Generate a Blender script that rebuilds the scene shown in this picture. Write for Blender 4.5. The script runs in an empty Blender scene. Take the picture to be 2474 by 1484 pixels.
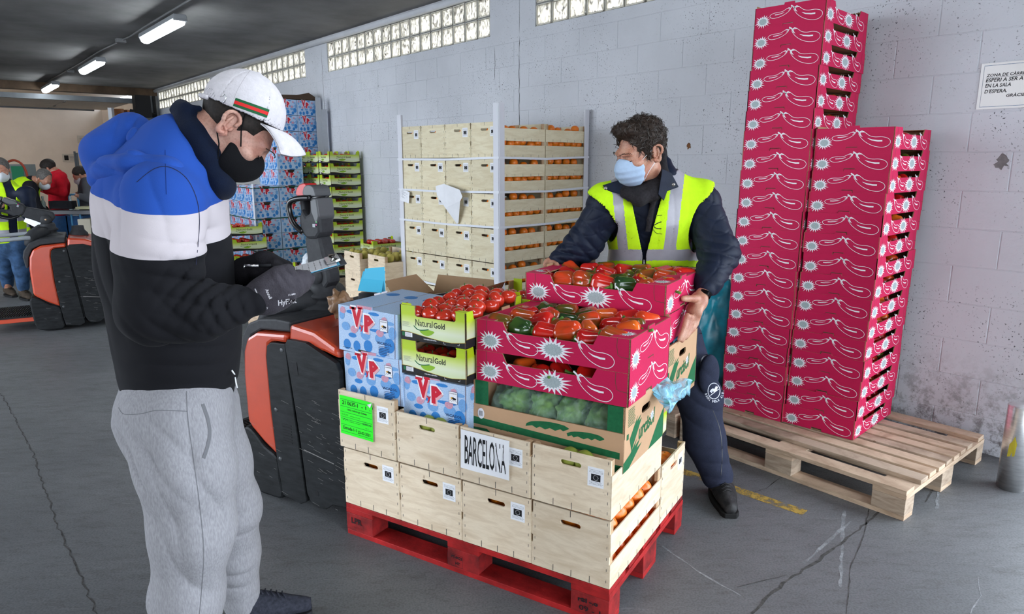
import bpy, bmesh, math, random
import numpy as np
from mathutils import Vector, Matrix, noise as mnoise
random.seed(7)
PI = math.pi
scene = bpy.context.scene
COL = scene.collection
# ------------------------------------------------------------ camera
cd = bpy.data.cameras.new('camera'); CAM = bpy.data.objects.new('camera', cd); COL.objects.link(CAM)
CAM.location = (0, 0, 1.546); CAM.rotation_euler = (PI/2 - .205, 0, 0)
cd.sensor_width = 36; cd.sensor_fit = 'HORIZONTAL'; cd.lens = 1680/2474*36; cd.clip_start = .05; cd.clip_end = 200
scene.camera = CAM
# ------------------------------------------------------------ light
world = bpy.data.worlds.new('world'); scene.world = world; world.use_nodes = True
bg = world.node_tree.nodes['Background']; bg.inputs[0].default_value = (.80, .89, 1.0, 1); bg.inputs[1].default_value = 8.5
ROTW = 2.267 - PI                       # the long block wall: x along it (to the right), y towards it
MWALL = Matrix.Rotation(ROTW, 4, 'Z')
def wp(x, y, z=0): return MWALL @ Vector((x, y, z))
def portal(x, y, z, rz, sx, sz):
    l = bpy.data.lights.new('daylight_portal', 'AREA'); l.shape = 'RECTANGLE'; l.size = sx; l.size_y = sz
    l.cycles.is_portal = True
    o = bpy.data.objects.new('daylight_portal', l); COL.objects.link(o)
    o.matrix_world = MWALL @ Matrix.Translation((x, y, z)) @ Matrix.Rotation(rz, 4, 'Z') @ Matrix.Rotation(PI/2, 4, 'X')
portal(.2, 4.25, 1.5, 0, 1.8, 2.9)
portal(5.5, .4, 1.55, -PI/2, 7.6, 3.1)
portal(-6.5, -3.7, 1.5, PI, 7.0, 3.0)        # opening assumed in the unseen left wall to light rack and block wall
vs = scene.view_settings; scene.display_settings.display_device = 'sRGB'
vs.view_transform = 'Standard'; vs.look = 'None'; vs.gamma = 1; vs.use_curve_mapping = False; vs.exposure = 0.06
cy = scene.cycles
cy.use_denoising = True; cy.max_bounces = 6; cy.diffuse_bounces = 4; cy.glossy_bounces = 2; cy.transmission_bounces = 4; cy.transparent_max_bounces = 6
cy.caustics_reflective = False; cy.caustics_refractive = False; cy.sample_clamp_indirect = 6
# ------------------------------------------------------------ materials
MATS = {}
def nt(name):
    m = bpy.data.materials.new(name); m.use_nodes = True; MATS[name] = m
    t = m.node_tree; return m, t, t.nodes['Principled BSDF']
def mat(name, col, rough=.6, var=0, vscale=8, bump=0, bscale=60, col2=None, metal=0, coat=0, spec=.5, stretch=None, sss=0, emit=None, alpha=None, coords='Object', sheen=0):
    if name in MATS: return MATS[name]
    m, t, b = nt(name); N = t.nodes; L = t.links
    b.inputs['Roughness'].default_value = rough; b.inputs['Metallic'].default_value = metal
    b.inputs['Coat Weight'].default_value = coat; b.inputs['Specular IOR Level'].default_value = spec if (rough < .5 or metal) else spec*.4
    b.inputs['Sheen Weight'].default_value = sheen*.12
    if sss: b.inputs['Subsurface Weight'].default_value = sss; b.inputs['Subsurface Radius'].default_value = (.02, .008, .004)
    b.inputs['Base Color'].default_value = (*col, 1)
    if emit: b.inputs['Emission Color'].default_value = (*emit[0], 1); b.inputs['Emission Strength'].default_value = emit[1]
    if alpha is not None: b.inputs['Alpha'].default_value = alpha
    tc = None
    def co():
        nonlocal tc
        if tc is None:
            tc = N.new('ShaderNodeTexCoord').outputs[coords]
            if stretch:
                mp = N.new('ShaderNodeMapping'); mp.inputs['Scale'].default_value = stretch; L.new(tc, mp.inputs[0]); tc = mp.outputs[0]
        return tc
    if var or col2:
        n = N.new('ShaderNodeTexNoise'); n.inputs['Scale'].default_value = vscale; n.inputs['Detail'].default_value = 5; n.inputs['Roughness'].default_value = .6
        L.new(co(), n.inputs['Vector'])
        r = N.new('ShaderNodeValToRGB'); c2 = col2 or tuple(max(0, c*(1-var)) for c in col); c1 = col if col2 else tuple(min(1, c*(1+var)) for c in col)
        r.color_ramp.elements[0].position = .35; r.color_ramp.elements[1].position = .65
        r.color_ramp.elements[0].color = (*c2, 1); r.color_ramp.elements[1].color = (*c1, 1)
        L.new(n.outputs['Fac'], r.inputs[0]); L.new(r.outputs[0], b.inputs['Base Color'])
    if bump:
        n = N.new('ShaderNodeTexNoise'); n.inputs['Scale'].default_value = bscale; n.inputs['Detail'].default_value = 3; L.new(co(), n.inputs['Vector'])
        bp = N.new('ShaderNodeBump'); bp.inputs['Strength'].default_value = bump; bp.inputs['Distance'].default_value = .004
        L.new(n.outputs['Fac'], bp.inputs['Height']); L.new(bp.outputs[0], b.inputs['Normal'])
    return m
def ramp_node(t, stops, src):
    r = t.nodes.new('ShaderNodeValToRGB'); e = r.color_ramp.elements
    while len(e) < len(stops): e.new(.5)
    for i, (p, c) in enumerate(stops): e[i].position = p; e[i].color = (*c, 1) if len(c) == 3 else c
    t.links.new(src, r.inputs[0]); return r.outputs[0]
def mixc(t, a, b, f, mode='MIX'):
    m = t.nodes.new('ShaderNodeMix'); m.data_type = 'RGBA'; m.blend_type = mode
    if isinstance(f, float): m.inputs[0].default_value = f
    else: t.links.new(f, m.inputs[0])
    for i, x in ((6, a), (7, b)):
        if isinstance(x, tuple): m.inputs[i].default_value = (*x, 1)
        else: t.links.new(x, m.inputs[i])
    return m.outputs[2]
def texn(t, kind, vec, **kw):
    n = t.nodes.new(kind)
    for k, v in kw.items(): n.inputs[k].default_value = v
    if vec is not None: t.links.new(vec, n.inputs['Vector'])
    return n
def mapped(t, src, scale=(1, 1, 1), rot=(0, 0, 0)):
    m = t.nodes.new('ShaderNodeMapping'); m.inputs['Scale'].default_value = scale; m.inputs['Rotation'].default_value = rot
    t.links.new(src, m.inputs[0]); return m.outputs[0]
# ------------------------------------------------------------ mesh builder
class MB:
    def __init__(s): s.v = []; s.f = []; s.m = []; s.mats = []; s.sm = []
    def mi(s, m):
        if m not in s.mats: s.mats.append(m)
        return s.mats.index(m)
    def add(s, vs, fs, m, M=None, smooth=False):
        b = len(s.v)
        s.v += [tuple(M @ Vector(p)) for p in vs] if M else [tuple(p) for p in vs]
        i = s.mi(m)
        for f in fs: s.f.append([b+k for k in f]); s.m.append(i); s.sm.append(smooth)
        return s
    def box(s, x0, x1, y0, y1, z0, z1, m, M=None):
        v = [(x, y, z) for z in (z0, z1) for y in (y0, y1) for x in (x0, x1)]
        return s.add(v, [(0, 2, 3, 1), (4, 5, 7, 6), (0, 1, 5, 4), (2, 6, 7, 3), (0, 4, 6, 2), (1, 3, 7, 5)], m, M)
    def prism(s, pts, F, h0, h1, m, m_edge=None, m_back=None):
        # outline pts (u,v) counter-clockwise seen from +normal of frame F; slab between heights h0 < h1
        n = len(pts); v = [F(u, w, h1) for u, w in pts] + [F(u, w, h0) for u, w in pts]
        s.add(v, [list(range(n))], m); s.add(v, [list(range(2*n-1, n-1, -1))], m_back or m)
        s.add(v, [(i, n+i, n+(i+1) % n, (i+1) % n) for i in range(n)], m_edge or m)
        return s
    def flat(s, pts, F, h, m): return s.add([F(u, w, h) for u, w in pts], [list(range(len(pts)))], m)
    def ribbon(s, pts, w, F, h, m, closed=False):
        n = len(pts); ws = w if isinstance(w, (list, tuple)) else [w]*n; L = []; R = []
        for i in range(n):
            a = pts[(i-1) % n] if (closed or i > 0) else pts[i]; b = pts[(i+1) % n] if (closed or i < n-1) else pts[i]
            d = Vector((b[0]-a[0], b[1]-a[1])); d = d.normalized() if d.length > 1e-9 else Vector((1, 0))
            nn = Vector((-d.y, d.x))*ws[i]/2
            L.append(F(pts[i][0]+nn.x, pts[i][1]+nn.y, h)); R.append(F(pts[i][0]-nn.x, pts[i][1]-nn.y, h))
        v = L+R; k = n if closed else n-1
        return s.add(v, [(i, n+i, n+(i+1) % n, (i+1) % n) for i in range(k)], m)
    def tube(s, pts, r, m, seg=8, cap=True, smooth=True, flatten=None):
        pts = [Vector(p) for p in pts]; n = len(pts); rs = r if isinstance(r, (list, tuple)) else [r]*n
        V = []; up = None
        for i in range(n):
            d = (pts[min(i+1, n-1)]-pts[max(i-1, 0)]).normalized()
            if up is None: up = Vector((0, 0, 1)) if abs(d.z) < .9 else Vector((1, 0, 0))
            a = d.cross(up).normalized(); b = a.cross(d).normalized(); up = b
            for k in range(seg):
                t = 2*PI*k/seg; q = a*math.cos(t)*rs[i]+b*math.sin(t)*rs[i]*(flatten or 1)
                V.append(pts[i]+q)
        F_ = [(i*seg+k, i*seg+(k+1) % seg, (i+1)*seg+(k+1) % seg, (i+1)*seg+k) for i in range(n-1) for k in range(seg)]
        if cap: F_ += [list(range(seg))[::-1], list(range((n-1)*seg, n*seg))]
        return s.add(V, F_, m, None, smooth)
    def lathe(s, prof, m, seg=24, M=None, smooth=True, sx=1, sy=1):
        n = len(prof); V = [(r*math.cos(2*PI*k/seg)*sx, r*math.sin(2*PI*k/seg)*sy, z) for r, z in prof for k in range(seg)]
        F_ = [(i*seg+k, i*seg+(k+1) % seg, (i+1)*seg+(k+1) % seg, (i+1)*seg+k) for i in range(n-1) for k in range(seg)]
        if prof[0][0] > 1e-5: F_.append(list(range(seg))[::-1])
        if prof[-1][0] > 1e-5: F_.append(list(range((n-1)*seg, n*seg)))
        return s.add(V, F_, m, M, smooth)
    def mesh(s, name, bevel=0, weld=False):
        me = bpy.data.meshes.new(name); me.from_pydata(s.v, [], s.f)
        for m in s.mats: me.materials.append(m)
        me.polygons.foreach_set('material_index', s.m); me.polygons.foreach_set('use_smooth', s.sm)
        if weld or bevel:
            b = bmesh.new(); b.from_mesh(me)
            bmesh.ops.remove_doubles(b, verts=b.verts, dist=1e-5)
            if bevel:
                ed = [e for e in b.edges if len(e.link_faces) == 2 and e.calc_face_angle(0) > .5]
                bmesh.ops.bevel(b, geom=ed, offset=bevel, segments=2, profile=.5, affect='EDGES', clamp_overlap=True)
            b.to_mesh(me); b.free()
        me.update(); return me
def plane(o, u, v, n=None):
    o = Vector(o); u = Vector(u).normalized(); v = Vector(v).normalized(); n = Vector(n) if n else u.cross(v)
    return lambda a, b, h=0: tuple(o+u*a+v*b+n*h)
def link(name, data, parent=None, M=None, **props):
    o = bpy.data.objects.new(name, data); COL.objects.link(o)
    if parent is not None: o.parent = parent
    if M is not None: o.matrix_local = M
    for k, v in props.items():
        if v is not None: o[k] = v
    return o
def thing(name, label, cat, M=None, group=None, data=None, parts=()):
    o = link(name, data, None, M, label=label, category=cat, group=group)
    kids(o, parts); return o
def kids(o, parts):
    for p in parts:                      # (name, mesh, matrix or None, subparts, label)
        c = link(p[0], p[1], o, p[2] if len(p) > 2 else None, label=p[4] if len(p) > 4 else None)
        if len(p) > 5 and p[5]: c['kind'] = p[5]
        if len(p) > 3 and p[3]: kids(c, p[3])
    return o
def struct(name, data, M=None, kind='structure'): return link(name, data, None, M, kind=kind)
T = Matrix.Translation
def RZ(a): return Matrix.Rotation(a, 4, 'Z')
def RX(a): return Matrix.Rotation(a, 4, 'X')
def RY(a): return Matrix.Rotation(a, 4, 'Y')
def at(px, py, Y):                      # a point at depth Y, given where it shows in the 2474 x 1484 frame (used for measuring)
    x = (px-1237)/1680; z = (742-py)/1680; c, s = math.cos(.205), math.sin(.205)
    d = Vector((x, c+z*s, -s+z*c)); return Vector((0, 0, 1.546))+d*(Y/d.y)
_tc = {}
def text_geo(t, bold=0.0, res=2, shear=0):
    k = (t, bold, res, shear)
    if k not in _tc:
        c = bpy.data.curves.new('t', 'FONT'); c.body = t; c.resolution_u = res; c.offset = bold; c.shear = shear; c.size = 1
        o = bpy.data.objects.new('t', c); COL.objects.link(o)
        dg = bpy.context.evaluated_depsgraph_get(); me = bpy.data.meshes.new_from_object(o.evaluated_get(dg))
        v = [tuple(p.co) for p in me.vertices]; f = [list(p.vertices) for p in me.polygons]
        bpy.data.objects.remove(o); bpy.data.curves.remove(c); bpy.data.meshes.remove(me)
        xs = [p[0] for p in v]; ys = [p[1] for p in v]
        _tc[k] = (v, f, min(xs), max(xs), min(ys), max(ys))
    return _tc[k]
def put_text(mb, t, F, u, v, w, h, hh, m, bold=0.0, res=2, shear=0):
    V, Fc, x0, x1, y0, y1 = text_geo(t, bold, res, shear)
    sx = w/(x1-x0); sy = h/(y1-y0)
    mb.add([F(u+(p[0]-x0)*sx, v+(p[1]-y0)*sy, hh) for p in V], Fc, m)
def smooth_path(pts, n=6, closed=True):
    out = []; N = len(pts)
    for i in range(N if closed else N-1):
        p = [pts[(i+k-1) % N] if closed else pts[min(max(i+k-1, 0), N-1)] for k in range(4)]
        for j in range(n):
            t = j/n
            out.append(tuple(.5*((2*p[1][d])+(-p[0][d]+p[2][d])*t+(2*p[0][d]-5*p[1][d]+4*p[2][d]-p[3][d])*t*t+(-p[0][d]+3*p[1][d]-3*p[2][d]+p[3][d])*t**3) for d in range(len(pts[0]))))
    if not closed: out.append(tuple(pts[-1]))
    return out
def ell(cx, cy_, rx, ry, n=20, a0=0, a1=2*PI):
    full = abs(a1-a0) > 6.2
    return [(cx+rx*math.cos(a0+(a1-a0)*i/(n if full else n-1)), cy_+ry*math.sin(a0+(a1-a0)*i/(n if full else n-1))) for i in range(n)]
# ============================================================ the room
def wall_paint(name, base=(.60, .61, .645)):
    m, t, b = nt(name); N, L = t.nodes, t.links
    tc = N.new('ShaderNodeTexCoord').outputs['Object'] if False else N.new('ShaderNodeNewGeometry').outputs['Position']
    n1 = texn(t, 'ShaderNodeTexNoise', tc, Scale=1.1, Detail=6, Roughness=.6)
    c = ramp_node(t, [(.3, tuple(x*.9 for x in base)), (.7, tuple(min(1, x*1.07) for x in base))], n1.outputs['Fac'])
    n2 = texn(t, 'ShaderNodeTexNoise', tc, Scale=95, Detail=2, Roughness=.5)
    n3 = texn(t, 'ShaderNodeTexNoise', tc, Scale=2.3, Detail=5, Roughness=.7)
    pits = ramp_node(t, [(.31, (0, 0, 0)), (.36, (1, 1, 1))], n2.outputs['Fac'])
    area = ramp_node(t, [(.42, (0, 0, 0)), (.58, (1, 1, 1))], n3.outputs['Fac'])
    inv = N.new('ShaderNodeInvert'); L.new(pits, inv.inputs[1])
    mul = N.new('ShaderNodeMath'); mul.operation = 'MULTIPLY'; L.new(inv.outputs[0], mul.inputs[0]); L.new(area, mul.inputs[1])
    c = mixc(t, c, (.10, .10, .11), mul.outputs[0])
    # grime above the floor
    sp = N.new('ShaderNodeSeparateXYZ'); L.new(tc, sp.inputs[0])
    mr = N.new('ShaderNodeMapRange'); mr.inputs[1].default_value = .55; mr.inputs[2].default_value = 0; L.new(sp.outputs[2], mr.inputs[0])
    n4 = texn(t, 'ShaderNodeTexNoise', tc, Scale=14, Detail=7, Roughness=.75)
    g = ramp_node(t, [(.47, (0, 0, 0)), (.6, (1, 1, 1))], n4.outputs['Fac'])
    mm = N.new('ShaderNodeMath'); mm.operation = 'MULTIPLY'; L.new(mr.outputs[0], mm.inputs[0]); L.new(g, mm.inputs[1])
    c = mixc(t, c, (.11, .09, .085), mm.outputs[0])
    L.new(c, b.inputs['Base Color']); b.inputs['Roughness'].default_value = .75
    bp = N.new('ShaderNodeBump'); bp.inputs['Strength'].default_value = .5; bp.inputs['Distance'].default_value = .004
    n5 = texn(t, 'ShaderNodeTexNoise', tc, Scale=40, Detail=4); L.new(n5.outputs['Fac'], bp.inputs['Height']); L.new(bp.outputs[0], b.inputs['Normal'])
    return m
M_WALL = wall_paint('painted_block')
M_WHITE = mat('white_plaster', (.66, .60, .54), .8, .04, 2, .2, 30, coords='Object')
def floor_mat():
    m, t, b = nt('concrete'); N, L = t.nodes, t.links
    tc = N.new('ShaderNodeNewGeometry').outputs['Position']
    n1 = texn(t, 'ShaderNodeTexNoise', tc, Scale=.8, Detail=8, Roughness=.65)
    c = ramp_node(t, [(.3, (.10, .104, .108)), (.52, (.14, .145, .15)), (.75, (.185, .19, .195))], n1.outputs['Fac'])
    st = mapped(t, tc, (1, 2.6, 1), (0, 0, -.55)); n2 = texn(t, 'ShaderNodeTexNoise', st, Scale=7, Detail=9, Roughness=.78)
    g = ramp_node(t, [(.50, (0, 0, 0)), (.68, (1, 1, 1))], n2.outputs['Fac']); c = mixc(t, c, (.075, .07, .065), mixc(t, (0., 0., 0.), g, .55))
    st2 = mapped(t, tc, (1, 9, 1), (0, 0, .75)); n3 = texn(t, 'ShaderNodeTexNoise', st2, Scale=3.1, Detail=7, Roughness=.7)
    g2 = ramp_node(t, [(.62, (0, 0, 0)), (.72, (1, 1, 1))], n3.outputs['Fac']); c = mixc(t, c, (.32, .33, .34), mixc(t, (0., 0., 0.), g2, .35))
    n4 = texn(t, 'ShaderNodeTexNoise', tc, Scale=130, Detail=2); g4 = ramp_node(t, [(.35, (.75, .75, .75)), (.6, (1.06, 1.06, 1.06))], n4.outputs['Fac'])
    c = mixc(t, c, g4, 1.0, 'MULTIPLY')
    L.new(c, b.inputs['Base Color']); b.inputs['Specular IOR Level'].default_value = .45
    r = ramp_node(t, [(.3, (.42, .42, .42)), (.7, (.62, .62, .62))], n2.outputs['Fac']); L.new(r, b.inputs['Roughness'])
    bp = N.new('ShaderNodeBump'); bp.inputs['Strength'].default_value = .25; bp.inputs['Distance'].default_value = .003
    L.new(n2.outputs['Fac'], bp.inputs['Height']); L.new(bp.outputs[0], b.inputs['Normal'])
    return m
M_FLOOR = floor_mat()
M_CEIL = mat('ceiling_plaster', (.22, .212, .208), .85, .2, 1.3, .5, 14)
M_GREY = mat('grey_steel', (.14, .15, .16), .5, .1, 5, metal=.4)
M_DARK = mat('black_rubber', (.012, .012, .013), .6)
M_CRACK = mat('dark_crack', (.035, .033, .03), .95)  # flat dark tone of the wall cracks
M_TRIM = mat('painted_conduit', (.62, .63, .66), .5, .06, 4)
YW = 4.223; ZC = 3.12; XR = -.72; XL = -17.2
b = MB(); b.box(-30, 12, -12, 14, -.1, 0, M_FLOOR); struct('floor', b.mesh('floor'), MWALL)
b = MB(); b.box(XL, 5.5, -3.6, YW+.3, ZC, ZC+.2, M_CEIL); struct('ceiling', b.mesh('ceiling'), MWALL)
# --- the block wall
BW, BH, JT = .41, .2, .004
def blockmesh(w, h=BH):
    q = MB(); q.box(0, w-JT, 0, .14, 0, h-JT, M_WALL); return q.mesh('block', bevel=.0025)
full, half = blockmesh(BW), blockmesh(BW/2)
band = MB(); band.box(XL, XR, YW+.003, YW+.15, 0, 2.69, M_WALL)           # mortar bed
WINS = [(-17.15, 18), (-13.25, 19), (-8.77, 17), (-4.742, 14)]
segs = []; x = XL
for x0, n in WINS: segs.append((x, x0)); x = x0+n*.2
segs.append((x, XR))
for a0, a1 in segs: band.box(a0, a1, YW, YW+.15, 2.69, ZC, M_WALL)
for x0, n in WINS: band.box(x0, x0+n*.2, YW+.01, YW+.15, 3.052, ZC, M_WALL)
band.box(XR, 5.5, YW, YW+.15, 2.95, ZC, M_WALL)                            # lintel over the loading door
band.box(4.0, 5.5, YW, YW+.15, 0, 2.95, M_WALL)
wallR = struct('wall_right', band.mesh('wall_right'), MWALL)
rest = MB()
slots = []
for k in range(13):
    x = XR - (BW/2 if k % 2 == 0 else 0)
    if k % 2 == 0: slots.append((XR-BW/2, k, True))
    while x-BW > XL: slots.append((x-BW, k, False)); x -= BW
slots.sort(key=lambda s: -s[0])
for i, (x, k, hf) in enumerate(slots):
    if i < 300: link('block', half if hf else full, wallR, T((x+JT/2, YW, k*BH+JT/2)))
    else: rest.box(x+JT/2, x+(BW/2 if hf else BW)-JT/2, YW, YW+.14, k*BH+JT/2, (k+1)*BH-JT/2, M_WALL)
for x in (XL,): pass
rb = link('blockwork', rest.mesh('blockwork', bevel=.0), wallR); rb['kind'] = 'stuff'
q = MB(); q.box(XL, XR, YW-.0005, YW+.14, 2.6+.002, 2.69, M_WALL); link('lintel_course', q.mesh('lintel_course'), wallR)
# cracks / control joints
def crack(x, z0, z1, w, amp, seed):
    rnd = random.Random(seed); pts = []; z = z0
    while z < z1: pts.append((x+rnd.uniform(-amp, amp), z)); z += rnd.uniform(.03, .09)
    ws = [rnd.uniform(.3, 1.2)*w for _ in pts]; ws[0] = ws[-1] = .0005
    q = MB(); F = plane((0, YW-.001, 0), (1, 0, 0), (0, 0, 1)); q.ribbon(pts, ws, F, 0.0, M_CRACK); return q.mesh('crack')
link('crack', crack(-4.95, 1.6, 2.66, .006, .006, 1), wallR); link('crack', crack(-4.95, 2.66, 3.05, .003, .001, 2), wallR)
link('crack', crack(-8.93, 1.9, 3.05, .006, .008, 3), wallR); link('crack', crack(-5.3, 2.3, 2.62, .004, .004, 4), wallR)
# chips in the paint
M_CHIP = mat('bare_block', (.20, .19, .19), .95, .2, 30); M_RUST = mat('rust_hole', (.16, .07, .03), .95, .4, 60)
for cx, cz, r, mm in ((-1.17, 1.55, .035, M_CHIP), (-3.09, 1.66, .022, M_RUST)):
    rnd = random.Random(int(cx*100)); q = MB(); F = plane((cx, YW-.0012, cz), (1, 0, 0), (0, 0, 1))
    q.flat([(r*rnd.uniform(.5, 1.3)*math.cos(a*PI/8)*1.1, r*rnd.uniform(.5, 1.3)*math.sin(a*PI/8)) for a in range(16)], F, 0, mm); link('paint_chip', q.mesh('paint_chip'), wallR)
# trim pipe between wall and ceiling
q = MB(); q.tube([(XL, YW-.045, 3.075), (5.4, YW-.045, 3.075)], .032, M_TRIM, 10); q.box(XL, 5.4, YW-.03, YW, 3.05, ZC, M_TRIM); struct('trim_1', q.mesh('trim_1'), MWALL)
# --- glass-block windows
def glass_mat():
    m, t, b = nt('glass_block'); N, L = t.nodes, t.links
    tc = N.new('ShaderNodeNewGeometry').outputs['Position']
    n = texn(t, 'ShaderNodeTexNoise', mapped(t, tc, (1, 1, .55)), Scale=22, Detail=2, Distortion=1.8)
    c = ramp_node(t, [(.28, (.16, .15, .14)), (.42, (.50, .47, .42)), (.60, (.92, .88, .80)), (.8, (1, 1, 1))], n.outputs['Fac'])
    tr = N.new('ShaderNodeBsdfTranslucent'); L.new(c, tr.inputs[0])
    bp = N.new('ShaderNodeBump'); bp.inputs['Strength'].default_value = .9; bp.inputs['Distance'].default_value = .02; L.new(n.outputs['Fac'], bp.inputs['Height'])
    gl = N.new('ShaderNodeBsdfGlossy'); gl.inputs['Roughness'].default_value = .12; L.new(bp.outputs[0], gl.inputs['Normal']); gl.inputs[0].default_value = (.8, .8, .8, 1)
    mx = N.new('ShaderNodeMixShader'); mx.inputs[0].default_value = .14; L.new(tr.outputs[0], mx.inputs[1]); L.new(gl.outputs[0], mx.inputs[2])
    L.new(mx.outputs[0], N['Material Output'].inputs[0]); N.remove(b); return m
M_GB = glass_mat(); M_GBE = mat('glass_block_edge', (.72, .68, .58), .3); M_MORT = mat('grey_mortar', (.38, .39, .41), .9)
q = MB(); w_, h_ = .188, .172
q.box(-w_/2+.012, w_/2-.012, .014, .018, -h_/2+.012, h_/2-.012, M_GB)
for s in (-1, 1):
    q.box(s*w_/2-(.012 if s > 0 else 0), s*w_/2+(.012 if s < 0 else 0), .006, .09, -h_/2, h_/2, M_GBE)
    q.box(-w_/2, w_/2, .006, .09, s*h_/2-(.012 if s > 0 else 0), s*h_/2+(.012 if s < 0 else 0), M_GBE)
gb = q.mesh('glass_block', bevel=.002)
for wi, (x0, n) in enumerate(WINS):
    q = MB(); q.box(x0, x0+n*.2, YW+.02, YW+.08, 2.866, 2.876, M_MORT)
    for i in range(n+1): q.box(x0+i*.2-.005, x0+i*.2+.005, YW+.02, YW+.08, 2.69, 3.052, M_MORT)
    win = struct('window_%d' % (wi+1), q.mesh('mortar_grid'), MWALL)
    for i in range(n):
        for r in range(2): link('glass_block', gb, win, T((x0+(i+.5)*.2, YW, 2.69+(r+.5)*.181)))
# --- loading door jamb at the right edge
q = MB(); q.box(XR-.07, XR+.02, YW-.02, YW+.16, 0, 2.95, M_DARK); struct('door_1', q.mesh('door_jamb'), MWALL)
# --- left wall of the bay and what closes the far end
q = MB(); q.box(-30, -10.0, -3.75, -3.6, 0, ZC, M_WHITE); q.box(-3.0, 5.5, -3.75, -3.6, 0, ZC, M_WHITE); struct('wall_left', q.mesh('wall_left'), MWALL)
M_BROWN = mat('brown_header', (.085, .055, .035), .8, .3, 3)
XF = -17.2
q = MB(); q.box(XF-.25, XF, -3.6, YW+.1, 2.97, ZC+.02, M_BROWN); struct('wall_header', q.mesh('wall_header'), MWALL)
q = MB(); q.box(XF-.2, XF+.02, YW-.42, YW+.1, 0, 2.97, M_GREY); q.box(XF+.02, XF+.05, YW-.40, YW-.34, 0, 2.97, M_DARK); q.box(XF+.02, XF+.05, YW-.12, YW-.06, 0, 2.97, M_DARK)
q.box(XF+.02, XF+.30, YW-.52, YW-.22, 2.5, 2.95, M_DARK); q.tube([(XF+.1, YW-.6, 2.62), (XF+.1, YW-.1, 2.55)], .05, M_DARK)
struct('trim_2', q.mesh('door_guide'), MWALL)
# open sectional door stored under the ceiling
M_PAN = mat('door_panel_white', (.72, .70, .66), .6, .05, 3)
q = MB(); q.box(XF-.15, XF-.05, -3.6, YW-.4, 2.80, 2.90, M_GREY); q.box(XF-3.3, XF-3.2, -3.6, YW-.7, 2.80, 2.90, M_GREY)
sd = thing('sectional_door', 'open sectional door hanging flat under the ceiling at the far end of the hall', 'door', MWALL, data=q.mesh('door_frame'))
for k in range(6):
    q = MB(); y1 = YW-.45-k*1.22; q.box(XF-3.2, XF-.15, y1-1.2, y1, 2.83, 2.87, M_PAN)
    for xx in (XF-.9, XF-2.3): q.box(xx-.14, xx+.14, y1-1.215, y1-1.18, 2.81, 2.83, M_GREY)
    link('door_panel', q.mesh('door_panel', bevel=.004), sd)
q = MB(); q.box(-28, -24.5, -6, YW+.4, 0, 4.2, M_WHITE); struct('wall_far', q.mesh('wall_far'), MWALL)
q = MB(); q.box(-24.5, XF-.2, YW+.2, YW+.3, 0, ZC, M_WHITE); q.box(-24.5, XF-.25, -6, YW+.3, 3.3, 3.4, M_WHITE); struct('wall_annexe', q.mesh('wall_annexe'), MWALL)
# --- fluorescent lamps and their conduit
M_TUBE = mat('lit_diffuser', (1, 1, 1), .4, emit=((.86, .94, 1.0), 30)); M_LBODY = mat('lamp_body', (.28, .29, .3), .5)
q = MB(); q.prism([(-.07, 0), (.07, 0), (.06, .05), (-.06, .05)], plane((0, -.02, -.055), (0, 1, 0), (0, 0, 1), (1, 0, 0)), -.74, .74, M_LBODY); lb = q.mesh('housing', bevel=.008)
q = MB(); q.prism([(-.062, .0), (-.05, -.045), (-.02, -.062), (.02, -.062), (.05, -.045), (.062, .0)], plane((0, -.02, -.055), (0, 1, 0), (0, 0, 1), (1, 0, 0)), -.70, .70, M_TUBE); ld = q.mesh('diffuser', bevel=.01)
q = MB(); q.box(-.015, .015, -.08, .05, -.07, -.055, M_LBODY); lc = q.mesh('clip')
for nm, xx in (('nearest of the three lit strip lamps in the row on the ceiling', -8.62), ('middle lit strip lamp of the ceiling row', -12.45), ('farthest lit strip lamp of the ceiling row', -16.4)):
    thing('strip_lamp', nm, 'lamp', MWALL @ T((xx, 2.24 if xx > -9 else (2.2 if xx > -13 else 2.15), ZC-.10)), 'strip lamps along the ceiling', parts=[('housing', lb), ('diffuser', ld), ('clip', lc, T((-.715, 0, 0))), ('clip', lc, T((.715, 0, 0)))])
thing('strip_lamp', 'unseen strip lamp added overhead near the camera for fill light', 'lamp', MWALL @ T((-1.0, 1.2, ZC-.1)), 'strip lamps along the ceiling', parts=[('housing', lb), ('diffuser', ld), ('clip', lc, T((-.715, 0, 0))), ('clip', lc, T((.715, 0, 0)))])  # out-of-view lamp, added for downward fill on the load
M_TUBEW = mat('added_warm_diffuser', (1, 1, 1), .4, emit=((1.0, .84, .68), 42)); q = MB(); q.box(-.70, .70, -.06, .06, -.12, -.06, M_TUBEW); ldw = q.mesh('diffuser', bevel=.01)  # glow of hidden lamps added to brighten the far wall
for k, (xx, yy) in enumerate(((-21.4, 1.0), (-21.4, -2.2), (-22.9, -.6))): thing('strip_lamp', 'unseen warm strip lamp added to light the back room, %s' % ('right', 'left', 'rear')[k], 'lamp', MWALL @ T((xx, yy, 3.26)), 'unseen lamps added for the back room', parts=[('housing', lb), ('diffuser', ldw)])
q = MB(); M_CON = mat('conduit_grey', (.2, .2, .2), .5)
q.tube([(-17, 2.15, ZC-.015), (-13.2, 2.2, ZC-.015), (-11.7, 2.2, ZC-.015), (-10.2, 2.26, ZC-.015), (-9.4, 2.24, ZC-.02), (-7.9, 2.24, ZC-.02), (-6.4, 2.24, ZC-.015)], .011, M_CON, 6)
for xx in (-10.6, -14.6): q.box(xx-.05, xx+.05, 2.17, 2.28, ZC-.05, ZC, M_CON)
thing('ceiling_conduit', 'thin grey conduit with junction boxes linking the ceiling lamps', 'conduit', MWALL, data=q.mesh('ceiling_conduit'))
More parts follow.
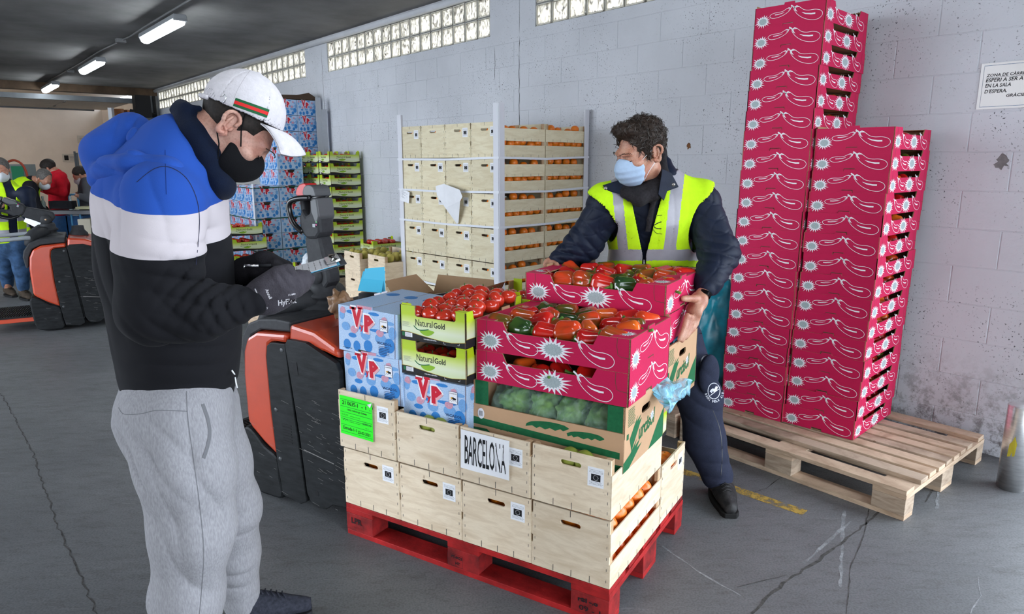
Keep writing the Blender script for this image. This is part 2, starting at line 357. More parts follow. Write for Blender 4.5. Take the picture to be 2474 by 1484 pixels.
# --- floor marks
def worn(name, col, scale, lo, hi, rough=.7):
    m, t, b = nt(name); N, L = t.nodes, t.links
    tc = N.new('ShaderNodeNewGeometry').outputs['Position']; n = texn(t, 'ShaderNodeTexNoise', tc, Scale=scale, Detail=8, Roughness=.75)
    a = ramp_node(t, [(lo, (0, 0, 0)), (hi, (1, 1, 1))], n.outputs['Fac']); b.inputs['Base Color'].default_value = (*col, 1); L.new(a, b.inputs['Alpha']); b.inputs['Roughness'].default_value = rough
    return m
M_YEL = worn('worn_yellow_paint', (.42, .27, .05), 16, .42, .55); M_SCUFF = worn('white_scuff', (.30, .31, .32), 9, .35, .62)
FZ = plane((0, 0, 0), (1, 0, 0), (0, 1, 0))
def gnd(px, py): p = at(px, py, 1); d = p-Vector((0, 0, 1.546)); k = -1.546/d.z; q_ = Vector((0, 0, 1.546))+d*k; return (q_.x, q_.y)
q = MB(); a, c = gnd(1640, 1136), gnd(1945, 1240); q.ribbon([a, ((a[0]+c[0])/2, (a[1]+c[1])/2), c], .062, FZ, .0012, M_YEL); q.v = [tuple(v) for v in q.v]
struct('trim_3', q.mesh('painted_line'))
def fl_crack(pts, w, m, seed, jag=.006, z=.001):
    rnd = random.Random(seed); P = [gnd(*p) for p in pts]; out = []
    for (x0, y0), (x1, y1) in zip(P, P[1:]):
        n = max(2, int(math.hypot(x1-x0, y1-y0)/.035))
        for i in range(n): t = i/n; out.append((x0+(x1-x0)*t+rnd.uniform(-jag, jag), y0+(y1-y0)*t+rnd.uniform(-jag, jag)))
    out.append(P[-1]); q = MB(); q.ribbon(out, [w*rnd.uniform(.35, 1.3) for _ in out], FZ, z, m); return q
M_FC = mat('floor_crack', (.07, .067, .064), .95, .5, 40)
fl = bpy.data.objects['floor']; IW = MWALL.inverted()
for i, (pts, w, jag, mm) in enumerate([([(2128, 1232), (2075, 1280), (1990, 1345), (1930, 1385), (1870, 1430), (1815, 1484)], .011, .006, M_FC), ([(1898, 1146), (1850, 1180), (1808, 1197)], .005, .004, M_FC),
        ([(2260, 1172), (2235, 1215)], .005, .002, M_FC), ([(2100, 1230), (2085, 1300), (2055, 1370), (2045, 1484)], .004, .002, M_FC), ([(2, 950), (75, 1085), (150, 1300), (235, 1484)], .006, .006, M_FC),
        ([(1780, 1420), (1840, 1405), (1900, 1390)], .004, .002, M_FC), ([(2040, 1235), (2035, 1290), (2030, 1420)], .014, .003, M_SCUFF), ([(2055, 1260), (2000, 1310), (1940, 1362)], .018, .002, M_SCUFF),
        ([(2365, 1395), (2368, 1440), (2345, 1484)], .005, .003, M_SCUFF), ([(1600, 1320), (1700, 1390), (1790, 1440)], .01, .003, M_SCUFF), ([(2268, 1175), (2262, 1230)], .014, .003, M_SCUFF)]):
    link('crack' if mm is M_FC else 'scuff_mark', fl_crack(pts, w, mm, i, jag, .0008+.0002*(i % 3)).mesh('mark'), fl, IW)
# ============================================================ timber, cardboard, fruit
def ply(name, base, dark, seed=0, rough=.62):
    m, t, b = nt(name); N, L = t.nodes, t.links
    tc = N.new('ShaderNodeTexCoord').outputs['Object']; oi = N.new('ShaderNodeObjectInfo')
    ad = N.new('ShaderNodeVectorMath'); ad.operation = 'ADD'; L.new(tc, ad.inputs[0])
    sc = N.new('ShaderNodeVectorMath'); sc.operation = 'SCALE'; L.new(oi.outputs['Random'], sc.inputs['Scale']); sc.inputs[0].default_value = (13, 7, 19); L.new(sc.outputs[0], ad.inputs[1])
    n1 = texn(t, 'ShaderNodeTexNoise', mapped(t, ad.outputs[0], (3, 3, 16)), Scale=2.2, Detail=6, Roughness=.6, Distortion=.8)
    c = ramp_node(t, [(.32, dark), (.6, base)], n1.outputs['Fac'])
    n2 = texn(t, 'ShaderNodeTexNoise', mapped(t, ad.outputs[0], (12, 12, 120)), Scale=5, Detail=3); c = mixc(t, c, ramp_node(t, [(.3, (.95, .94, .93)), (.6, (1, 1, 1))], n2.outputs['Fac']), 1.0, 'MULTIPLY')
    n3 = texn(t, 'ShaderNodeTexNoise', ad.outputs[0], Scale=26, Detail=2); c = mixc(t, c, ramp_node(t, [(.22, (.45, .36, .28)), (.27, (1, 1, 1))], n3.outputs['Fac']), .6, 'MULTIPLY')
    hue = N.new('ShaderNodeHueSaturation'); mr = N.new('ShaderNodeMapRange'); L.new(oi.outputs['Random'], mr.inputs[0]); mr.inputs[3].default_value = .88; mr.inputs[4].default_value = 1.06; L.new(mr.outputs[0], hue.inputs['Value']); L.new(c, hue.inputs['Color'])
    L.new(hue.outputs[0], b.inputs['Base Color']); b.inputs['Roughness'].default_value = rough; b.inputs['Specular IOR Level'].default_value = .2
    bp = N.new('ShaderNodeBump'); bp.inputs['Strength'].default_value = .15; bp.inputs['Distance'].default_value = .002; L.new(n2.outputs['Fac'], bp.inputs['Height']); L.new(bp.outputs[0], b.inputs['Normal'])
    return m
M_PLY = ply('poplar_plywood', (.80, .67, .50), (.66, .52, .36)); M_POST = ply('pine_post', (.58, .40, .24), (.42, .27, .15))
M_PLYPALE = ply('pale_poplar', (.78, .70, .50), (.68, .58, .38))
M_PINE = ply('pallet_pine', (.66, .50, .36), (.44, .31, .21)); M_PINEOLD = ply('pallet_pine_grey', (.56, .44, .33), (.33, .24, .17))
M_RED = mat('red_paint', (.46, .022, .022), .5, .0, 9, .35, 50, col2=(.22, .012, .012)); M_REDD = mat('red_paint_worn', (.34, .02, .02), .6, 0, 14, .4, 40, col2=(.12, .012, .012))
M_STAPLE = mat('staple_steel', (.09, .09, .09), .4, metal=.6); M_PAPER = mat('label_paper', (.82, .82, .84), .7, .03, 20); M_INK = mat('black_ink', (.012, .012, .014), .7)
M_INKG = mat('grey_ink', (.25, .25, .27), .8); M_DARKIN = mat('slot_dark', (.03, .022, .015), .9)
M_ORANGE = mat('orange_peel', (.86, .235, .012), .38, 0, 6, .35, 130, col2=(.78, .15, .006), spec=.5, coat=.15); M_ORGRN = mat('pear_skin', (.30, .33, .05), .45, 0, 9, .1, 60, col2=(.20, .25, .03))
M_YFRUIT = mat('yellow_pear_skin', (.50, .40, .10), .5, 0, 12, .1, 60, col2=(.34, .30, .06)); M_NAVEL = mat('stem_scar', (.12, .10, .03), .8)
SLOT = lambda cx, cz, w=.076, h=.019, n=5: [(cx-w/2+h/2+h/2*math.cos(PI/2+PI*i/n), cz+h/2*math.sin(PI/2+PI*i/n)) for i in range(n+1)], None
def holed(mb, W, H, cx, cz, w, h, F, t, m, me=None, x0=0, z0=0):
    """rectangular panel with a rounded slot, as two outlines meeting on the slot's axis"""
    n = 5; L_ = [(cx-w/2+h/2-h/2*math.sin(PI*i/n), cz-h/2*math.cos(PI*i/n)) for i in range(n+1)]      # left end, bottom to top
    R_ = [(cx+w/2-h/2+h/2*math.sin(PI*i/n), cz+h/2*math.cos(PI*i/n)) for i in range(n+1)]             # right end, top to bottom
    a = [(x0, z0), (cx, z0), (cx, cz-h/2)]+L_+[(cx, cz+h/2), (cx, H), (x0, H)]
    c = [(cx, z0), (W, z0), (W, H), (cx, H), (cx, cz+h/2)]+R_+[(cx, cz-h/2)]
    for o in (a, c): mb.prism(o, F, -t, 0, m, me or m)
def eu_label(w=.058, h=.068):
    q = MB(); F = plane((0, 0, 0), (1, 0, 0), (0, 0, 1), (0, -1, 0))
    q.prism([(0, 0), (w, 0), (w, h), (0, h)], F, 0, .0006, M_PAPER)
    q.flat([(w*.22, h*.30), (w*.80, h*.30), (w*.80, h*.66), (w*.22, h*.66)], F, .0009, M_INK)
    for k in range(12):
        a = 2*PI*k/12; cx, cz = w*.51+.0085*math.cos(a), h*.48+.0085*math.sin(a)
        q.flat([(cx+.0012*math.cos(j*PI/2.5+.3), cz+.0012*math.sin(j*PI/2.5+.3)) for j in range(5)], F, .0012, M_PAPER)
    rnd = random.Random(3)
    for z in (.86, .79, .73, .24, .18, .12):
        x = .1*w
        while x < w*.88:
            l = rnd.uniform(.03, .12)*w; q.flat([(x, z*h), (x+l, z*h), (x+l, z*h+.0013), (x, z*h+.0013)], F, .0009, M_INKG); x += l+.0012
    return q.mesh('paper_label')
EUL = eu_label()
def crate_parts(H=.245, W=.29, D=.49, variant='open', ply_m=None):
    """meshes of one slatted plywood fruit crate, origin at the front left bottom corner"""
    P = ply_m or M_PLY; t = .007; parts = []
    for y, nrm in ((0, -1), (D, 1)):
        q = MB(); F = plane((0, y, 0), (1, 0, 0), (0, 0, 1), (0, nrm, 0))
        if nrm < 0: holed(q, W, H, W*.5, H*.80, .078, .018, F, t, P)
        else:
            F = plane((W, y, 0), (-1, 0, 0), (0, 0, 1), (0, 1, 0)); holed(q, W, H, W*.5, H*.80, .078, .018, F, t, P)
        for u in (.28, .52, .76): q.box(W*u-.0008, W*u+.0008, y+nrm*.0002 if nrm > 0 else y-.0009, y+.0009 if nrm > 0 else y, .002, .026, M_STAPLE)
        yy = (y-.0009, y) if nrm < 0 else (y, y+.0009)
        q.box(W*.5-.0008, W*.5+.0008, *yy, H-.022, H, M_STAPLE)
        for k in range(6):
            for u in (.008, W-.009): q.box(u-.0006, u+.0006, *yy, H*(.08+.17*k), H*(.08+.17*k)+.010, M_STAPLE)
        parts.append(('end_panel', q.mesh('end_panel'), None))
    q = MB()
    pm = MB(); pm.prism([(0, 0), (.022, 0), (.022, .012), (.012, .022), (0, .022)], lambda u, v, h: (u, v, h), 0, H-.001, M_POST); pmesh = pm.mesh('corner_post')
    for (x, y, r) in ((.0, t, 0), (W, t, PI/2), (W, D-t, PI), (0, D-t, -PI/2)): parts.append(('corner_post', pmesh, T((x, y, 0)) @ RZ(r)))
    if variant == 'open': zs = ((0, .088), (.118, .200))
    elif variant == 'rack': zs = ((0, .088), (.118, .208))
    else: zs = ((0, H-.052),)
    for s in (0, 1):
        for z0, z1 in zs:
            q = MB(); x = -.004 if s == 0 else W
            q.box(x, x+.004, .001, D-.001, z0, z1, P)
            for k in range(5):
                y = .08+k*.085; q.box(x-.0008 if s == 0 else x+.004, x if s == 0 else x+.0048, y, y+.0014, z0, z0+.02, M_STAPLE)
            parts.append(('side_slat', q.mesh('side_slat'), None))
    q = MB(); q.box(.002, W-.002, .008, D-.008, 0, .004, P); parts.append(('bottom_board', q.mesh('bottom_board'), None))
    return parts
CR_OPEN, CR_LOW, CR_RACK = crate_parts(), crate_parts(.207, variant='low'), crate_parts(.25, variant='rack', ply_m=M_PLYPALE)
def make_crate(parts, M, label, group, eu=None, name='wooden_crate'):
    ps = list(parts)
    if eu: ps.append(('paper_label', EUL, T(eu)))
    return thing(name, label, 'crate', M, group, parts=ps)
# --- fruit meshes
def ball(mat_, r, seg=12, rings=8, sq=1.0, dim=.06, wob=.02, seed=1, navel=None):
    rnd = random.Random(seed); ph = rnd.uniform(0, 6); q = MB(); V = []; F_ = []
    for i in range(rings+1):
        th = PI*i/rings; d = 1-dim*math.exp(-((th)/.35)**2)-dim*.5*math.exp(-((PI-th)/.3)**2)
        for k in range(seg):
            a = 2*PI*k/seg; w = 1+wob*math.sin(2*a+ph)+wob*math.sin(3*a+ph*2)*math.sin(th)
            V.append((r*d*w*math.sin(th)*math.cos(a), r*d*w*math.sin(th)*math.sin(a), r*sq*d*math.cos(th)))
    for i in range(rings):
        for k in range(seg): F_.append((i*seg+k, (i+1)*seg+k, (i+1)*seg+(k+1) % seg, i*seg+(k+1) % seg))
    q.add(V, F_, mat_, None, True)
    if navel: q.lathe([(0, r*sq*.955), (r*.09, r*sq*.95), (r*.11, r*sq*.93)], navel, 6)
    return q.mesh('fruit', weld=True) if False else q.mesh('fruit')
ORANGES = [ball(M_ORANGE, .040, 18, 12, .95, .05, .012, s, M_NAVEL) for s in range(3)]
ORANGES_FAR = [ball(M_ORANGE, .034, 10, 7, .95, .05, .012, s) for s in range(2)]
PEAR = ball(M_YFRUIT, .036, 12, 8, 1.2, .05, .05, 4, M_NAVEL); GREENFRUIT = ball(M_ORGRN, .038, 12, 8, 1.1, .05, .05, 5)
# --- peppers
def pepper_mat(name, stops, scale=7, dirn=None):
    m, t, b = nt(name); N, L = t.nodes, t.links; tc = N.new('ShaderNodeTexCoord').outputs['Object']; oi = N.new('ShaderNodeObjectInfo')
    ad = N.new('ShaderNodeVectorMath'); ad.operation = 'ADD'; L.new(tc, ad.inputs[0]); L.new(oi.outputs['Random'], ad.inputs[1])
    n = texn(t, 'ShaderNodeTexNoise', ad.outputs[0], Scale=scale, Detail=2, Distortion=.6); L.new(ramp_node(t, stops, n.outputs['Fac']), b.inputs['Base Color'])
    b.inputs['Roughness'].default_value = .16; b.inputs['Coat Weight'].default_value = .5; b.inputs['Coat Roughness'].default_value = .06; return m
P_RED = pepper_mat('pepper_red', [(.3, (.40, .004, .006)), (.7, (.62, .018, .008))]); P_MIX = pepper_mat('pepper_turning', [(.36, (.06, .075, .008)), (.5, (.30, .05, .008)), (.62, (.62, .05, .01))], 9)
P_GRN = pepper_mat('pepper_dark_green', [(.35, (.012, .045, .010)), (.6, (.05, .11, .015)), (.72, (.22, .06, .01))], 8); P_ORG = pepper_mat('pepper_orange_red', [(.3, (.62, .05, .01)), (.7, (.75, .15, .012))])
M_STEM = mat('pepper_stem', (.10, .22, .035), .5, .3, 20); M_CALYX = mat('tomato_calyx', (.04, .13, .025), .6)
def pepper(mat_, seed, L_=.105, R_=.047):
    rnd = random.Random(seed); q = MB(); rings, seg = 16, 28; V = []; F_ = []; nl = rnd.choice((3, 4)); ph = rnd.uniform(0, 6); bend = rnd.uniform(-.01, .01)
    for i in range(rings+1):
        t = i/rings; prof = (math.sin(min(1, t*3.2+.02)*PI/2)**.6)*(1-.28*t)*(1-max(0, (t-.80)/.20)**2.4*.86)
        lob = .15*(.5+t)
        for k in range(seg):
            a = 2*PI*k/seg; w = 1-lob*(1-abs(math.cos(nl*a/2+ph)))**1.6*1.5
            dip = -.10*math.exp(-(t/.09)**2)*0
            V.append((L_*(t-.5)+(.012*math.exp(-(t/.05)**2))*(1-prof), R_*prof*w*math.cos(a)+bend*math.sin(PI*t), R_*prof*w*math.sin(a)))
    for i in range(rings):
        for k in range(seg): F_.append((i*seg+k, i*seg+(k+1) % seg, (i+1)*seg+(k+1) % seg, (i+1)*seg+k))
    F_ += [list(range(seg))[::-1], list(range(rings*seg, rings*seg+seg))]
    q.add(V, F_, mat_, None, True); body = q.mesh('pepper')
    q = MB(); q.lathe([(0, -L_/2-.002), (.010, -L_/2-.002), (.018, -L_/2+.002), (.014, -L_/2+.007), (0, -L_/2+.008)], M_STEM, 10, RY(-PI/2) @ Matrix.Identity(4) if False else Matrix.Rotation(PI/2, 4, 'Y'))
    q.tube([(-L_/2, 0, 0), (-L_/2-.018, .003, .004), (-L_/2-.034, .008, .012)], [.0055, .0045, .0058], M_STEM, 8)
    return body, q.mesh('stem')
PEP = {k: [pepper(m, s+i*7) for i in range(3)] for s, (k, m) in enumerate((('red', P_RED), ('green and red', P_MIX), ('dark green', P_GRN), ('orange-red', P_ORG)))}
def put_pepper(kind, i, M, label, group):
    b_, s_ = PEP[kind][i % 3]; return thing('bell_pepper', label, 'pepper', M, group, data=b_, parts=[('stem', s_)])
P_TOM = pepper_mat('tomato_skin', [(.3, (.46, .018, .010)), (.7, (.60, .045, .014))], 5)
def tomato(seed, R=.036):
    b_ = ball(P_TOM, R, 18, 11, .82, .12, .02, seed); q = MB()
    for k in range(5):
        a = 2*PI*k/5+seed; q.ribbon([(R*.08*math.cos(a), R*.08*math.sin(a)), (R*.45*math.cos(a+.2), R*.45*math.sin(a+.2)), (R*.72*math.cos(a), R*.72*math.sin(a))], [.008, .009, .002], lambda u, v, h: (u, v, R*.82*.90-(u*u+v*v)*9), 0, M_CALYX)
    q.tube([(0, 0, R*.7), (0, .003, R*.95)], .002, M_CALYX, 6); return b_, q.mesh('calyx')
TOMS = [tomato(s) for s in range(3)]
# ============================================================ pink pepper tray
M_PINK = mat('pink_card', (.50, .010, .070), .62, .04, 3, .12, 160); M_KRAFT = mat('kraft_card', (.40, .25, .14), .8, .08, 5, .1, 120)
M_KEDGE = mat('corrugated_edge', (.30, .18, .095), .9, .35, 240); M_PWHITE = mat('white_print', (.80, .79, .82), .65); M_SILVER = mat('grey_print', (.36, .42, .43), .5, .12, 220)
M_SEAM = mat('card_seam', (.16, .06, .05), .9)
def star(q, cx, cy_, r, F, h, seed=0, n=18, ky=1.0):
    rnd = random.Random(seed); pts = []; cen = []
    for i in range(2*n):
        a = PI*i/n; rr = r*(rnd.uniform(.80, 1.12) if i % 2 == 0 else .55); pts.append((cx+rr*math.cos(a), cy_+rr*ky*math.sin(a)))
        rc = r*(.54 if i % 2 == 0 else .42); cen.append((cx+rc*math.cos(a), cy_+rc*ky*math.sin(a)))
    q.flat(pts, F, h, M_PWHITE); q.flat(cen, F, h+.0003, M_SILVER)
EGG = smooth_path([(.10, .80), (.15, .60), (.27, .37), (.45, .16), (.66, .03), (.86, .02), (.98, .16), (1.0, .34), (.92, .50), (.76, .58), (.57, .58), (.42, .65), (.32, .78), (.24, .86)], 4)
def eggplant(q, x, y, w, h, F, hh, flipx=False, flipy=False, lw=.0016):
    tr = lambda p: (x+(w*(1-p[0]) if flipx else w*p[0]), y+(h*(1-p[1]) if flipy else h*p[1]))
    q.ribbon([tr(p) for p in EGG], lw, F, hh, M_PWHITE, True)
    for pts, ws in (([(0, 1.0), (.07, .92), (.12, .82)], [.006, .005, .006]), ([(.10, .84), (.18, .92), (.27, .86)], [.005, .005, .002]), ([(.12, .84), (.15, .70), (.21, .60)], [.006, .005, .001]), ([(.11, .84), (.11, .74)], [.004, .001]), ([(.36, .52), (.48, .42), (.66, .36), (.78, .36)], [.001, .0045, .006, .0055])):
        q.ribbon([tr(p) for p in pts], [w_*h/.075 for w_ in ws], F, hh+.0001, M_PWHITE)
def pink_tray(L=.6, W=.4, H=.115, cut=.080):
    t = .005; parts = []
    wallpts = [(0, 0), (L, 0), (L, H), (.485, H), (.468, cut), (.132, cut), (.115, H), (0, H)]
    for k in range(2):
        q = MB(); F = plane((0, 0, 0), (1, 0, 0), (0, 0, 1), (0, -1, 0)) if k == 0 else plane((L, W, 0), (-1, 0, 0), (0, 0, 1), (0, 1, 0))
        q.prism(wallpts, F, -t, 0, M_PINK, M_KEDGE, M_KRAFT)
        h = .0005
        star(q, .062, .040, .056, F, h, 1, ky=.72); eggplant(q, .118, .008, .140, .076, F, h, lw=.0022); star(q, .318, .042, .074, F, h, 2, ky=.60); eggplant(q, .400, .006, .145, .088, F, h, lw=.0022)
        for s, x in ((1, 0), (-1, L)):
            q.ribbon([(x+s*.046, H), (x+s*.047, H-.03), (x+s*.042, .056), (x+s*.030, .052), (x, .050)], .0022, F, h, M_SEAM)
            q.ribbon([(x+s*.0025, .002), (x+s*.0025, H)], .003, F, h, M_KEDGE)
        parts.append(('long_wall', q.mesh('long_wall'), None))
    sp = [(0, 0), (.165, 0), (.167, .013), (.224, .013), (.226, 0), (W, 0), (W, H), (.228, H), (.226, H+.011), (.170, H+.011), (.168, H), (0, H)]
    for k in range(2):
        q = MB(); F = plane((L, 0, 0), (0, 1, 0), (0, 0, 1), (1, 0, 0)) if k == 0 else plane((0, W, 0), (0, -1, 0), (0, 0, 1), (-1, 0, 0))
        q.prism(sp, F, -t, 0, M_PINK, M_KEDGE, M_KRAFT); h = .0005
        star(q, .050, .038, .047, F, h, 3, ky=.80); eggplant(q, .090, .048, .130, .050, F, h, True, False, .0022); eggplant(q, .208, .010, .175, .094, F, h, lw=.0022)
        q.ribbon([(.1665, .014), (.2245, .014)], .0028, F, h, M_SEAM)
        parts.append(('short_wall', q.mesh('short_wall'), None))
        q = MB(); x0, x1 = (L-.075, L-t) if k == 0 else (t, .075); q.box(x0, x1, t, W-t, H-.004, H, M_PINK); F2 = plane((0, 0, H), (1, 0, 0), (0, 1, 0))
        e = x0 if k == 0 else x1; q.box(e-.0006, e+.0006, t, W-t, H-.0045, H+.0003, M_KEDGE)
        star(q, (x0+x1)/2, .066, .034, F2, .0005, 5)
        parts.append(('top_flap', q.mesh('top_flap'), None))
    q = MB(); q.box(t, L-t, t, W-t, .001, .005, M_KRAFT); parts.append(('bottom', q.mesh('bottom'), None))
    q = MB()
    q.box(t, .115, t+.001, t+.004, .04, H-.006, M_KRAFT); q.box(L-.115, L-t, W-t-.004, W-t-.001, .04, H+.010, M_KRAFT); q.box(t, .13, W-t-.004, W-t-.001, .04, H+.012, M_KRAFT)
    parts.append(('corner_liner', q.mesh('corner_liner'), None, None, None, 'stuff'))
    return parts
PT = pink_tray()
# ============================================================ tomato box (lime green)
def grad_print(name, stops):
    m, t, b = nt(name); N, L = t.nodes, t.links; tc = N.new('ShaderNodeTexCoord').outputs['Object']; s = N.new('ShaderNodeSeparateXYZ'); L.new(tc, s.inputs[0])
    L.new(ramp_node(t, stops, s.outputs[2]), b.inputs['Base Color']); b.inputs['Roughness'].default_value = .5; return m
M_LIME = grad_print('lime_print', [(.0, (.55, .64, .30)), (.045, (.68, .72, .52)), (.075, (.60, .68, .22)), (.10, (.42, .56, .008)), (.14, (.38, .52, .004))])
M_LIMEP = mat('lime_flat', (.42, .55, .01), .5); M_BLKP = mat('black_print', (.018, .017, .018), .55); M_GOLD = mat('gold_line', (.45, .32, .04), .5); M_LEAF = mat('leaf_print', (.25, .45, .03), .5); M_LEAFD = mat('leaf_dark', (.015, .13, .05), .5)
def lime_face(q, W, H, F, full=True):
    h = .0004; y = lambda u: .030+.010*math.sin(PI*1.1*(u/W)-.2+PI)*-1
    top = [(W*i/14, .033-.020*math.sin(PI*.5*min(1, max(0, (i/14-.12)/.75)))+(.0 if i < 12 else .003*(i-11))) for i in range(15)]
    q.flat([(0, 0), (W, 0)]+top[::-1], F, h, M_BLKP); q.ribbon(top, .0016, F, h+.0002, M_GOLD)
    k = W/.31
    put_text(q, 'Natural', F, .075*k, .060, .082*k, .026, h+.0002, M_BLKP, .0, 1 if not full else 2); put_text(q, 'Gold', F, .162*k, .060, .052*k, .022, h+.0002, M_BLKP, .018, 1 if not full else 2)
    q.flat(smooth_path([(.095*k, .040), (.115*k, .028), (.14*k, .028), (.165*k, .045), (.135*k, .050), (.112*k, .047)], 3), F, h+.0004, M_LEAF)
    q.ribbon(smooth_path([(.065*k, .060), (.085*k, .046), (.11*k, .046), (.14*k, .052)], 4, False), [.001]+[.004]*11+[.001], F, h+.0005, M_LEAFD)
    if full:
        put_text(q, 'ORIGEN: ESPAÑA', F, .112*k, .010, .062*k, .0055, h+.0003, M_PWHITE, .02, 1)
        q.flat([(.008, .014), (.020, .014), (.020, .029), (.008, .029)], F, h+.0004, M_LEAFD); q.flat([(.022, .012), (.057, .012), (.057, .029), (.022, .029)], F, h+.0004, M_PWHITE)
        rnd = random.Random(5)
        for j in range(5): q.flat([(.024, .014+j*.003), (.024+rnd.uniform(.02, .03), .014+j*.003), (.05, .0152+j*.003), (.024, .0152+j*.003)], F, h+.0006, M_INKG)
        for j in range(6): q.flat([(.010, .052+j*.0035), (.010+rnd.uniform(.02, .045), .052+j*.0035), (.04, .0532+j*.0035), (.010, .0532+j*.0035)], F, h+.0003, M_INKG)
        for x in (.205, .255): q.ribbon([(x, .014), (x, .006), (x+.008, .006)] if x < .22 else [(x+.02, .016), (x+.02, .008), (x+.012, .008)], .0011, F, h+.0004, M_PWHITE)
        for x in (.082, .19): q.flat([(x+.011*math.cos(PI*i/8), -.000+.009*math.sin(PI*i/8)) for i in range(9)], F, h+.0005, M_DARKIN)
def lime_box(W=.305, D=.40, H=.135, swap=False):
    t = .005; parts = []
    cutw = [(0, 0), (W, 0), (W, H), (W*.855, H), (W*.85, H*.74), (W*.83, H*.70), (W*.26, H*.70), (W*.235, H*.74), (W*.23, H), (0, H)]
    for k in range(2):
        q = MB(); F = plane((0, 0, 0), (1, 0, 0), (0, 0, 1), (0, -1, 0)) if k == 0 else plane((W, D, 0), (-1, 0, 0), (0, 0, 1), (0, 1, 0))
        q.prism(cutw, F, -t, 0, M_LIME, M_KEDGE, M_KRAFT); lime_face(q, W, H, F); q.ribbon([(W-.004, 0), (W-.004, H)], .0014, F, .0006, M_KEDGE); parts.append(('short_wall', q.mesh('short_wall'), None))
    cutd = [(0, 0), (D, 0), (D, H), (D*.89, H), (D*.87, H*.74), (D*.13, H*.74), (D*.11, H), (0, H)]
    for k in range(2):
        q = MB(); F = plane((W, 0, 0), (0, 1, 0), (0, 0, 1), (1, 0, 0)) if k == 0 else plane((0, D, 0), (0, -1, 0), (0, 0, 1), (-1, 0, 0))
        q.prism(cutd, F, -t, 0, M_LIME, M_KEDGE, M_KRAFT); lime_face(q, D, H, F, False); parts.append(('long_wall', q.mesh('long_wall'), None))
    q = MB(); q.box(t, W-t, t, D-t, .001, .005, M_KRAFT); parts.append(('bottom', q.mesh('bottom'), None))
    q = MB(); q.box(t, .05, t+.0008, t+.003, H-.05, H+.006, M_LIMEP); q.box(W-.05, W-t, D-t-.003, D-t-.0008, H-.05, H+.012, M_LIMEP); q.box(t, .05, D-t-.003, D-t-.0008, H-.05, H+.012, M_LIMEP)
    q.box(W-.045, W+.001, -.003, .024, H-.003, H, M_LIMEP)
    parts.append(('corner_tab', q.mesh('corner_tab'), None, None, None, 'stuff')); return parts
LB = lime_box()
# ============================================================ blue printed carton
def vyp_card():
    m, t, b = nt('blue_card'); N, L = t.nodes, t.links; tc = N.new('ShaderNodeTexCoord').outputs['Object']
    n = texn(t, 'ShaderNodeTexNoise', tc, Scale=300, Detail=1); L.new(ramp_node(t, [(.35, (.30, .44, .66)), (.65, (.48, .60, .76))], n.outputs['Fac']), b.inputs['Base Color']); b.inputs['Roughness'].default_value = .55; return m
M_BCARD = vyp_card(); M_B1 = mat('blue_print', (.035, .20, .52), .5, .1, 200); M_B2 = mat('mid_blue_print', (.16, .34, .62), .5, .1, 200); M_PK = mat('rose_print', (.55, .28, .36), .55, .15, 300)
M_VR = mat('red_letter', (.55, .015, .035), .5); M_VP = mat('rose_letter', (.72, .38, .40), .5); M_NAVY = mat('navy_ink', (.02, .035, .10), .6); M_BEE = mat('bee_amber', (.6, .3, .02), .5)
def blob(cx, cy_, rx, ry, seed, n=14, j=.15):
    r = random.Random(seed); return smooth_path([(cx+rx*math.cos(2*PI*i/n)*r.uniform(1-j, 1+j), cy_+ry*math.sin(2*PI*i/n)*r.uniform(1-j, 1+j)) for i in range(n)], 2)
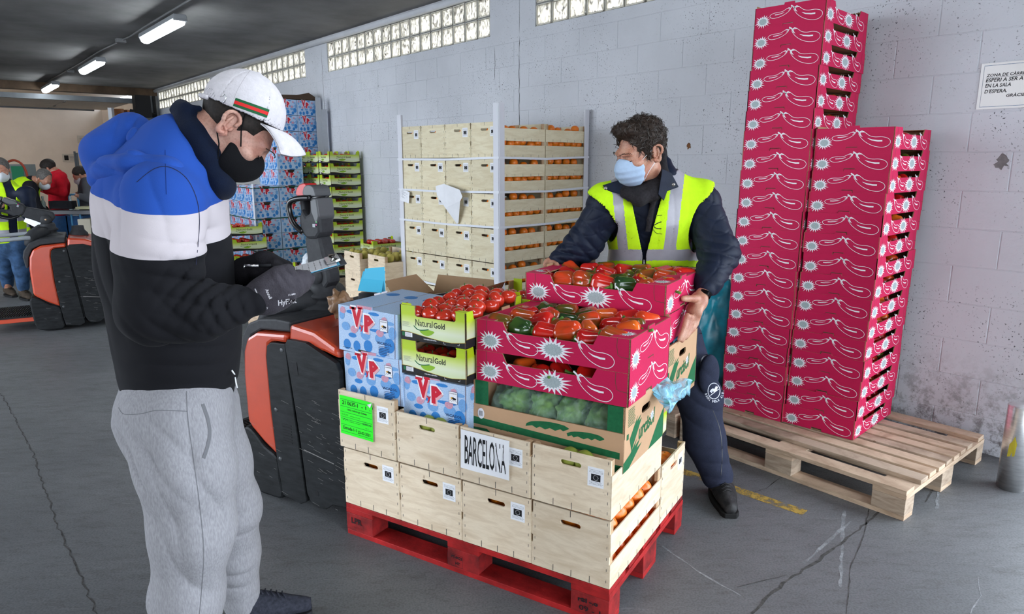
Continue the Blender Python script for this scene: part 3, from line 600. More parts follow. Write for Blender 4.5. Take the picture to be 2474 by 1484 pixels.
def vyp_face(q, W, H, F, lod=2):
    h = .0004; s = min(W/.31, 1.3); y0 = H
    for i, (cx, cy_, rx, ry, m) in enumerate([(.045, .030, .020, .022, M_B1), (.098, .030, .019, .023, M_B1), (.158, .040, .023, .025, M_B1), (.235, .028, .022, .020, M_B1), (.075, .072, .022, .010, M_B1), (.145, .085, .026, .022, M_B2), (.225, .080, .030, .022, M_B2), (.07, .168, .026, .008, M_B1), (.02, .150, .014, .020, M_B2), (.21, .110, .045, .007, M_B1), (.13, .108, .040, .006, M_B1), (.27, .150, .025, .008, M_B2), (.19, .176, .028, .007, M_B1), (.135, .150, .040, .018, M_B2), (.285, .112, .020, .026, M_B2), (.18, .006, .05, .006, M_B1), (.04, .105, .022, .018, M_B2), (.27, .060, .026, .030, M_B1)]):
        if cx*s+rx < W and cy_*(H/.19)+ry < H: q.flat(ell(cx*s, cy_*(H/.19), rx, ry, 16), F, h+.00005*i, m)
    for i, (cx, cy_, rx, ry) in enumerate([(.085, .098, .018, .015), (.222, .103, .020, .015), (.025, .170, .014, .015), (.245, .160, .014, .012)]):
        if cx*s+rx < W: q.flat(blob(cx*s, cy_*(H/.19), rx, ry, i), F, h+.0008, M_PK)
    u, v, k = .072*s if W < .35 else W*.26, H*.52, s
    for (ch, du, dv, w_, h_) in (('V', 0, .012, .056, .080), ('P', .068, -.002, .050, .070)):
        put_text(q, ch, F, u+du*k+.006, v+dv-.008, w_*k, h_, h+.0011, M_VP, .07, 1); put_text(q, ch, F, u+du*k-.007, v+dv-.007, w_*k+.016, h_+.014, h+.0010, M_PWHITE, .20, 1)
        put_text(q, ch, F, u+du*k, v+dv, w_*k, h_, h+.0014, M_VR, .065, 1)
        if ch == 'V': q.flat([(u-.008*k, v+dv+h_), (u+.026*k, v+dv+h_), (u+.026*k, v+dv+h_-.010), (u-.008*k, v+dv+h_-.010)][::-1], F, h+.0014, M_VR); q.flat([(u+.034*k, v+dv+h_+.006), (u+.062*k, v+dv+h_+.006), (u+.062*k, v+dv+h_-.004), (u+.034*k, v+dv+h_-.004)][::-1], F, h+.0014, M_VR)
    put_text(q, 'y', F, u+.046*k, v-.004, .020*k, .028, h+.0015, M_VR, .03, 1)
    q.box(0, 0, 0, 0, 0, 0, M_VR) if False else None
    if lod > 1:
        put_text(q, 'ViCASOL', F, .205, .058, .078, .012, h+.0012, M_NAVY, .02, 1)
        rnd = random.Random(9)
        for j in range(6): q.flat([(.212+rnd.uniform(0, .01), .050-j*.0065), (.27, .050-j*.0065), (.27, .052-j*.0065), (.212, .052-j*.0065)], F, h+.0012, M_NAVY)
        q.flat([(.222, H-.078), (.262, H-.078), (.262, H-.030), (.222, H-.030)], F, h+.0011, M_NAVY); q.flat([(.2235, H-.0765), (.2605, H-.0765), (.2605, H-.0315), (.2235, H-.0315)], F, h+.0013, M_PWHITE)
        q.flat(ell(.236, H-.056, .006, .004, 10), F, h+.0015, M_BEE); q.flat(ell(.248, H-.058, .008, .0045, 10), F, h+.0015, M_INK); q.flat(ell(.242, H-.056, .004, .005, 8), F, h+.0016, M_INK)
        for a in (-1, 1): q.ribbon([(.240, H-.058), (.236+a*.01, H-.068)], .0012, F, h+.0016, M_INK); q.ribbon([(.246, H-.058), (.246+a*.012, H-.070)], .0012, F, h+.0016, M_INK)
        put_text(q, 'POLLINATED WITH', F, .2265, H-.040, .031, .004, h+.0016, M_INK, .02, 1); put_text(q, 'Peso neto 5 Kg', F, .022, .012, .05, .006, h+.0012, M_INK, .02, 1)
def vyp_box(W=.31, D=.40, H=.19, lod=2, slot='notch'):
    parts = []; q = MB(); q.box(0, W, .0, D, 0.001, H, M_BCARD)
    F0 = plane((0, 0, 0), (1, 0, 0), (0, 0, 1), (0, -1, 0)); F1 = plane((W, 0, 0), (0, 1, 0), (0, 0, 1), (1, 0, 0)); F3 = plane((0, D, 0), (0, -1, 0), (0, 0, 1), (-1, 0, 0)); FT = plane((0, 0, H), (1, 0, 0), (0, 1, 0))
    q.ribbon([(W*.5, 0), (W*.5, D)], .003, FT, .0004, M_KEDGE); q.ribbon([(W-.012, 0), (W-.012, H)], .002, F0, .0012, M_SEAM)
    if slot == 'notch': q.flat([(.105, 0), (.180, 0), (.178, .018), (.107, .018)], F0, .0022, M_DARKIN)
    else:
        for F, L_ in ((F1, D), (F3, D)): q.flat([(L_*.36, H), (L_*.42, H-.035), (L_*.60, H-.035), (L_*.66, H)], F, .0025, M_DARKIN)
    for k in range(3): q.flat(ell(.05+k*.10, D*.7, .03, .03, 14), FT, .0005, M_B1)
    body = q.mesh('carton_body'); pr = MB(); vyp_face(pr, W, H, F0, lod)
    pr2 = MB(); vyp_face(pr2, D, H, F1, lod-1); pr3 = MB(); vyp_face(pr3, D, H, F3, lod-1)
    t_ = MB(); t_.box(.10, .18, .0, .004, H, H+.012, M_BCARD); t_.box(.10, .18, -.0008, 0, H, H+.012, M_PK)
    return body, [('printed_front', pr.mesh('printed_front'), None), ('printed_side', pr2.mesh('printed_side'), None), ('printed_side', pr3.mesh('printed_side'), None)]+([('tab', t_.mesh('tab'), None)] if lod > 1 else [])
VB = vyp_box(); VB_FAR = vyp_box(.31, .40, .195, 1, 'trap')
# ============================================================ the load on the red pallet
ORD = ['first', 'second', 'third', 'fourth', 'fifth', 'sixth', 'seventh', 'eighth', 'ninth', 'tenth', 'eleventh', 'twelfth', 'thirteenth', 'fourteenth', 'fifteenth', 'sixteenth', 'seventeenth', 'eighteenth', 'nineteenth', 'twentieth', 'twenty-first', 'twenty-second']
def from_(k, n, a='bottom', b='top'):
    if k == 0: return a
    if k == n-1: return b
    return ORD[k]+' from the '+a
def lay(k, n, w='layer'): return 'bottom '+w if k == 0 else 'top '+w if k == n-1 else ORD[k]+' '+w+' up'
def make_pallet(L, W, boards, m, m2, label, group, M, H=.144, bot=True, name='pallet', extra=(), blockw=(.145, .10, .145)):
    """boards = list of (y0, y1) of the top boards that run along x"""
    parts = []; rnd = random.Random(int(L*100))
    for i, (y0, y1) in enumerate(boards):
        q = MB(); q.box(rnd.uniform(0, .006), L-rnd.uniform(0, .006), y0, y1, H-.022, H-rnd.uniform(0, .0015), m2 if i % 3 == 1 else m); parts.append(('deck_board', q.mesh('deck_board', bevel=.0015), None))
    bx = [(0, blockw[0]), (L/2-blockw[0]/2, L/2+blockw[0]/2), (L-blockw[0], L)]; by = [(0, blockw[1]), (W/2-blockw[2]/2, W/2+blockw[2]/2), (W-blockw[1], W)]
    for x0, x1 in bx:
        q = MB(); q.box(x0, x1, .002, W-.002, H-.044, H-.0222, m); parts.append(('cross_board', q.mesh('cross_board', bevel=.0015), None))
        for y0, y1 in by:
            q = MB(); q.box(x0+.001, x1-.001, y0+.001, y1-.001, .022, H-.0442, m2); parts.append(('block', q.mesh('block', bevel=.002), None))
    for y0, y1 in by:
        q = MB(); q.box(.001, L-.001, y0+.003, y1-.003, 0, .0218, m); parts.append(('bottom_board', q.mesh('bottom_board', bevel=.0015), None))
    return thing(name, label, 'pallet', M, group, parts=parts+list(extra))
ML = T((-.7018, 2.7034, 0)) @ RZ(-.5414)
q = MB(); F = plane((0, -.0005, 0), (1, 0, 0), (0, 0, 1), (0, -1, 0))
put_text(q, 'LPR', F, .030, .058, .058, .026, .001, M_INK, .02); put_text(q, '0·4·3-11 TD', F, .028, .034, .06, .010, .001, M_REDD, .0, 1)
put_text(q, 'PT-8023', F, .548, .060, .050, .013, .001, M_INK, .03); put_text(q, 'HT', F, .566, .036, .022, .012, .001, M_INK, .02); q.ribbon([(.545, .028), (.600, .028), (.600, .078), (.545, .078)], .0014, F, .001, M_INK, True)
q.ribbon([(.530, .03), (.537, .03), (.537, .078), (.530, .078)], .0012, F, .001, M_INK, True)
put_text(q, 'rəl -.o', F, 1.085, .066, .075, .018, .001, M_INK, .04); put_text(q, '09 - 1', F, 1.09, .034, .080, .020, .001, M_INK, .01)
make_pallet(1.2, .8, [(0, .145), (.185, .285), (.3275, .4725), (.515, .615), (.655, .80)], M_RED, M_REDD, 'red painted timber pallet under the mixed load of fruit and vegetable boxes', None, ML, extra=[('stencilled_marks', q.mesh('stencilled_marks'), None)])
# --- plywood crates
Z1 = .1445; Z2 = .3945
names1 = ['leftmost', 'second from left', 'third from left', 'rightmost']
rr = random.Random(11)
for i in range(4):
    make_crate(CR_OPEN, ML @ T((.004+i*.3, .002, Z1)) @ RZ(rr.uniform(-.004, .004)), 'plywood fruit crate in the bottom row on the red pallet, %s' % names1[i], 'plywood crates on the red pallet', (.208, -.0002, .150) if i < 3 else None)
for i in range(4):
    P_ = CR_OPEN if i == 0 else CR_LOW
    lab = ['plywood crate with a bright green paper sticker, upper row at the left', 'plywood crate with an empty slot, upper row behind no label, second from left', 'plywood crate with the BARCELONA sheet on its front', 'plywood crate in the upper row at the right corner under the green and brown carton'][i]
    lab = lab.replace('with an empty slot, upper row behind no label, second from left', 'without any label, upper row between the green sticker and the BARCELONA sheet')
    make_crate(P_, ML @ T(((-.006, .298, .599, .902)[i], .0-.002*(i == 0), Z2+.002)) @ RZ(rr.uniform(-.006, .006)), lab, 'plywood crates on the red pallet', [(.205, -.0002, .145), None, (.205, -.0002, .105), (.208, -.0002, .105)][i])
# rotated crates of the back row
for k, (x, lab) in enumerate([(1.198, 'plywood crate at the back right corner of the red pallet, its end panel facing right'), (.690, 'plywood crate at the back of the red pallet, hidden behind the front rows')]):
    o = make_crate(CR_OPEN, ML @ T((x, .502, Z1)) @ RZ(PI/2), lab, 'plywood crates on the red pallet', (.200, -.0004, .150) if k == 0 else None)
# --- oranges that show at the right side and through the slots
def orange(M, lab, group, far=0, i=0): return thing('orange', lab, 'orange', M, group, data=(ORANGES_FAR[i % 2] if far else ORANGES[i % 3]))
n = 0
for row, (z, off) in enumerate([(.052, .075), (.118, .055), (.185, .070)]):
    for j in range(6 if row < 2 else 5):
        y = off+j*.080; n += 1
        orange(ML @ T((1.153-rr.uniform(0, .006), .01+y, Z1+z+(0 if row < 2 else rr.uniform(-.004, .012)))) @ RY(rr.uniform(-1, 1)) @ RX(rr.uniform(-2, 2)),
               'orange behind the slats of the bottom right crate, %s layer, %s from the near corner' % (('lowest', 'middle', 'top')[row], ORD[j]), 'oranges in the bottom right crate', 0, n)
for i in range(4):
    for j, dx in enumerate((.118, .172)):
        orange(ML @ T((.004+i*.3+dx, .075, Z1+.182)) @ RY(dx*30), 'orange glimpsed through the hand slot of the %s bottom crate, %s one' % (names1[i], 'left' if dx < .14 else 'right'), 'oranges behind the hand slots', 0, i+j)
for i, x in enumerate((.298, .599, .902)):
    if i == 1: continue
    for dx in (.118, .172): thing('pear', 'green fruit glimpsed through the hand slot of the %s upper crate, %s one' % (names1[i+1], 'left' if dx < .14 else 'right'), 'pear', ML @ T((x+dx, .052, Z2+.160)), 'green fruit behind the hand slots', data=GREENFRUIT)
for dx in (.12, .17): orange(ML @ T((1.15, .502+dx, Z1+.195)), 'orange glimpsed through the slot of the back right crate, %s one' % ('near' if dx < .14 else 'far'), 'oranges behind the hand slots', 0, 1)
# --- stickers and sheets on the fronts
M_FLUO = mat('fluorescent_green_paper', (.035, .86, .025), .6); M_SHEET = mat('white_sheet', (.80, .80, .82), .6, .03, 14)
def sheet(w, h, m, wave=.002, nx=8, ny=8, seed=0, curl=0):
    rnd = random.Random(seed); q = MB(); ph = rnd.uniform(0, 6); V = []
    f = lambda u, v: wave*(1+math.sin(u/w*5+ph)*math.cos(v/h*4+ph))*.5 + curl*max(0, (u/w-.7))**2
    for j in range(ny+1):
        for i in range(nx+1): V.append((w*i/nx, -f(w*i/nx, h*j/ny)-.0008, h*j/ny))
    q.add(V, [(j*(nx+1)+i, j*(nx+1)+i+1, (j+1)*(nx+1)+i+1, (j+1)*(nx+1)+i) for j in range(ny) for i in range(nx)], m, None, True)
    return q, (lambda u, v, h_=0: (u, -f(u, v)-.0014-h_, v))
q, F = sheet(.178, .165, M_FLUO, .0015, seed=2, curl=.03)
put_text(q, '21 0635-1', F, .014, .128, .084, .017, 0, M_INK, .015); put_text(q, '- 1', F, .118, .129, .026, .014, 0, M_INK, .015); put_text(q, 'de 1', F, .160, .128, .012, .005, 0, M_INK, 0, 1)
put_text(q, '1442-TARONJA SERMA', F, .040, .103, .108, .0095, 0, M_INK, .01); put_text(q, '16-02-2021', F, .010, .082, .034, .0065, 0, M_INK, 0, 1); put_text(q, '22025,47', F, .122, .060, .048, .0095, 0, M_INK, .01)
put_text(q, 'kg n. l.', F, .138, .046, .018, .006, 0, M_INK, 0, 1); put_text(q, 'Entrada-1-1', F, .016, .022, .072, .0135, 0, M_INK, .015); put_text(q, '23-02-2021', F, .096, .018, .066, .0125, 0, M_INK, .015)
put_text(q, 'CAIXA DE 10,300 kg n.l.', F, .050, .056, .060, .005, 0, M_INK, 0, 1); put_text(q, 'entrada al dia 16 02', F, .055, .082, .055, .004, 0, M_INK, 0, 1)
for z in (.150, .120, .096, .075, .066, .042, .012): q.ribbon([(.004, z), (.174, z)], .0014, F, .0001, M_LEAFD)
q.ribbon([(.016, .060), (.026, .068), (.030, .060), (.040, .068), (.044, .060)], .002, F, .0001, M_INK)
q.flat([(.150, .152), (.178, .165), (.168, .142)], F, .001, M_SHEET)
thing('paper_sticker', 'bright green printed paper sticker reading 21 0635-1 on the upper left crate', 'sticker', ML @ T((.0, -.004, Z2+.062)) @ RY(.02), None, data=q.mesh('paper_sticker'))
q, F = sheet(.208, .150, M_SHEET, .004, seed=5)
put_text(q, 'BARCELONA', F, .018, .020, .176, .112, 0, M_INK, .008)
thing('printed_sheet', 'white sheet printed BARCELONA on the front of the upper crate', 'sheet', ML @ T((.603, -.004, Z2+.052)) @ RY(.01), None, data=q.mesh('printed_sheet'))
# --- blue cartons
def blue_box(M, lab, grp, far=False): return thing('printed_carton', lab, 'carton', M, grp, data=(VB_FAR if far else VB)[0], parts=(VB_FAR if far else VB)[1])
GB_ = 'blue printed cartons on the loaded pallet'
blue_box(ML @ T((-.018, .055, .598)) @ RZ(-.02) @ RY(-.02), 'blue printed carton behind the crate with the green sticker, lower of two', GB_)
blue_box(ML @ T((-.045, .055, .792)) @ RY(.035), 'blue printed carton on top at the left of the load, tilted', GB_)
blue_box(ML @ T((.288, .055, .548)), 'blue printed carton under the two lime green tomato boxes', GB_)
# open blue carton further back, with its flaps up
q = MB(); w, d, h, t = .36, .29, .17, .004
for (x0, x1, y0, y1) in ((0, w, 0, t), (0, w, d-t, d), (0, t, 0, d), (w-t, w, 0, d)): q.box(x0, x1, y0, y1, 0, h, M_KRAFT)
q.box(0, w, 0, d, 0, .004, M_KRAFT); body = q.mesh('carton_body')
q = MB(); q.box(-.0008, w+.0008, -.0008, 0, 0, h, M_BCARD); q.box(-.0008, w+.0008, d, d+.0008, 0, h, M_BCARD); q.box(-.0008, 0, 0, d, 0, h, M_BCARD); q.box(w, w+.0008, 0, d, 0, h, M_BCARD)
for i in range(5): q.flat(ell(.05+i*.075, .10+.04*(i % 2), .03, .03), plane((0, -.0008, 0), (1, 0, 0), (0, 0, 1), (0, -1, 0)), .0004, M_B1)
q2 = MB(); q2.prism([(0, 0), (w, 0), (w-.02, .09), (.02, .09)], lambda u, v, h_: (u, d+v*.15-h_, h+v*.98), 0, .004, M_KRAFT, M_KEDGE, M_B1)
q3 = MB(); q3.prism([(0, 0), (d, 0), (d-.02, .11), (.02, .11)], lambda u, v, h_: (w+v*.55, u, h+v*.83-h_), 0, .004, M_KRAFT, M_KEDGE, M_BCARD)
F = lambda u, v, h_=0: (w+v*.55-.001, u, h+v*.83+.0005); q3.flat(blob(.1, .05, .03, .03, 1), F, 0, M_PK); q3.flat(ell(.2, .04, .03, .03), F, 0, M_B1)
q4 = MB(); q4.prism([(0, 0), (d, 0), (d-.03, .12), (.02, .12)], lambda u, v, h_: (-v*.7, u, h+v*.7+h_), 0, .004, M_KRAFT, M_KEDGE, M_B1)
thing('open_carton', 'open blue carton with its brown flaps up behind the tomato boxes', 'carton', ML @ T((-.085, .47, .745)) @ RZ(.02), None, data=body, parts=[('printed_cover', q.mesh('printed_cover')), ('flap', q2.mesh('flap')), ('flap', q3.mesh('flap')), ('flap', q4.mesh('flap'))])
for x in (.05,): blue_box(ML @ T((x-.05, .47, .552)), 'blue printed carton below the open one at the back of the load', 'blue cartons at the back of the load')
M_FOLD = mat('cyan_card', (.06, .42, .62), .5)
q = MB(); q.prism([(0, 0), (.14, 0), (.115, .115), (.01, .10)], lambda u, v, h_: (u, v*.3, v*.95+h_), 0, .002, M_FOLD); q.prism([(0, 0), (.13, .0), (.12, .10), (.0, .09)], lambda u, v, h_: (u-.004, v*.5-.012, v*.9+h_), 0, .002, M_FOLD)
thing('card_folder', 'bright blue folded card standing behind the blue carton', 'folder', ML @ T((-.205, .36, .975)) @ RZ(.1), None, data=q.mesh('card_folder'))
M_BAGK = mat('brown_bag', (.22, .12, .06), .45, .2, 20, .6, 25)
M_AUB = mat('aubergine_skin', (.012, .006, .012), .15, coat=.5)
q = MB(); q.tube([(0, 0, 0), (.03, 0, .004), (.10, .01, .01), (.17, .02, .0), (.20, .025, -.01)], [.022, .030, .038, .036, .015], M_AUB, 16); body = q.mesh('aubergine'); q = MB(); q.tube([(-.05, -.002, .0), (-.02, 0, 0), (.015, 0, .002)], [.009, .012, .031], M_STEM, 12)
for k, (x, y, z, r) in enumerate(((.03, .58, .915, .1), (.10, .66, .905, -.2), (.06, .53, .90, .4))): thing('aubergine', ['dark aubergine on top in the open blue carton', 'aubergine at the back of the open carton', 'aubergine at the near side of the open carton'][k], 'aubergine', ML @ T((x, y, z)) @ RZ(r), 'aubergines in the open carton', data=body, parts=[('stem', q.mesh('stem'))])
# --- lime tomato boxes
def lime(M, lab, grp): return thing('tomato_box', lab, 'box', M, grp, parts=LB)
lime(ML @ T((.289, .052, .7455)), 'lime green tomato box, lower of the two at the front of the load', 'lime green boxes on the load'); lime(ML @ T((.290, .050, .8825)), 'lime green tomato box, upper of the two, full of tomatoes', 'lime green boxes on the load')
lime(ML @ T((.80, .42, .395)), 'lime green box wedged under the brown carton at the back right', 'lime green boxes on the load')
for z in (.585, .72, .857): lime(ML @ T((.305, .47, z)), 'lime green box at the back behind the tomato box, %s' % {.585: 'lowest', .72: 'middle', .857: 'top'}[z], 'lime green boxes at the back of the load')
def put_tom(M, lab, grp, i): return thing('tomato', lab, 'tomato', M, grp, data=TOMS[i % 3][0], parts=[('calyx', TOMS[i % 3][1])])
n = 0
for j in range(6):
    for i in range(4):
        n += 1; x = .050+i*.066+(.018 if j % 2 else 0)+rr.uniform(-.006, .006); y = .045+j*.062+rr.uniform(-.006, .006); z = .100+.006*j+rr.uniform(-.006, .010)
        put_tom(ML @ T((.290+x, .050+y, .8825+z)) @ RZ(rr.uniform(0, 6)) @ RX(rr.uniform(-.7, .7)), 'red tomato in the upper lime box, %s row from the front, %s from left' % (ORD[j], ORD[i]), 'tomatoes in the upper lime box', n)
for i in range(4):
    for j in range(2): put_tom(ML @ T((.335+i*.068, .095+j*.065, .7455+.062)) @ RZ(i) @ RX(.3), 'tomato in the shade inside the lower lime box, %s row, %s from left' % (ORD[j], ORD[i]), 'tomatoes in the lower lime box', i+j)
for i in range(8): put_tom(ML @ T((.335+(i % 4)*.068, .56+(i//4)*.12, .857+.105)) @ RZ(i), 'tomato in the lime box behind, %s' % ORD[i], 'tomatoes in the back lime box', i)
# --- pink trays
def tray(M, lab, grp): return thing('vegetable_tray', lab, 'tray', M, grp, parts=PT)
GP = 'pink trays on the loaded pallet'
TF = ML @ T((.604, .098, .757)); tray(TF, 'bright pink printed tray under the open one full of peppers, front of the load', GP)
TF2 = ML @ T((.604, .102, .872)); tray(TF2, 'bright pink printed tray full of peppers on top at the front of the load', GP)
MH = ML @ T((.583, .503, .868)) @ RZ(.0); tray(MH, 'bright pink tray just below the one the man holds', GP)
MH2 = ML @ T((.588, .492, .990)) @ RZ(-.015) @ RX(.012); tray(MH2, 'bright pink tray of peppers held in both hands by the man in the vest', GP)
def peppers(MT, lab, grp, seed, nx=5, ny=4, zt=.082, front_only=False):
    rnd = random.Random(seed); kinds = ['red']*10+['green and red']*4+['dark green']*2+['orange-red']*1; k = 0
    for j in range(ny):
        for i in range(nx):
            x = .085+i*(.43/(nx-1))+rnd.uniform(-.015, .015)+(.02 if j % 2 else -.01); y = .062+j*(.285/(ny-1) if ny > 1 else 0)+rnd.uniform(-.008, .008)
            if front_only and not .1 < x < .5: continue
            kd = rnd.choice(kinds); k += 1; s = rnd.uniform(.92, 1.08)
            put_pepper(kd, k, MT @ T((x, y, zt+rnd.uniform(-.006, .014))) @ RZ(rnd.uniform(-.9, .9)+(PI if rnd.random() < .4 else 0)) @ RX(rnd.uniform(0, 6)) @ RY(rnd.uniform(-.3, .3)) @ Matrix.Scale(s, 4),
                       '%s bell pepper %s, %s row, %s from left' % (kd, lab, ORD[j], ORD[i]), grp)
peppers(TF2, 'in the top front pink tray', 'peppers in the top front tray', 3, 6, 4, .083)
peppers(MH2, 'in the tray the man holds', 'peppers in the held tray', 8, 6, 4, .083)
peppers(TF, 'in the lower front tray', 'peppers in the lower front tray', 5, 6, 1, .052, True)
peppers(MH, 'under the held tray', 'peppers under the held tray', 6, 6, 1, .052, True)
# --- brown and green lettuce cartons
M_GRNP = mat('dark_green_print', (.012, .12, .045), .6, .12, 60); M_KR2 = mat('brown_card', (.50, .31, .18), .75, .06, 4, .1, 120)
def brush(q, x, y, w, h, F, hh, seed, slope=.25, m=None):
    rnd = random.Random(seed); n = 9; top = []; bot = []
    for i in range(n+1):
        u = i/n; top.append((x+w*u, y+h*(.5+.5*math.sin(PI*u)**.5)+slope*w*u*.3))
        bot.append((x+w*u+rnd.uniform(-.3, .3)*w/n, y+h*.1*(1-math.sin(PI*u))+(h*.25 if i % 2 else 0)+slope*w*u*.3))
    q.flat(top[::-1]+bot, F, hh, m or M_GRNP)
def lettuce_carton():
    L, W, H, t = .6, .395, .232, .006; parts = []; h = .0005
    for k in range(2):
        q = MB(); F = plane((0, 0, 0), (1, 0, 0), (0, 0, 1), (0, -1, 0)) if k == 0 else plane((L, W, 0), (-1, 0, 0), (0, 0, 1), (0, 1, 0))
        q.prism([(0, 0), (L, 0), (L, .142), (0, .142)], F, -t*.3, .004, M_KR2, M_KEDGE, M_KRAFT)
        F2 = (lambda F: (lambda u, v, hh=0: F(u, v, hh+.004)))(F)
        q.flat([(0, .064), (L*.98, .050), (L*.98, .074), (0, .092)], F2, h, M_GRNP); q.flat([(0, .0), (.16, .0), (.14, .034), (.09, .030), (.06, .052), (0, .050)], F2, h, M_GRNP)
        q.flat([(.50, 0), (L, 0), (L, .030), (.54, .026)], F2, h, M_GRNP)
        brush(q, .23, .094, .17, .030, F2, h, 1); brush(q, .39, .090, .14, .026, F2, h, 2); brush(q, .26, .060, .12, .022, F2, h+.0002, 3, -.1); brush(q, .08, .060, .10, .026, F2, h+.0002, 4, -.1)
        q.flat(ell(.035, .108, .0145, .021), F2, h+.0002, M_PWHITE)
        for j in range(8): q.flat([(.026+j*.0022, .098), (.027+j*.0022, .098), (.027+j*.0022, .118), (.026+j*.0022, .118)], F2, h+.0004, M_INK)
        parts.append(('long_wall', q.mesh('long_wall'), None))
    for k in range(2):
        q = MB(); F = plane((L, 0, 0), (0, 1, 0), (0, 0, 1), (1, 0, 0)) if k == 0 else plane((0, W, 0), (0, -1, 0), (0, 0, 1), (-1, 0, 0))
        holed(q, W, H, .20, .175, .085, .026, F, t, M_KR2, M_KEDGE)
        q.flat([(0, 0), (.05, 0), (.17, .055), (.12, .05), (.15, .075), (.10, .062), (.12, .085), (.06, .05), (0, .035)], F, h, M_GRNP)
        q.flat([(.24, 0), (W, 0), (W, .115), (.33, .075)], F, h, M_GRNP)
        put_text(q, 'urcisol', lambda u, v, hh=0, F=F: F(u, v+(u-.14)*.12, hh), .135, .072, .16, .058, h+.0003, M_GRNP, .03, 2, .15)
        star(q, .265, .125, .022, F, h+.0004, 7, 10); q.flat([(.07, .055), (.16, .15), (.13, .145), (.155, .165), (.11, .15), (.12, .17), (.05, .105)], F, h, M_GRNP)
        rnd = random.Random(4)
        for j in range(11): q.flat([(.030, .212-j*.0058), (.030+rnd.uniform(.05, .075), .212-j*.0058), (.09, .2145-j*.0058), (.030, .2145-j*.0058)], F, h, M_GRNP)
        q.flat([(.022, .110), (.040, .110), (.040, .130), (.022, .130)], F, h, M_GRNP)
        parts.append(('short_wall', q.mesh('short_wall'), None))
    q = MB()
    for (x0, x1) in ((0, .062), (L-.062, L)):
        for y in (.001, W-.005): q.box(x0, x1, y, y+.004, .12, H, M_GRNP)
    parts.append(('corner_liner', q.mesh('corner_liner'), None, None, None, 'stuff'))
    q = MB(); q.box(t, L-t, t, W-t, .001, .005, M_KRAFT); parts.append(('bottom', q.mesh('bottom'), None)); return parts
LC = lettuce_carton()
MA = ML @ T((.597, .092, .524)) @ RY(.0); thing('lettuce_carton', 'brown carton with dark green print holding bagged lettuce, front of the load', 'carton', MA, 'brown cartons on the load', parts=LC)
MB2 = ML @ T((.597, .492, .632)); thing('lettuce_carton', 'brown carton with green print at the back right, under the held trays', 'carton', MB2, 'brown cartons on the load', parts=LC)
q = MB(); q.box(.0, .6, .0, .39, 0, .018, M_KRAFT); thing('card_sheet', 'sheet of cardboard under the back brown carton', 'card', ML @ T((.597, .494, .6125)), None, data=q.mesh('card_sheet'))
def crumple(name, m, sx, sy, sz, seed, amp=.3, sub=4):
    b = bmesh.new(); bmesh.ops.create_icosphere(b, subdivisions=sub, radius=1)
    for v in b.verts:
        p = v.co.copy(); n1 = mnoise.noise(p*1.6+Vector((seed, 0, 0))); n2 = mnoise.noise(p*4+Vector((0, seed, 0)))
        r_ = 1-abs(mnoise.noise(p*3+Vector((seed, seed, 0))))*.5
        v.co = Vector((p.x*sx, p.y*sy, p.z*sz))*(1+amp*n1+amp*.45*n2)*(r_*.35+.65)
    me = bpy.data.meshes.new(name); b.to_mesh(me); b.free(); me.materials.append(m); me.polygons.foreach_set('use_smooth', [True]*len(me.polygons)); return me
thing('paper_bag', 'crumpled brown bag beside the tilted blue carton', 'bag', ML @ T((-.125, .15, .955)), None, data=crumple('paper_bag', M_BAGK, .05, .045, .055, 7.7, .55))
M_LET = mat('lettuce_leaf', (.24, .42, .10), .5, 0, 14, .8, 30, col2=(.06, .17, .035))
for i in range(4): thing('lettuce', 'green lettuce inside the clear bag, %s from left' % ORD[i], 'lettuce', MA @ T((.13+i*.115, .115+.01*(i % 2), .135)), 'bagged lettuces in the front carton', data=crumple('lettuce', M_LET, .060, .075, .062, i*3.1, .5))
for i in range(3): thing('lettuce', 'lettuce behind in the front brown carton, %s from left' % ORD[i], 'lettuce', MA @ T((.15+i*.15, .27, .13)), 'lettuces at the back of the front carton', data=crumple('lettuce', M_LET, .07, .08, .07, i*5.1, .5, 3))
def film(name, tint, a, rough=.08):
    m, t, b = nt(name); N, L = t.nodes, t.links; tc = N.new('ShaderNodeTexCoord').outputs['Object']
    n = texn(t, 'ShaderNodeTexNoise', tc, Scale=16, Detail=4, Distortion=2.0); bp = N.new('ShaderNodeBump'); bp.inputs['Strength'].default_value = 1; bp.inputs['Distance'].default_value = .02; L.new(n.outputs['Fac'], bp.inputs['Height'])
    b.inputs['Base Color'].default_value = (*tint, 1); b.inputs['Roughness'].default_value = rough; L.new(bp.outputs[0], b.inputs['Normal']); b.inputs['Coat Weight'].default_value = .6
    r = ramp_node(t, [(.35, (a*.5,)*3), (.65, (min(1, a*1.6),)*3)], n.outputs['Fac']); L.new(r, b.inputs['Alpha']); return m
M_FILM = film('clear_film', (.50, .75, .60), .16); M_BFILM = film('blue_film', (.28, .68, .86), .72, .15); M_BFILM2 = film('deep_blue_film', (.02, .34, .55), .85, .15)
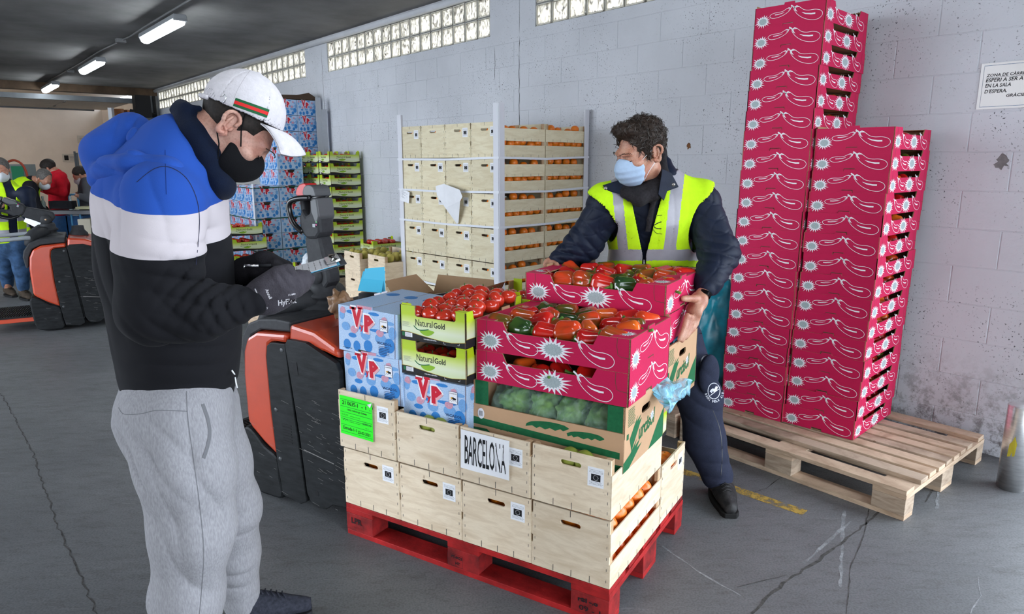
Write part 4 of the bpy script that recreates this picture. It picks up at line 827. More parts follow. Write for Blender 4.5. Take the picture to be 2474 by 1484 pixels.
def drape(name, pts, m, nx, ny, amp, seed):
    """a rumpled film spanned over a grid of control points pts[j][i]"""
    q = MB(); V = []; H_, W_ = len(pts), len(pts[0])
    for j in range(ny+1):
        for i in range(nx+1):
            u, v = i/nx*(W_-1), j/ny*(H_-1); a, b_ = min(int(u), W_-2), min(int(v), H_-2); fu, fv = u-a, v-b_
            p = (Vector(pts[b_][a])*(1-fu)+Vector(pts[b_][a+1])*fu)*(1-fv)+(Vector(pts[b_+1][a])*(1-fu)+Vector(pts[b_+1][a+1])*fu)*fv
            nn = Vector((mnoise.noise(p*22+Vector((seed, 0, 0))), mnoise.noise(p*22+Vector((0, seed, 0))), mnoise.noise(p*22+Vector((0, 0, seed)))))
            V.append(p+nn*amp)
    q.add(V, [(j*(nx+1)+i, j*(nx+1)+i+1, (j+1)*(nx+1)+i+1, (j+1)*(nx+1)+i) for j in range(ny) for i in range(nx)], m, None, True); return q.mesh(name)
pts = [[(.07+x*.0925, .010-.004*(x % 2), .134) for x in range(6)], [(.07+x*.0925, .022, .170) for x in range(6)], [(.07+x*.0925, .045, .212) for x in range(6)], [(.07+x*.0925, .16, .222) for x in range(6)], [(.07+x*.0925, .30, .215) for x in range(6)]]
thing('plastic_bag', 'clear plastic bag around the lettuces in the front brown carton', 'bag', MA, None, data=drape('plastic_bag', pts, M_FILM, 46, 26, .012, 3))
pts = [[(.600, .26+i*.03, .228+.006*(i % 2)) for i in range(6)], [(.635, .24+i*.04, .235-.012*abs(i-2)) for i in range(6)], [(.675, .20+i*.052, .205-.01*i) for i in range(6)], [(.690, .20+i*.05, .165+.012*i) for i in range(6)], [(.655, .22+i*.04, .175+.010*i) for i in range(6)], [(.612, .24+i*.035, .212) for i in range(6)]]
thing('plastic_bag', 'light blue plastic bag end hanging out between the pink tray and the brown carton', 'bag', MA, None, data=drape('plastic_bag', pts, M_BFILM, 30, 30, .014, 9))
pts = [[(.585, .10+i*.025, .212+.02*(i % 2)) for i in range(4)], [(.59, .10+i*.03, .240) for i in range(4)], [(.54, .10+i*.03, .250) for i in range(4)], [(.50, .10+i*.03, .22) for i in range(4)]]
thing('plastic_bag', 'deep blue plastic bag bulging from the back brown carton beside the man\'s fingers', 'bag', MB2, None, data=drape('plastic_bag', pts, M_BFILM2, 20, 20, .012, 4))
# ============================================================ pink tray stacks on the pine pallets by the wall
bds = [(0, .085), (.165, .245), (.268, .345), (.372, .448), (.474, .545), (.566, .636), (.662, .725), (.76, .83), (.915, 1.0)]
MPA = MWALL @ T((-2.245, 3.115, 0)); make_pallet(1.2, 1.0, bds, M_PINE, M_PINEOLD, 'unpainted pine pallet under the two pink tray stacks', 'pine pallets by the wall', MPA)
MPB = MWALL @ T((-3.475, 3.10, 0)) @ RZ(.01); make_pallet(1.2, 1.0, bds, M_PINE, M_PINEOLD, 'unpainted pine pallet behind the man\'s legs, left of the tray stacks', 'pine pallets by the wall', MPB)
q = MB(); q.tube([(.15, .125, .095), (1.05, .125, .095)], .017, M_DARK, 8); thing('rubber_hose', 'black hose lying between the boards of the pine pallet', 'hose', MPA, None, data=q.mesh('rubber_hose'))
SC = .93; YS = math.radians(44.0)
def pink_stack(corner, n, name, lean, seed, fruit_from):
    rnd = random.Random(seed); hz = .1045
    for k in range(n):
        z = .145+k*hz; M = T((corner[0]+lean[0]*k/n+rnd.uniform(-.003, .003), corner[1]+lean[1]*k/n+rnd.uniform(-.003, .003), z)) @ RZ(YS+rnd.uniform(-.008, .008)) @ Matrix.Diagonal((SC, SC, hz/.115, 1))
        tray(M, 'dark pink printed tray, %s stack by the wall, %s' % (name, lay(k, n)), 'pink trays in the %s stack by the wall' % name)
        if k >= fruit_from:
            for j in range(3):
                kd = rnd.choice(('red', 'red', 'green and red', 'orange-red')); b_, s_ = PEP[kd][j]
                thing('bell_pepper', 'pepper in a window of the %s stack, %s, %s one' % (name, lay(k, n, 'tray'), ('near', 'middle', 'far')[j]), 'pepper', M @ T((.19+j*.11, .075, .052)) @ RZ(rnd.uniform(-.5, .5)) @ RX(j), 'peppers inside the %s stack' % name, data=b_)
pink_stack((1.757, 3.363), 15, 'shorter right', (.055, .02), 21, 0)
pink_stack((1.481, 3.622), 21, 'taller left', (.07, .03), 22, 14)
# blue plastic behind the man's leg
thing('plastic_bundle', 'blue plastic bundle on the pallet behind the man, beside the tall stack', 'plastic', T((1.25, 4.15, .52)), None, data=crumple('plastic_bundle', mat('turquoise_plastic', (.01, .22, .30), .3, .3, 10), .16, .12, .38, 2.2, .3))
# bollard
M_STEEL = mat('brushed_steel', (.78, .78, .78), .30, .12, 12, .15, 40, metal=.9, stretch=(1, 1, 6))
q = MB(); q.lathe([(.058, 0), (.058, .415), (.055, .42), (0, .42)], M_STEEL, 28); bd = q.mesh('bollard')
q = MB(); q.prism([(-.018, .02), (.012, .03), (.016, .09), (.004, .13), (-.004, .10), (-.014, .085)], lambda u, v, h_: (.0595*math.sin(u/.0595-.9), -.0595*math.cos(u/.0595-.9), .15+v+h_*0), 0, .0, mat('yellow_tape', (.5, .42, .04), .5), None)
thing('bollard', 'short stainless steel bollard with yellow tape remains by the door jamb', 'bollard', T((2.42, 3.13, 0)), None, data=bd, parts=[('tape_remnant', q.mesh('tape_remnant'))])
# loading-zone sign
q, F = sheet(.42, .225, mat('laminated_sheet', (.56, .53, .50), .25, coat=.3), .002, seed=8)
q.ribbon([(.015, .012), (.405, .012), (.405, .213), (.015, .213)], .002, F, .0002, mat('blue_border', (.03, .10, .22), .5), True)
for s_, z, w, x in (('ZONA DE CÀRREGA', .158, .195, .028), ('ESPERI A SER AVISAT', .132, .225, .028), ('EN LA SALA', .106, .112, .028), ("D'ESPERA.", .078, .098, .028), ('GRÀCIES', .055, .09, .125)): put_text(q, s_, F, x, z, w, .0185, 0, M_INK, .02, 2, .15)
q.ribbon([(.026, .154), (.225, .154)], .0014, F, .0003, M_INK)
thing('wall_sign', 'taped sign reading ZONA DE CÀRREGA on the block wall at the right', 'sign', MWALL @ T((-1.318, YW-.004, 1.812)), None, data=q.mesh('wall_sign'))
# ============================================================ banded rack of orange crates
MR = T((-.0949, 5.0928, 0)) @ RZ(-.787)
for k in range(2): make_pallet(1.2, 1.0, [(0, .12), (.2, .3), (.39, .49), (.59, .69), (.78, .88), (.9, 1.0)], M_PINE, M_PINEOLD, 'timber pallet under the banded crates, %s of two' % ('lower', 'upper')[k], 'pallets under the banded crates', MR @ T((-1.2, 0, k*.145)))
rr = random.Random(5); n = 0
for k in range(6):
    for i in range(4):
        for j in range(2):
            if j == 1 and not (i == 3 or k == 5): continue
            lab = 'pale plywood crate in the banded rack, %s, %s column, %s' % (lay(k, 6, 'tier'), ORD[i], 'front' if j == 0 else 'back')
            make_crate(CR_RACK, MR @ T((-1.197+i*.3+rr.uniform(-.002, .002), .002+j*.5, .297+k*.257)), lab, 'crates in the banded rack', (.205, -.0003, .150) if not (i == 1 and k == 5) else None)
        o = .29*0
        if i < 4: thing('orange', 'orange glimpsed through a hand slot of the rack, %s, %s column' % (lay(k, 6, 'tier'), ORD[i]), 'orange', MR @ T((-1.197+i*.3+.16, .05, .297+k*.257+.185)), 'oranges behind the hand slots of the rack', data=ORANGES_FAR[i % 2])
    for j in range(2):
        for r_, (z, m_) in enumerate(((.105, 6), (.222, 4))):
            for c in range(m_):
                y = .03+j*.5+.05+c*.073+(rr.uniform(-.01, .01)) if r_ == 0 else .03+j*.5+.06+c*.105+rr.uniform(-.02, .02)
                n += 1; thing('orange', 'orange in the %s side gap of the rack, %s, %s crate, %s along' % (('middle', 'upper')[r_], lay(k, 6, 'tier'), ('near', 'far')[j], ORD[c]), 'orange', MR @ T((-.045-rr.uniform(0, .01), y, .297+k*.257+z+(rr.uniform(-.012, .012) if r_ == 0 else rr.uniform(-.03, .012)))), 'oranges behind the side slats of the rack', data=ORANGES_FAR[n % 2])
M_CPOST = mat('white_corner_post', (.68, .68, .72), .5)
def lpost(sx, sy): 
    q = MB(); w = .052; q.box(min(0, -sx*w), max(0, -sx*w), min(0, sy*.006), max(0, sy*.006), 0, 1.96, M_CPOST); q.box(min(0, sx*.006), max(0, sx*.006), min(0, -sy*w), max(0, -sy*w), 0, 1.96, M_CPOST); return q.mesh('corner_post')
for (x, y, sx, sy, h, lab) in ((.004, -.003, 1, -1, 0, 'white cardboard corner post at the near right corner of the banded rack'), (-1.202, -.003, -1, -1, 0, 'white corner post at the left corner of the banded rack'), (.004, 1.002, 1, 1, 0, 'white corner post at the far right corner of the banded rack, by the wall')):
    thing('corner_post', lab, 'post', MR @ T((x, y, .0 if sx > 0 else -.03)), 'corner posts of the banded rack', data=lpost(sx, sy))
M_BAND = mat('white_strapping', (.72, .73, .77), .4)
for k, (zl, zr, zb, nm) in enumerate(((1.572, 1.580, 1.59, 'top'), (1.325, 1.335, 1.345, 'second'), (1.075, 1.08, 1.10, 'third'), (.58, .565, .58, 'lowest'))):
    q = MB(); P_ = [(-1.212, .5, zl), (-1.212, -.012, zl), (-.6, -.014, (zl+zr)/2-.008), (.012, -.012, zr), (.013, .5, (zr+zb)/2-.012), (.012, 1.01, zb)]
    for a, c in zip(P_, P_[1:]):
        a, c = Vector(a), Vector(c); q.add([a+Vector((0, 0, -.008)), c+Vector((0, 0, -.008)), c+Vector((0, 0, .008)), a+Vector((0, 0, .008))], [(0, 1, 2, 3)], M_BAND)
        d = (c-a).normalized().cross(Vector((0, 0, 1)))*-.0015; q.add([a+d+Vector((0, 0, -.008)), c+d+Vector((0, 0, -.008)), c+d+Vector((0, 0, .008)), a+d+Vector((0, 0, .008))], [(3, 2, 1, 0)], M_BAND)
    thing('strapping_band', 'white plastic strapping band around the crate rack, %s' % nm, 'strap', MR, 'strapping bands of the rack', data=q.mesh('strapping_band'))
q, F = sheet(.125, .095, M_SHEET, .008, seed=3)
for j in range(8): q.flat([(.015, .085-j*.0075), (.05+.05*((j*7) % 3)/2, .085-j*.0075), (.05+.05*((j*7) % 3)/2, .0875-j*.0075), (.015, .0875-j*.0075)], F, .0002, M_INKG)
thing('paper_sheet', 'small printed delivery note under the second band of the rack', 'sheet', MR @ T((-1.18, -.018, 1.235)) @ RY(.18), None, data=q.mesh('paper_sheet'))
q = MB(); V = []
out = [(0, .225), (.10, .245), (.30, .205), (.335, .155), (.30, .12), (.225, -.05), (.20, -.06), (.10, .06), (.02, .15)]
q.prism([(u, v) for u, v in out][::-1], lambda u, v, h_: (u, -h_-.02-.10*max(0, u-.18)**1.2-.03*math.sin(v*9), v), 0, .001, M_SHEET); thing('paper_sheet', 'large curled white plastic sleeve hanging on the front of the rack', 'sheet', MR @ T((-.66, -.006, 1.14)), None, data=q.mesh('paper_sheet'))
# ============================================================ pear crates beyond the truck
MPc = T(at(868, 612, 6.05)) ; MPc = T((MPc[0][3], MPc[1][3], 0)) @ RZ(ROTW)
make_pallet(1.0, 1.2, [(0, .12), (.25, .35), (.5, .6), (.75, .85), (1.08, 1.2)], M_PINE, M_PINEOLD, 'timber pallet under the pear crates', None, MPc @ T((-.85, -.1, 0)))
for (x, y, n_, nm) in ((-.29, 0, 3, 'left'), (.06, .05, 3, 'right'), (-.10, .62, 3, 'rear')):
    for k in range(n_):
        M = MPc @ T((x, y, .145+k*.207)); make_crate(CR_RACK if False else CR_PEAR if 'CR_PEAR' in globals() else CR_LOW, M, 'plywood crate of pears, %s stack beyond the pallet truck, %s' % (nm, lay(k, n_)), 'pear crates beyond the truck')
        if k == n_-1:
            for j in range(10): thing('pear', 'yellow pear on top of the %s pear crate, %s' % (nm, ORD[j]), 'pear', M @ T((.05+.065*(j % 4), .06+.13*(j//4)+.02*(j % 2), .185)) @ RX(j), 'pears in the %s crate' % nm, data=PEAR)
        else:
            for j in range(5): thing('pear', 'green pear between the %s pear crates, %s gap, %s along' % (nm, ('lower', 'upper')[k], ORD[j]), 'pear', M @ T((.255, .06+.085*j, .150)) @ RX(j), 'pears between the %s crates' % nm, data=GREENFRUIT)
# ============================================================ lime stack against the wall
P0 = at(796, 365, 8.48); MG = T((P0.x, P0.y, 0)) @ RZ(ROTW)
for k in range(11):
    for i in range(3):
        for j in range(1):
            thing('tomato_box', 'lime green tomato box, tall stack by the wall, %s, %s column' % (lay(k, 11), ORD[i]), 'box', MG @ T((-.312*(3-i)+rr.uniform(-.003, .003), rr.uniform(-.004, .004), .144+k*.1395)), 'lime green boxes in the stack by the wall', parts=LB)
        if True:
            for t_ in range(2): put_far = thing('tomato', 'tomato in the tall lime stack, %s, %s column, %s one' % (lay(k, 11), ORD[i], ('left', 'right')[t_]), 'tomato', MG @ T((-.312*(3-i)+.10+.09*t_, .06, .144+k*.1395+.085)), 'tomatoes in the lime stack by the wall', data=TOMS[t_][0])
    for t_ in range(3): thing('tomato', 'tomato in a side window of the tall lime stack, %s, %s one' % (lay(k, 11), ('near', 'middle', 'far')[t_]), 'tomato', MG @ T((-.06, .11+.08*t_, .144+k*.1395+.085)), 'tomatoes at the side of the lime stack', data=TOMS[t_][0])
q = MB(); q.box(-1.0, .05, -.05, .45, 0, .143, M_PINE); thing('pallet', 'timber pallet under the tall lime green stack', 'pallet', MG, None, data=q.mesh('pallet'))
def lime_far(M, lab, n_=6):
    thing('tomato_box', lab, 'box', M, 'loose lime green boxes', parts=LB)
    for j in range(n_): thing('tomato', 'tomato in the %s lime box beside the blue cartons, %s' % (lab.split()[-1], ORD[j]), 'tomato', M @ T((.07+.08*(j % 3), .09+.10*(j//3), .105)), 'tomatoes in the loose lime boxes', data=TOMS[j % 3][0])
P1 = at(905, 612, 7.6); M1 = T((P1.x, P1.y, 0)) @ RZ(ROTW)
for k in range(4): thing('tomato_box', 'lime green box in the low stack behind the pear crates, %s' % from_(k, 4), 'box', M1 @ T((-.32, 0, .144+k*.1395)), 'lime green boxes behind the pears', parts=LB)
for j in range(9): thing('tomato', 'tomato on the low lime stack behind the pears, %s' % ORD[j], 'tomato', M1 @ T((-.25+.08*(j % 3), .08+.10*(j//3), .144+.1395*3+.108)), 'tomatoes on the low lime stack', data=TOMS[j % 3][0])
lime_far(T(at(735, 642, 7.4)) @ RZ(ROTW) @ T((-.305, 0, -.135)), 'lime green box of tomatoes on the floor stack, right of the blue cartons')
for k in range(2): thing('tomato_box', 'lime green box under the tomatoes right of the blue cartons, %s' % ('upper', 'lower')[k], 'box', T(at(735, 642, 7.4)) @ RZ(ROTW) @ T((-.305, 0, -.275-.14*k)), 'lime green boxes right of the blue cartons', parts=LB)
for k, (px, py) in enumerate(((552, 536), (563, 572), (571, 612))): lime_far(T(at(px, py+36, 8.0)) @ RZ(ROTW) @ T((-.30, 0, 0)), 'lime green box beside the blue cartons near the worker\'s chest, %s' % ('top', 'middle', 'bottom')[k])
# ============================================================ blue carton stacks
P2 = at(609, 435, 8.3); MV = T((P2.x, P2.y, 0)) @ RZ(ROTW) @ Matrix.Diagonal((.92, .78, .955, 1))
def far_blue(M, lab, grp): return thing('printed_carton', lab, 'carton', M, grp, data=VB_FAR[0], parts=VB_FAR[1])
for k in range(6):
    for i in range(3): far_blue(MV @ T((-.315*(3-i), 0, .144+k*.198)), 'blue printed carton, front banded stack, %s, %s column' % (lay(k, 6), ORD[i]), 'blue cartons in the front banded stack')
for k in range(8):
    for i in range(3):
        if i == 2 or k >= 6: far_blue(MV @ T((-.315*(3-i), .41, .144+k*.198)), 'blue printed carton, second stack behind the banded one, %s, %s column' % (lay(k, 8), ORD[i]), 'blue cartons in the second stack')
MT_ = T((at(724, 360, 9.35).x, at(724, 360, 9.35).y, 0)) @ RZ(ROTW) @ RZ(PI/2) @ Matrix.Diagonal((.82, 1, 1, 1))
for k in range(11):
    for i in range(2): far_blue(MT_ @ T((-.31+.315*i, 0, .144+k*.200)), 'blue printed carton, tallest stack against the wall, %s, %s one' % (lay(k, 11), ('near', 'far')[i]), 'blue cartons in the tallest stack')
q = MB(); q.prism([(-.32, 0), (.33, 0), (.33, .03), (.20, .09), (.05, .055), (-.32, .045)], plane((0, 0, 0), (1, 0, 0), (0, 0, 1), (0, -1, 0)), -.4, .01, mat('dark_card', (.07, .045, .03), .8)); thing('cardboard_sheet', 'dark brown cardboard sheet lying on the tallest blue stack', 'cardboard', MT_ @ T((0, 0, 0.146+11*.200)), None, data=q.mesh('cardboard_sheet'))
q = MB(); q.box(-.025, .025, -.004, 0, 0, 1.25, M_CPOST); thing('corner_post', 'white corner post on the front banded blue stack', 'post', MV @ T((.005, -.004, .11)), None, data=q.mesh('corner_post'))
for k, z in enumerate((1.315, .93, .53)):
    q = MB(); q.tube([(-.96, .41, z), (-.96, -.01, z), (0.01, -.012, z-.01), (.012, .82, z+.005)], .006, mat('green_strapping', (.01, .08, .05), .5), 6, smooth=False); thing('strapping_band', 'dark green strapping band around the blue cartons, %s' % ('top', 'middle', 'lowest')[k], 'strap', MV, 'green bands around the blue cartons', data=q.mesh('strapping_band'))
for k in range(4):
    q = MB(); F = plane((0, 0, 0), (1, 0, 0), (0, 0, 1), (0, -1, 0)); holed(q, .30, .10, .15, .05, .05, .02, F, .4, mat('white_card', (.55, .50, .42), .7)); thing('white_carton', 'small off-white carton on top of the blue cartons, %s from left' % ORD[k], 'carton', MV @ T((-.96-.31*0+.0+k*.16-.35, .02, .146+6*.198)) @ Matrix.Diagonal((.52, 1, 1, 1)), 'small white cartons', data=q.mesh('white_carton'))
# grey metal profiles leaning on the wall
M_ALU = mat('grey_profile', (.40, .42, .45), .45, .05, 6, metal=.2)
for k, (px, py, w_) in enumerate(((768, 236, .07), (781, 265, .10))):
    p = at(px, py, 9.35+.05*k); q = MB(); q.box(-w_/2, w_/2, 0, .02, 0, p.z, M_ALU); q.box(w_/2-.01, w_/2, -.05, 0, 0, p.z, M_ALU); thing('metal_profile', 'grey metal profile leaning on the wall beside the tallest blue stack, %s' % ('taller', 'shorter')[k], 'profile', T((p.x, p.y, 0)) @ RZ(ROTW), 'metal profiles on the wall', data=q.mesh('metal_profile'))
thing('plastic_bundle', 'crumpled clear plastic beside the truck tiller', 'plastic', T(at(748, 655, 6.6)), None, data=crumple('plastic_bundle', mat('crinkled_plastic', (.62, .66, .70), .2, .2, 30), .09, .09, .15, 4.4, .4))
q = MB()
MPS = T((at(745, 700, 5.6).x-.1, at(745, 700, 5.6).y, 0)) @ RZ(-.5)
make_pallet(1.2, .8, [(0, .1), (.14, .24), (.28, .38), (.42, .52), (.56, .66), (.70, .80)], M_PINE, M_PINE, 'empty timber pallet stack top seen past the clipboard', 'empty pallets beyond the truck', MPS @ T((-.6, 0, .144)))
make_pallet(1.2, .8, [(0, .1), (.14, .24), (.28, .38), (.42, .52), (.56, .66), (.70, .80)], M_PINE, M_PINE, 'empty timber pallet at the bottom beyond the truck', 'empty pallets beyond the truck', MPS @ T((-.6, 0, 0)))
# ============================================================ pallet trucks
M_TOR = mat('truck_orange', (.50, .055, .018), .28, .12, 3, coat=.4); M_TDK = mat('truck_black', (.010, .011, .012), .55, .5, 9, .12, 40, stretch=(1, 1, 4)); M_TGR = mat('truck_grey_plastic', (.035, .036, .039), .55, .15, 30, .1, 200)
M_TGR2 = mat('truck_mid_grey', (.075, .078, .082), .45); M_TUBE_ = mat('guard_tube', (.30, .32, .34), .4, .05, 10); M_TRED = mat('truck_red_button', (.60, .015, .015), .35); M_BRASS = mat('brass_bolt', (.45, .30, .18), .4, metal=.5)
M_SCR = mat('scratch_pale', (.22, .21, .20), .8); M_GLOSSB = mat('gloss_black', (.008, .008, .009), .18)
XZ = lambda u, v, h: (u, -h, v)             # outline in x, z seen from -y; height towards the viewer
def ext(pts, y0, y1, m, name, bev=.006):
    q = MB(); a = sum(pts[i][0]*pts[(i+1) % len(pts)][1]-pts[(i+1) % len(pts)][0]*pts[i][1] for i in range(len(pts)))
    if a < 0: pts = pts[::-1]
    q.prism(pts, XZ, -y1, -y0, m); return q.mesh(name, bevel=bev)
def truck_parts(tilt=0, base=(-.46, .36)):
    W = .70; P = []
    P.append(('chassis', ext([(-.60, .10), (-.02, .10), (-.02, .74), (-.30, .76), (-.56, .76), (-.60, .6)], .02, W-.02, M_TDK, 'chassis'), None))
    P.append(('skirt', ext(smooth_path([(-.66, .31), (-.60, .325), (-.52, .26), (-.433, .218), (-.424, .12), (-.415, .025), (-.50, .012), (-.58, .015), (-.63, .04), (-.65, .12)], 3), -.005, W+.005, M_TDK, 'skirt', .012), None))
    P.append(('rear_cover', ext([(-.43, .225), (-.52, .275), (-.60, .332), (-.625, .36), (-.628, .587), (-.615, .70), (-.585, .765), (-.52, .800), (-.326, .815), (-.326, .775), (-.415, .772), (-.442, .755), (-.452, .70), (-.448, .455)], .0, W, M_TOR, 'rear_cover', .014), None))
    P.append(('top_shell', ext([(-.655, .60), (-.668, .70), (-.655, .76), (-.61, .825), (-.53, .855), (-.42, .868), (-.326, .865), (-.326, .818), (-.52, .806), (-.59, .77), (-.622, .70), (-.636, .60)], .03, W-.03, M_TGR, 'top_shell', .010), None))
    hood = ext([(-.316, .78), (-.305, .862), (-.16, .845), (-.03, .79), (-.02, .745), (-.10, .765)], .005, W-.005, M_TOR, 'hood', .016); P.append(('hood', hood, None))
    sp = []; 
    for k in range(7):
        q = MB(); q.box(-.375+.006*k*0, -.318, -.0115, -.009, .315+k*.0135, .321+k*.0135, M_DARK); sp.append(('louvre', q.mesh('louvre'), None))
    for x, z in ((-.345, .745), (-.41, .46), (-.405, .225)):
        q = MB(); q.lathe([(0, .004), (.009, .004), (.011, 0)], M_TGR2, 10, RX(PI/2)); sp.append(('bolt', q.mesh('bolt'), T((x, -.009, z))))
    P1 = [(-.452, .70), (-.442, .752), (-.415, .770), (-.322, .775), (-.310, .62), (-.250, .053), (-.29, .030), (-.405, .045), (-.430, .22), (-.446, .455)]
    P.append(('side_panel', ext(P1, -.010, .01, M_TDK, 'side_panel', .004), None, sp))
    q = MB(); q.add([(-.375, -.0112, .245), (-.300, -.0112, .230), (-.300, -.0112, .234), (-.375, -.0112, .249)], [(0, 1, 2, 3)], M_SCR)
    P2 = [(-.318, .775), (-.30, .800), (-.19, .800), (-.02, .735), (0, .70), (0, .095), (-.08, .085), (-.125, .052), (-.175, .046), (-.215, .060), (-.238, .10), (-.262, .36)]
    rnd = random.Random(3); q = MB()
    for _ in range(60):
        x = rnd.uniform(-.22, -.01) if rnd.random() < .8 else rnd.uniform(-.60, -.26); z = rnd.uniform(.06, .55); l = rnd.uniform(.01, .05); q.add([(x, -.0162, z), (x+l, -.0162, z-l*.2), (x+l, -.0162, z-l*.2+.0009), (x, -.0162, z+.0012)], [(0, 1, 2, 3)], M_SCR)
    q.add([(-.24, -.0163, .305), (-.06, -.0163, .28), (-.06, -.0163, .284), (-.24, -.0163, .309)], [(0, 1, 2, 3)], M_SCR)
    h2 = MB(); h2.flat([(-.275, .70), (-.250, .705), (-.245, .65), (-.272, .645)], lambda u, v, h_=0: (u, -.0165, v), 0, M_DARK); h2.flat(ell(-.175, .115, .011, .013, 12), lambda u, v, h_=0: (u, -.0165, v), 0, M_DARK)
    P.append(('battery_panel', ext(P2, -.015, .01, M_TDK, 'battery_panel', .003), None, [('scratches', q.mesh('scratches'), None, None, None, 'stuff'), ('vent_hole', h2.mesh('vent_hole'), None)]))
    for y0, y1 in ((W-.01, W+.010),): P.append(('far_panel', ext(P1, y0, y1, M_TDK, 'far_panel', .004), None)); P.append(('far_panel', ext(P2, y0, y1, M_TDK, 'far_panel', .003), None))
    q = MB(); q.box(-1.12, -.60, .06, W-.06, .10, .142, M_TOR); P.append(('platform', q.mesh('platform', bevel=.004), None))
    q = MB(); q.box(-1.13, -.60, .05, W-.05, .142, .156, M_DARK)
    for i in range(24):
        for j in range(3):
            x = -1.11+i*.021; y = .07+j*.185; q.add([(x, y, .1562), (x+.007, y, .1562), (x+.035, y+.17, .1562), (x+.028, y+.17, .1562), (x+.001, y, .162), (x+.006, y, .162), (x+.034, y+.17, .162), (x+.029, y+.17, .162)], [(4, 5, 6, 7), (0, 4, 7, 3), (1, 2, 6, 5), (0, 1, 5, 4), (2, 3, 7, 6)], M_TGR)
    P.append(('rubber_mat', q.mesh('rubber_mat'), None))
    bx, by = base
    q = MB(); T_ = T((bx, by, 0)); q.lathe([(.13, .84), (.12, .865), (.075, .885), (.062, .905), (.080, .912), (.082, .925), (.066, .935), (.062, .965), (.052, .985), (0, .99)], M_TGR, 28, T_); P.append(('turret', q.mesh('turret'), None))
    q = MB(); q.tube([(-.62, .12, .80), (-.60, .16, .86), (-.53, .26, .90), (bx, by, .885), (-.53, .50, .90), (-.60, .58, .86), (-.62, .62, .80)], [.03, .052, .060, .062, .060, .052, .03], M_TGR, 14); P.append(('guard_bracket', q.mesh('guard_bracket'), None))
    q = MB(); q.lathe([(.085, .84), (.08, .87), (.055, .90), (.05, .94), (0, .945)], M_TGR, 20, T((-.22, .42, 0))); P.append(('cable_dome', q.mesh('cable_dome'), None))
    for y in (.12, .60):
        s = -1 if y < .3 else 1
        q = MB(); q.tube(smooth_path([(-.60, y, .865), (-.64, y+s*.012, .868), (-.74, y+s*.02, .862), (-.90, y+s*.02, .855), (-1.06, y+s*.02, .850)], 4, False), .019, M_TUBE_, 12)
        q2 = MB(); q2.tube([(-1.05, y+s*.02, .85), (-1.08, y+s*.02, .85), (-1.24, y+s*.02, .85)], [.019, .032, .030], M_TUBE_, 12); q2.box(-1.22, -1.08, y+s*.02-.033, y+s*.02+.033, .86, .89, M_TOR)
        P.append(('guard_tube', q.mesh('guard_tube'), None, [('side_pad', q2.mesh('side_pad'), None)]))
    # tiller, turned about its joint
    J = Vector((-.467, by, 1.016)); R_ = T(J) @ RY(tilt) @ T(-J)
    P.append(('tiller_mast', ext([(-.525, 1.20), (-.426, 1.204), (-.409, 1.137), (-.381, 1.03), (-.379, .99), (-.413, .955), (-.47, .965), (-.512, .99), (-.515, 1.05), (-.517, 1.111)], by-.040, by+.040, M_TGR, 'tiller_mast', .012), R_))
    head = [(-.545, 1.225), (-.50, 1.190), (-.44, 1.194), (-.410, 1.225), (-.414, 1.290), (-.424, 1.376), (-.470, 1.376), (-.475, 1.314), (-.500, 1.300), (-.527, 1.335), (-.545, 1.29)]
    P.append(('tiller_head', ext(head, by-.048, by+.048, M_TGR, 'tiller_head', .014), R_)); P.append(('yoke', ext([(-.54, 1.225), (-.555, 1.38), (-.535, 1.39), (-.50, 1.24)], by-.03, by+.03, M_TGR, 'yoke', .006), R_))
    P.append(('control_face', ext([(-.430, 1.255), (-.408, 1.30), (-.418, 1.385), (-.462, 1.385), (-.460, 1.32)], by-.052, by+.052, M_TGR2, 'control_face', .006), R_))
    P.append(('thumb_cap', ext(smooth_path([(-.505, 1.395), (-.500, 1.43), (-.475, 1.444), (-.440, 1.437), (-.425, 1.405), (-.43, 1.392)], 3), by-.05, by+.05, M_TGR2, 'thumb_cap', .012), R_))
    P.append(('safety_button', ext(smooth_path([(-.568, 1.393), (-.565, 1.42), (-.54, 1.445), (-.500, 1.448), (-.502, 1.41), (-.51, 1.393)], 3), by-.035, by+.035, M_TRED, 'safety_button', .012), R_))
    for s in (-1, 1):
        q = MB(); q.tube(smooth_path([(-.455, by+s*.052, 1.385), (-.52, by+s*.060, 1.382), (-.575, by+s*.062, 1.368), (-.592, by+s*.062, 1.340), (-.585, by+s*.060, 1.295), (-.565, by+s*.056, 1.255), (-.530, by+s*.044, 1.222)], 4, False), .0135, M_GLOSSB, 12); P.append(('grip', q.mesh('grip'), R_))
        q = MB(); q.lathe([(0, .012), (.040, .012), (.046, .004), (.046, -.01)], M_TGR, 28, RX(PI/2*(1 if s < 0 else -1))); b_ = MB(); b_.lathe([(0, .0165), (.008, .016), (.010, .012)], M_BRASS, 12, RX(PI/2*(1 if s < 0 else -1)))
        P.append(('hinge_disc', q.mesh('hinge_disc'), T((J.x, by+s*.043, J.z)), [('hinge_bolt', b_.mesh('hinge_bolt'), None)]))
    q = MB(); q.flat([(0, 0), (.018, 0), (.018, .016), (0, .016)], lambda u, v, h_=0: (-.452+u, by-.0530, 1.250+v), 0, M_TUBE_); q.flat(ell(-.425, 1.275, .003, .003, 8), lambda u, v, h_=0: (u, by-.0535, v), 0, mat('green_led', (.02, .7, .05), .4)); q.flat(ell(-.427, 1.262, .004, .004, 8), lambda u, v, h_=0: (u, by-.0535, v), 0, mat('pink_led', (.75, .03, .25), .4)); P.append(('status_light', q.mesh('status_light'), R_))
    for y0 in (.065, .44):
        q = MB(); q.box(-.02, 1.12, y0, y0+.17, .052, .092, M_TDK); P.append(('fork', q.mesh('fork', bevel=.006), None))
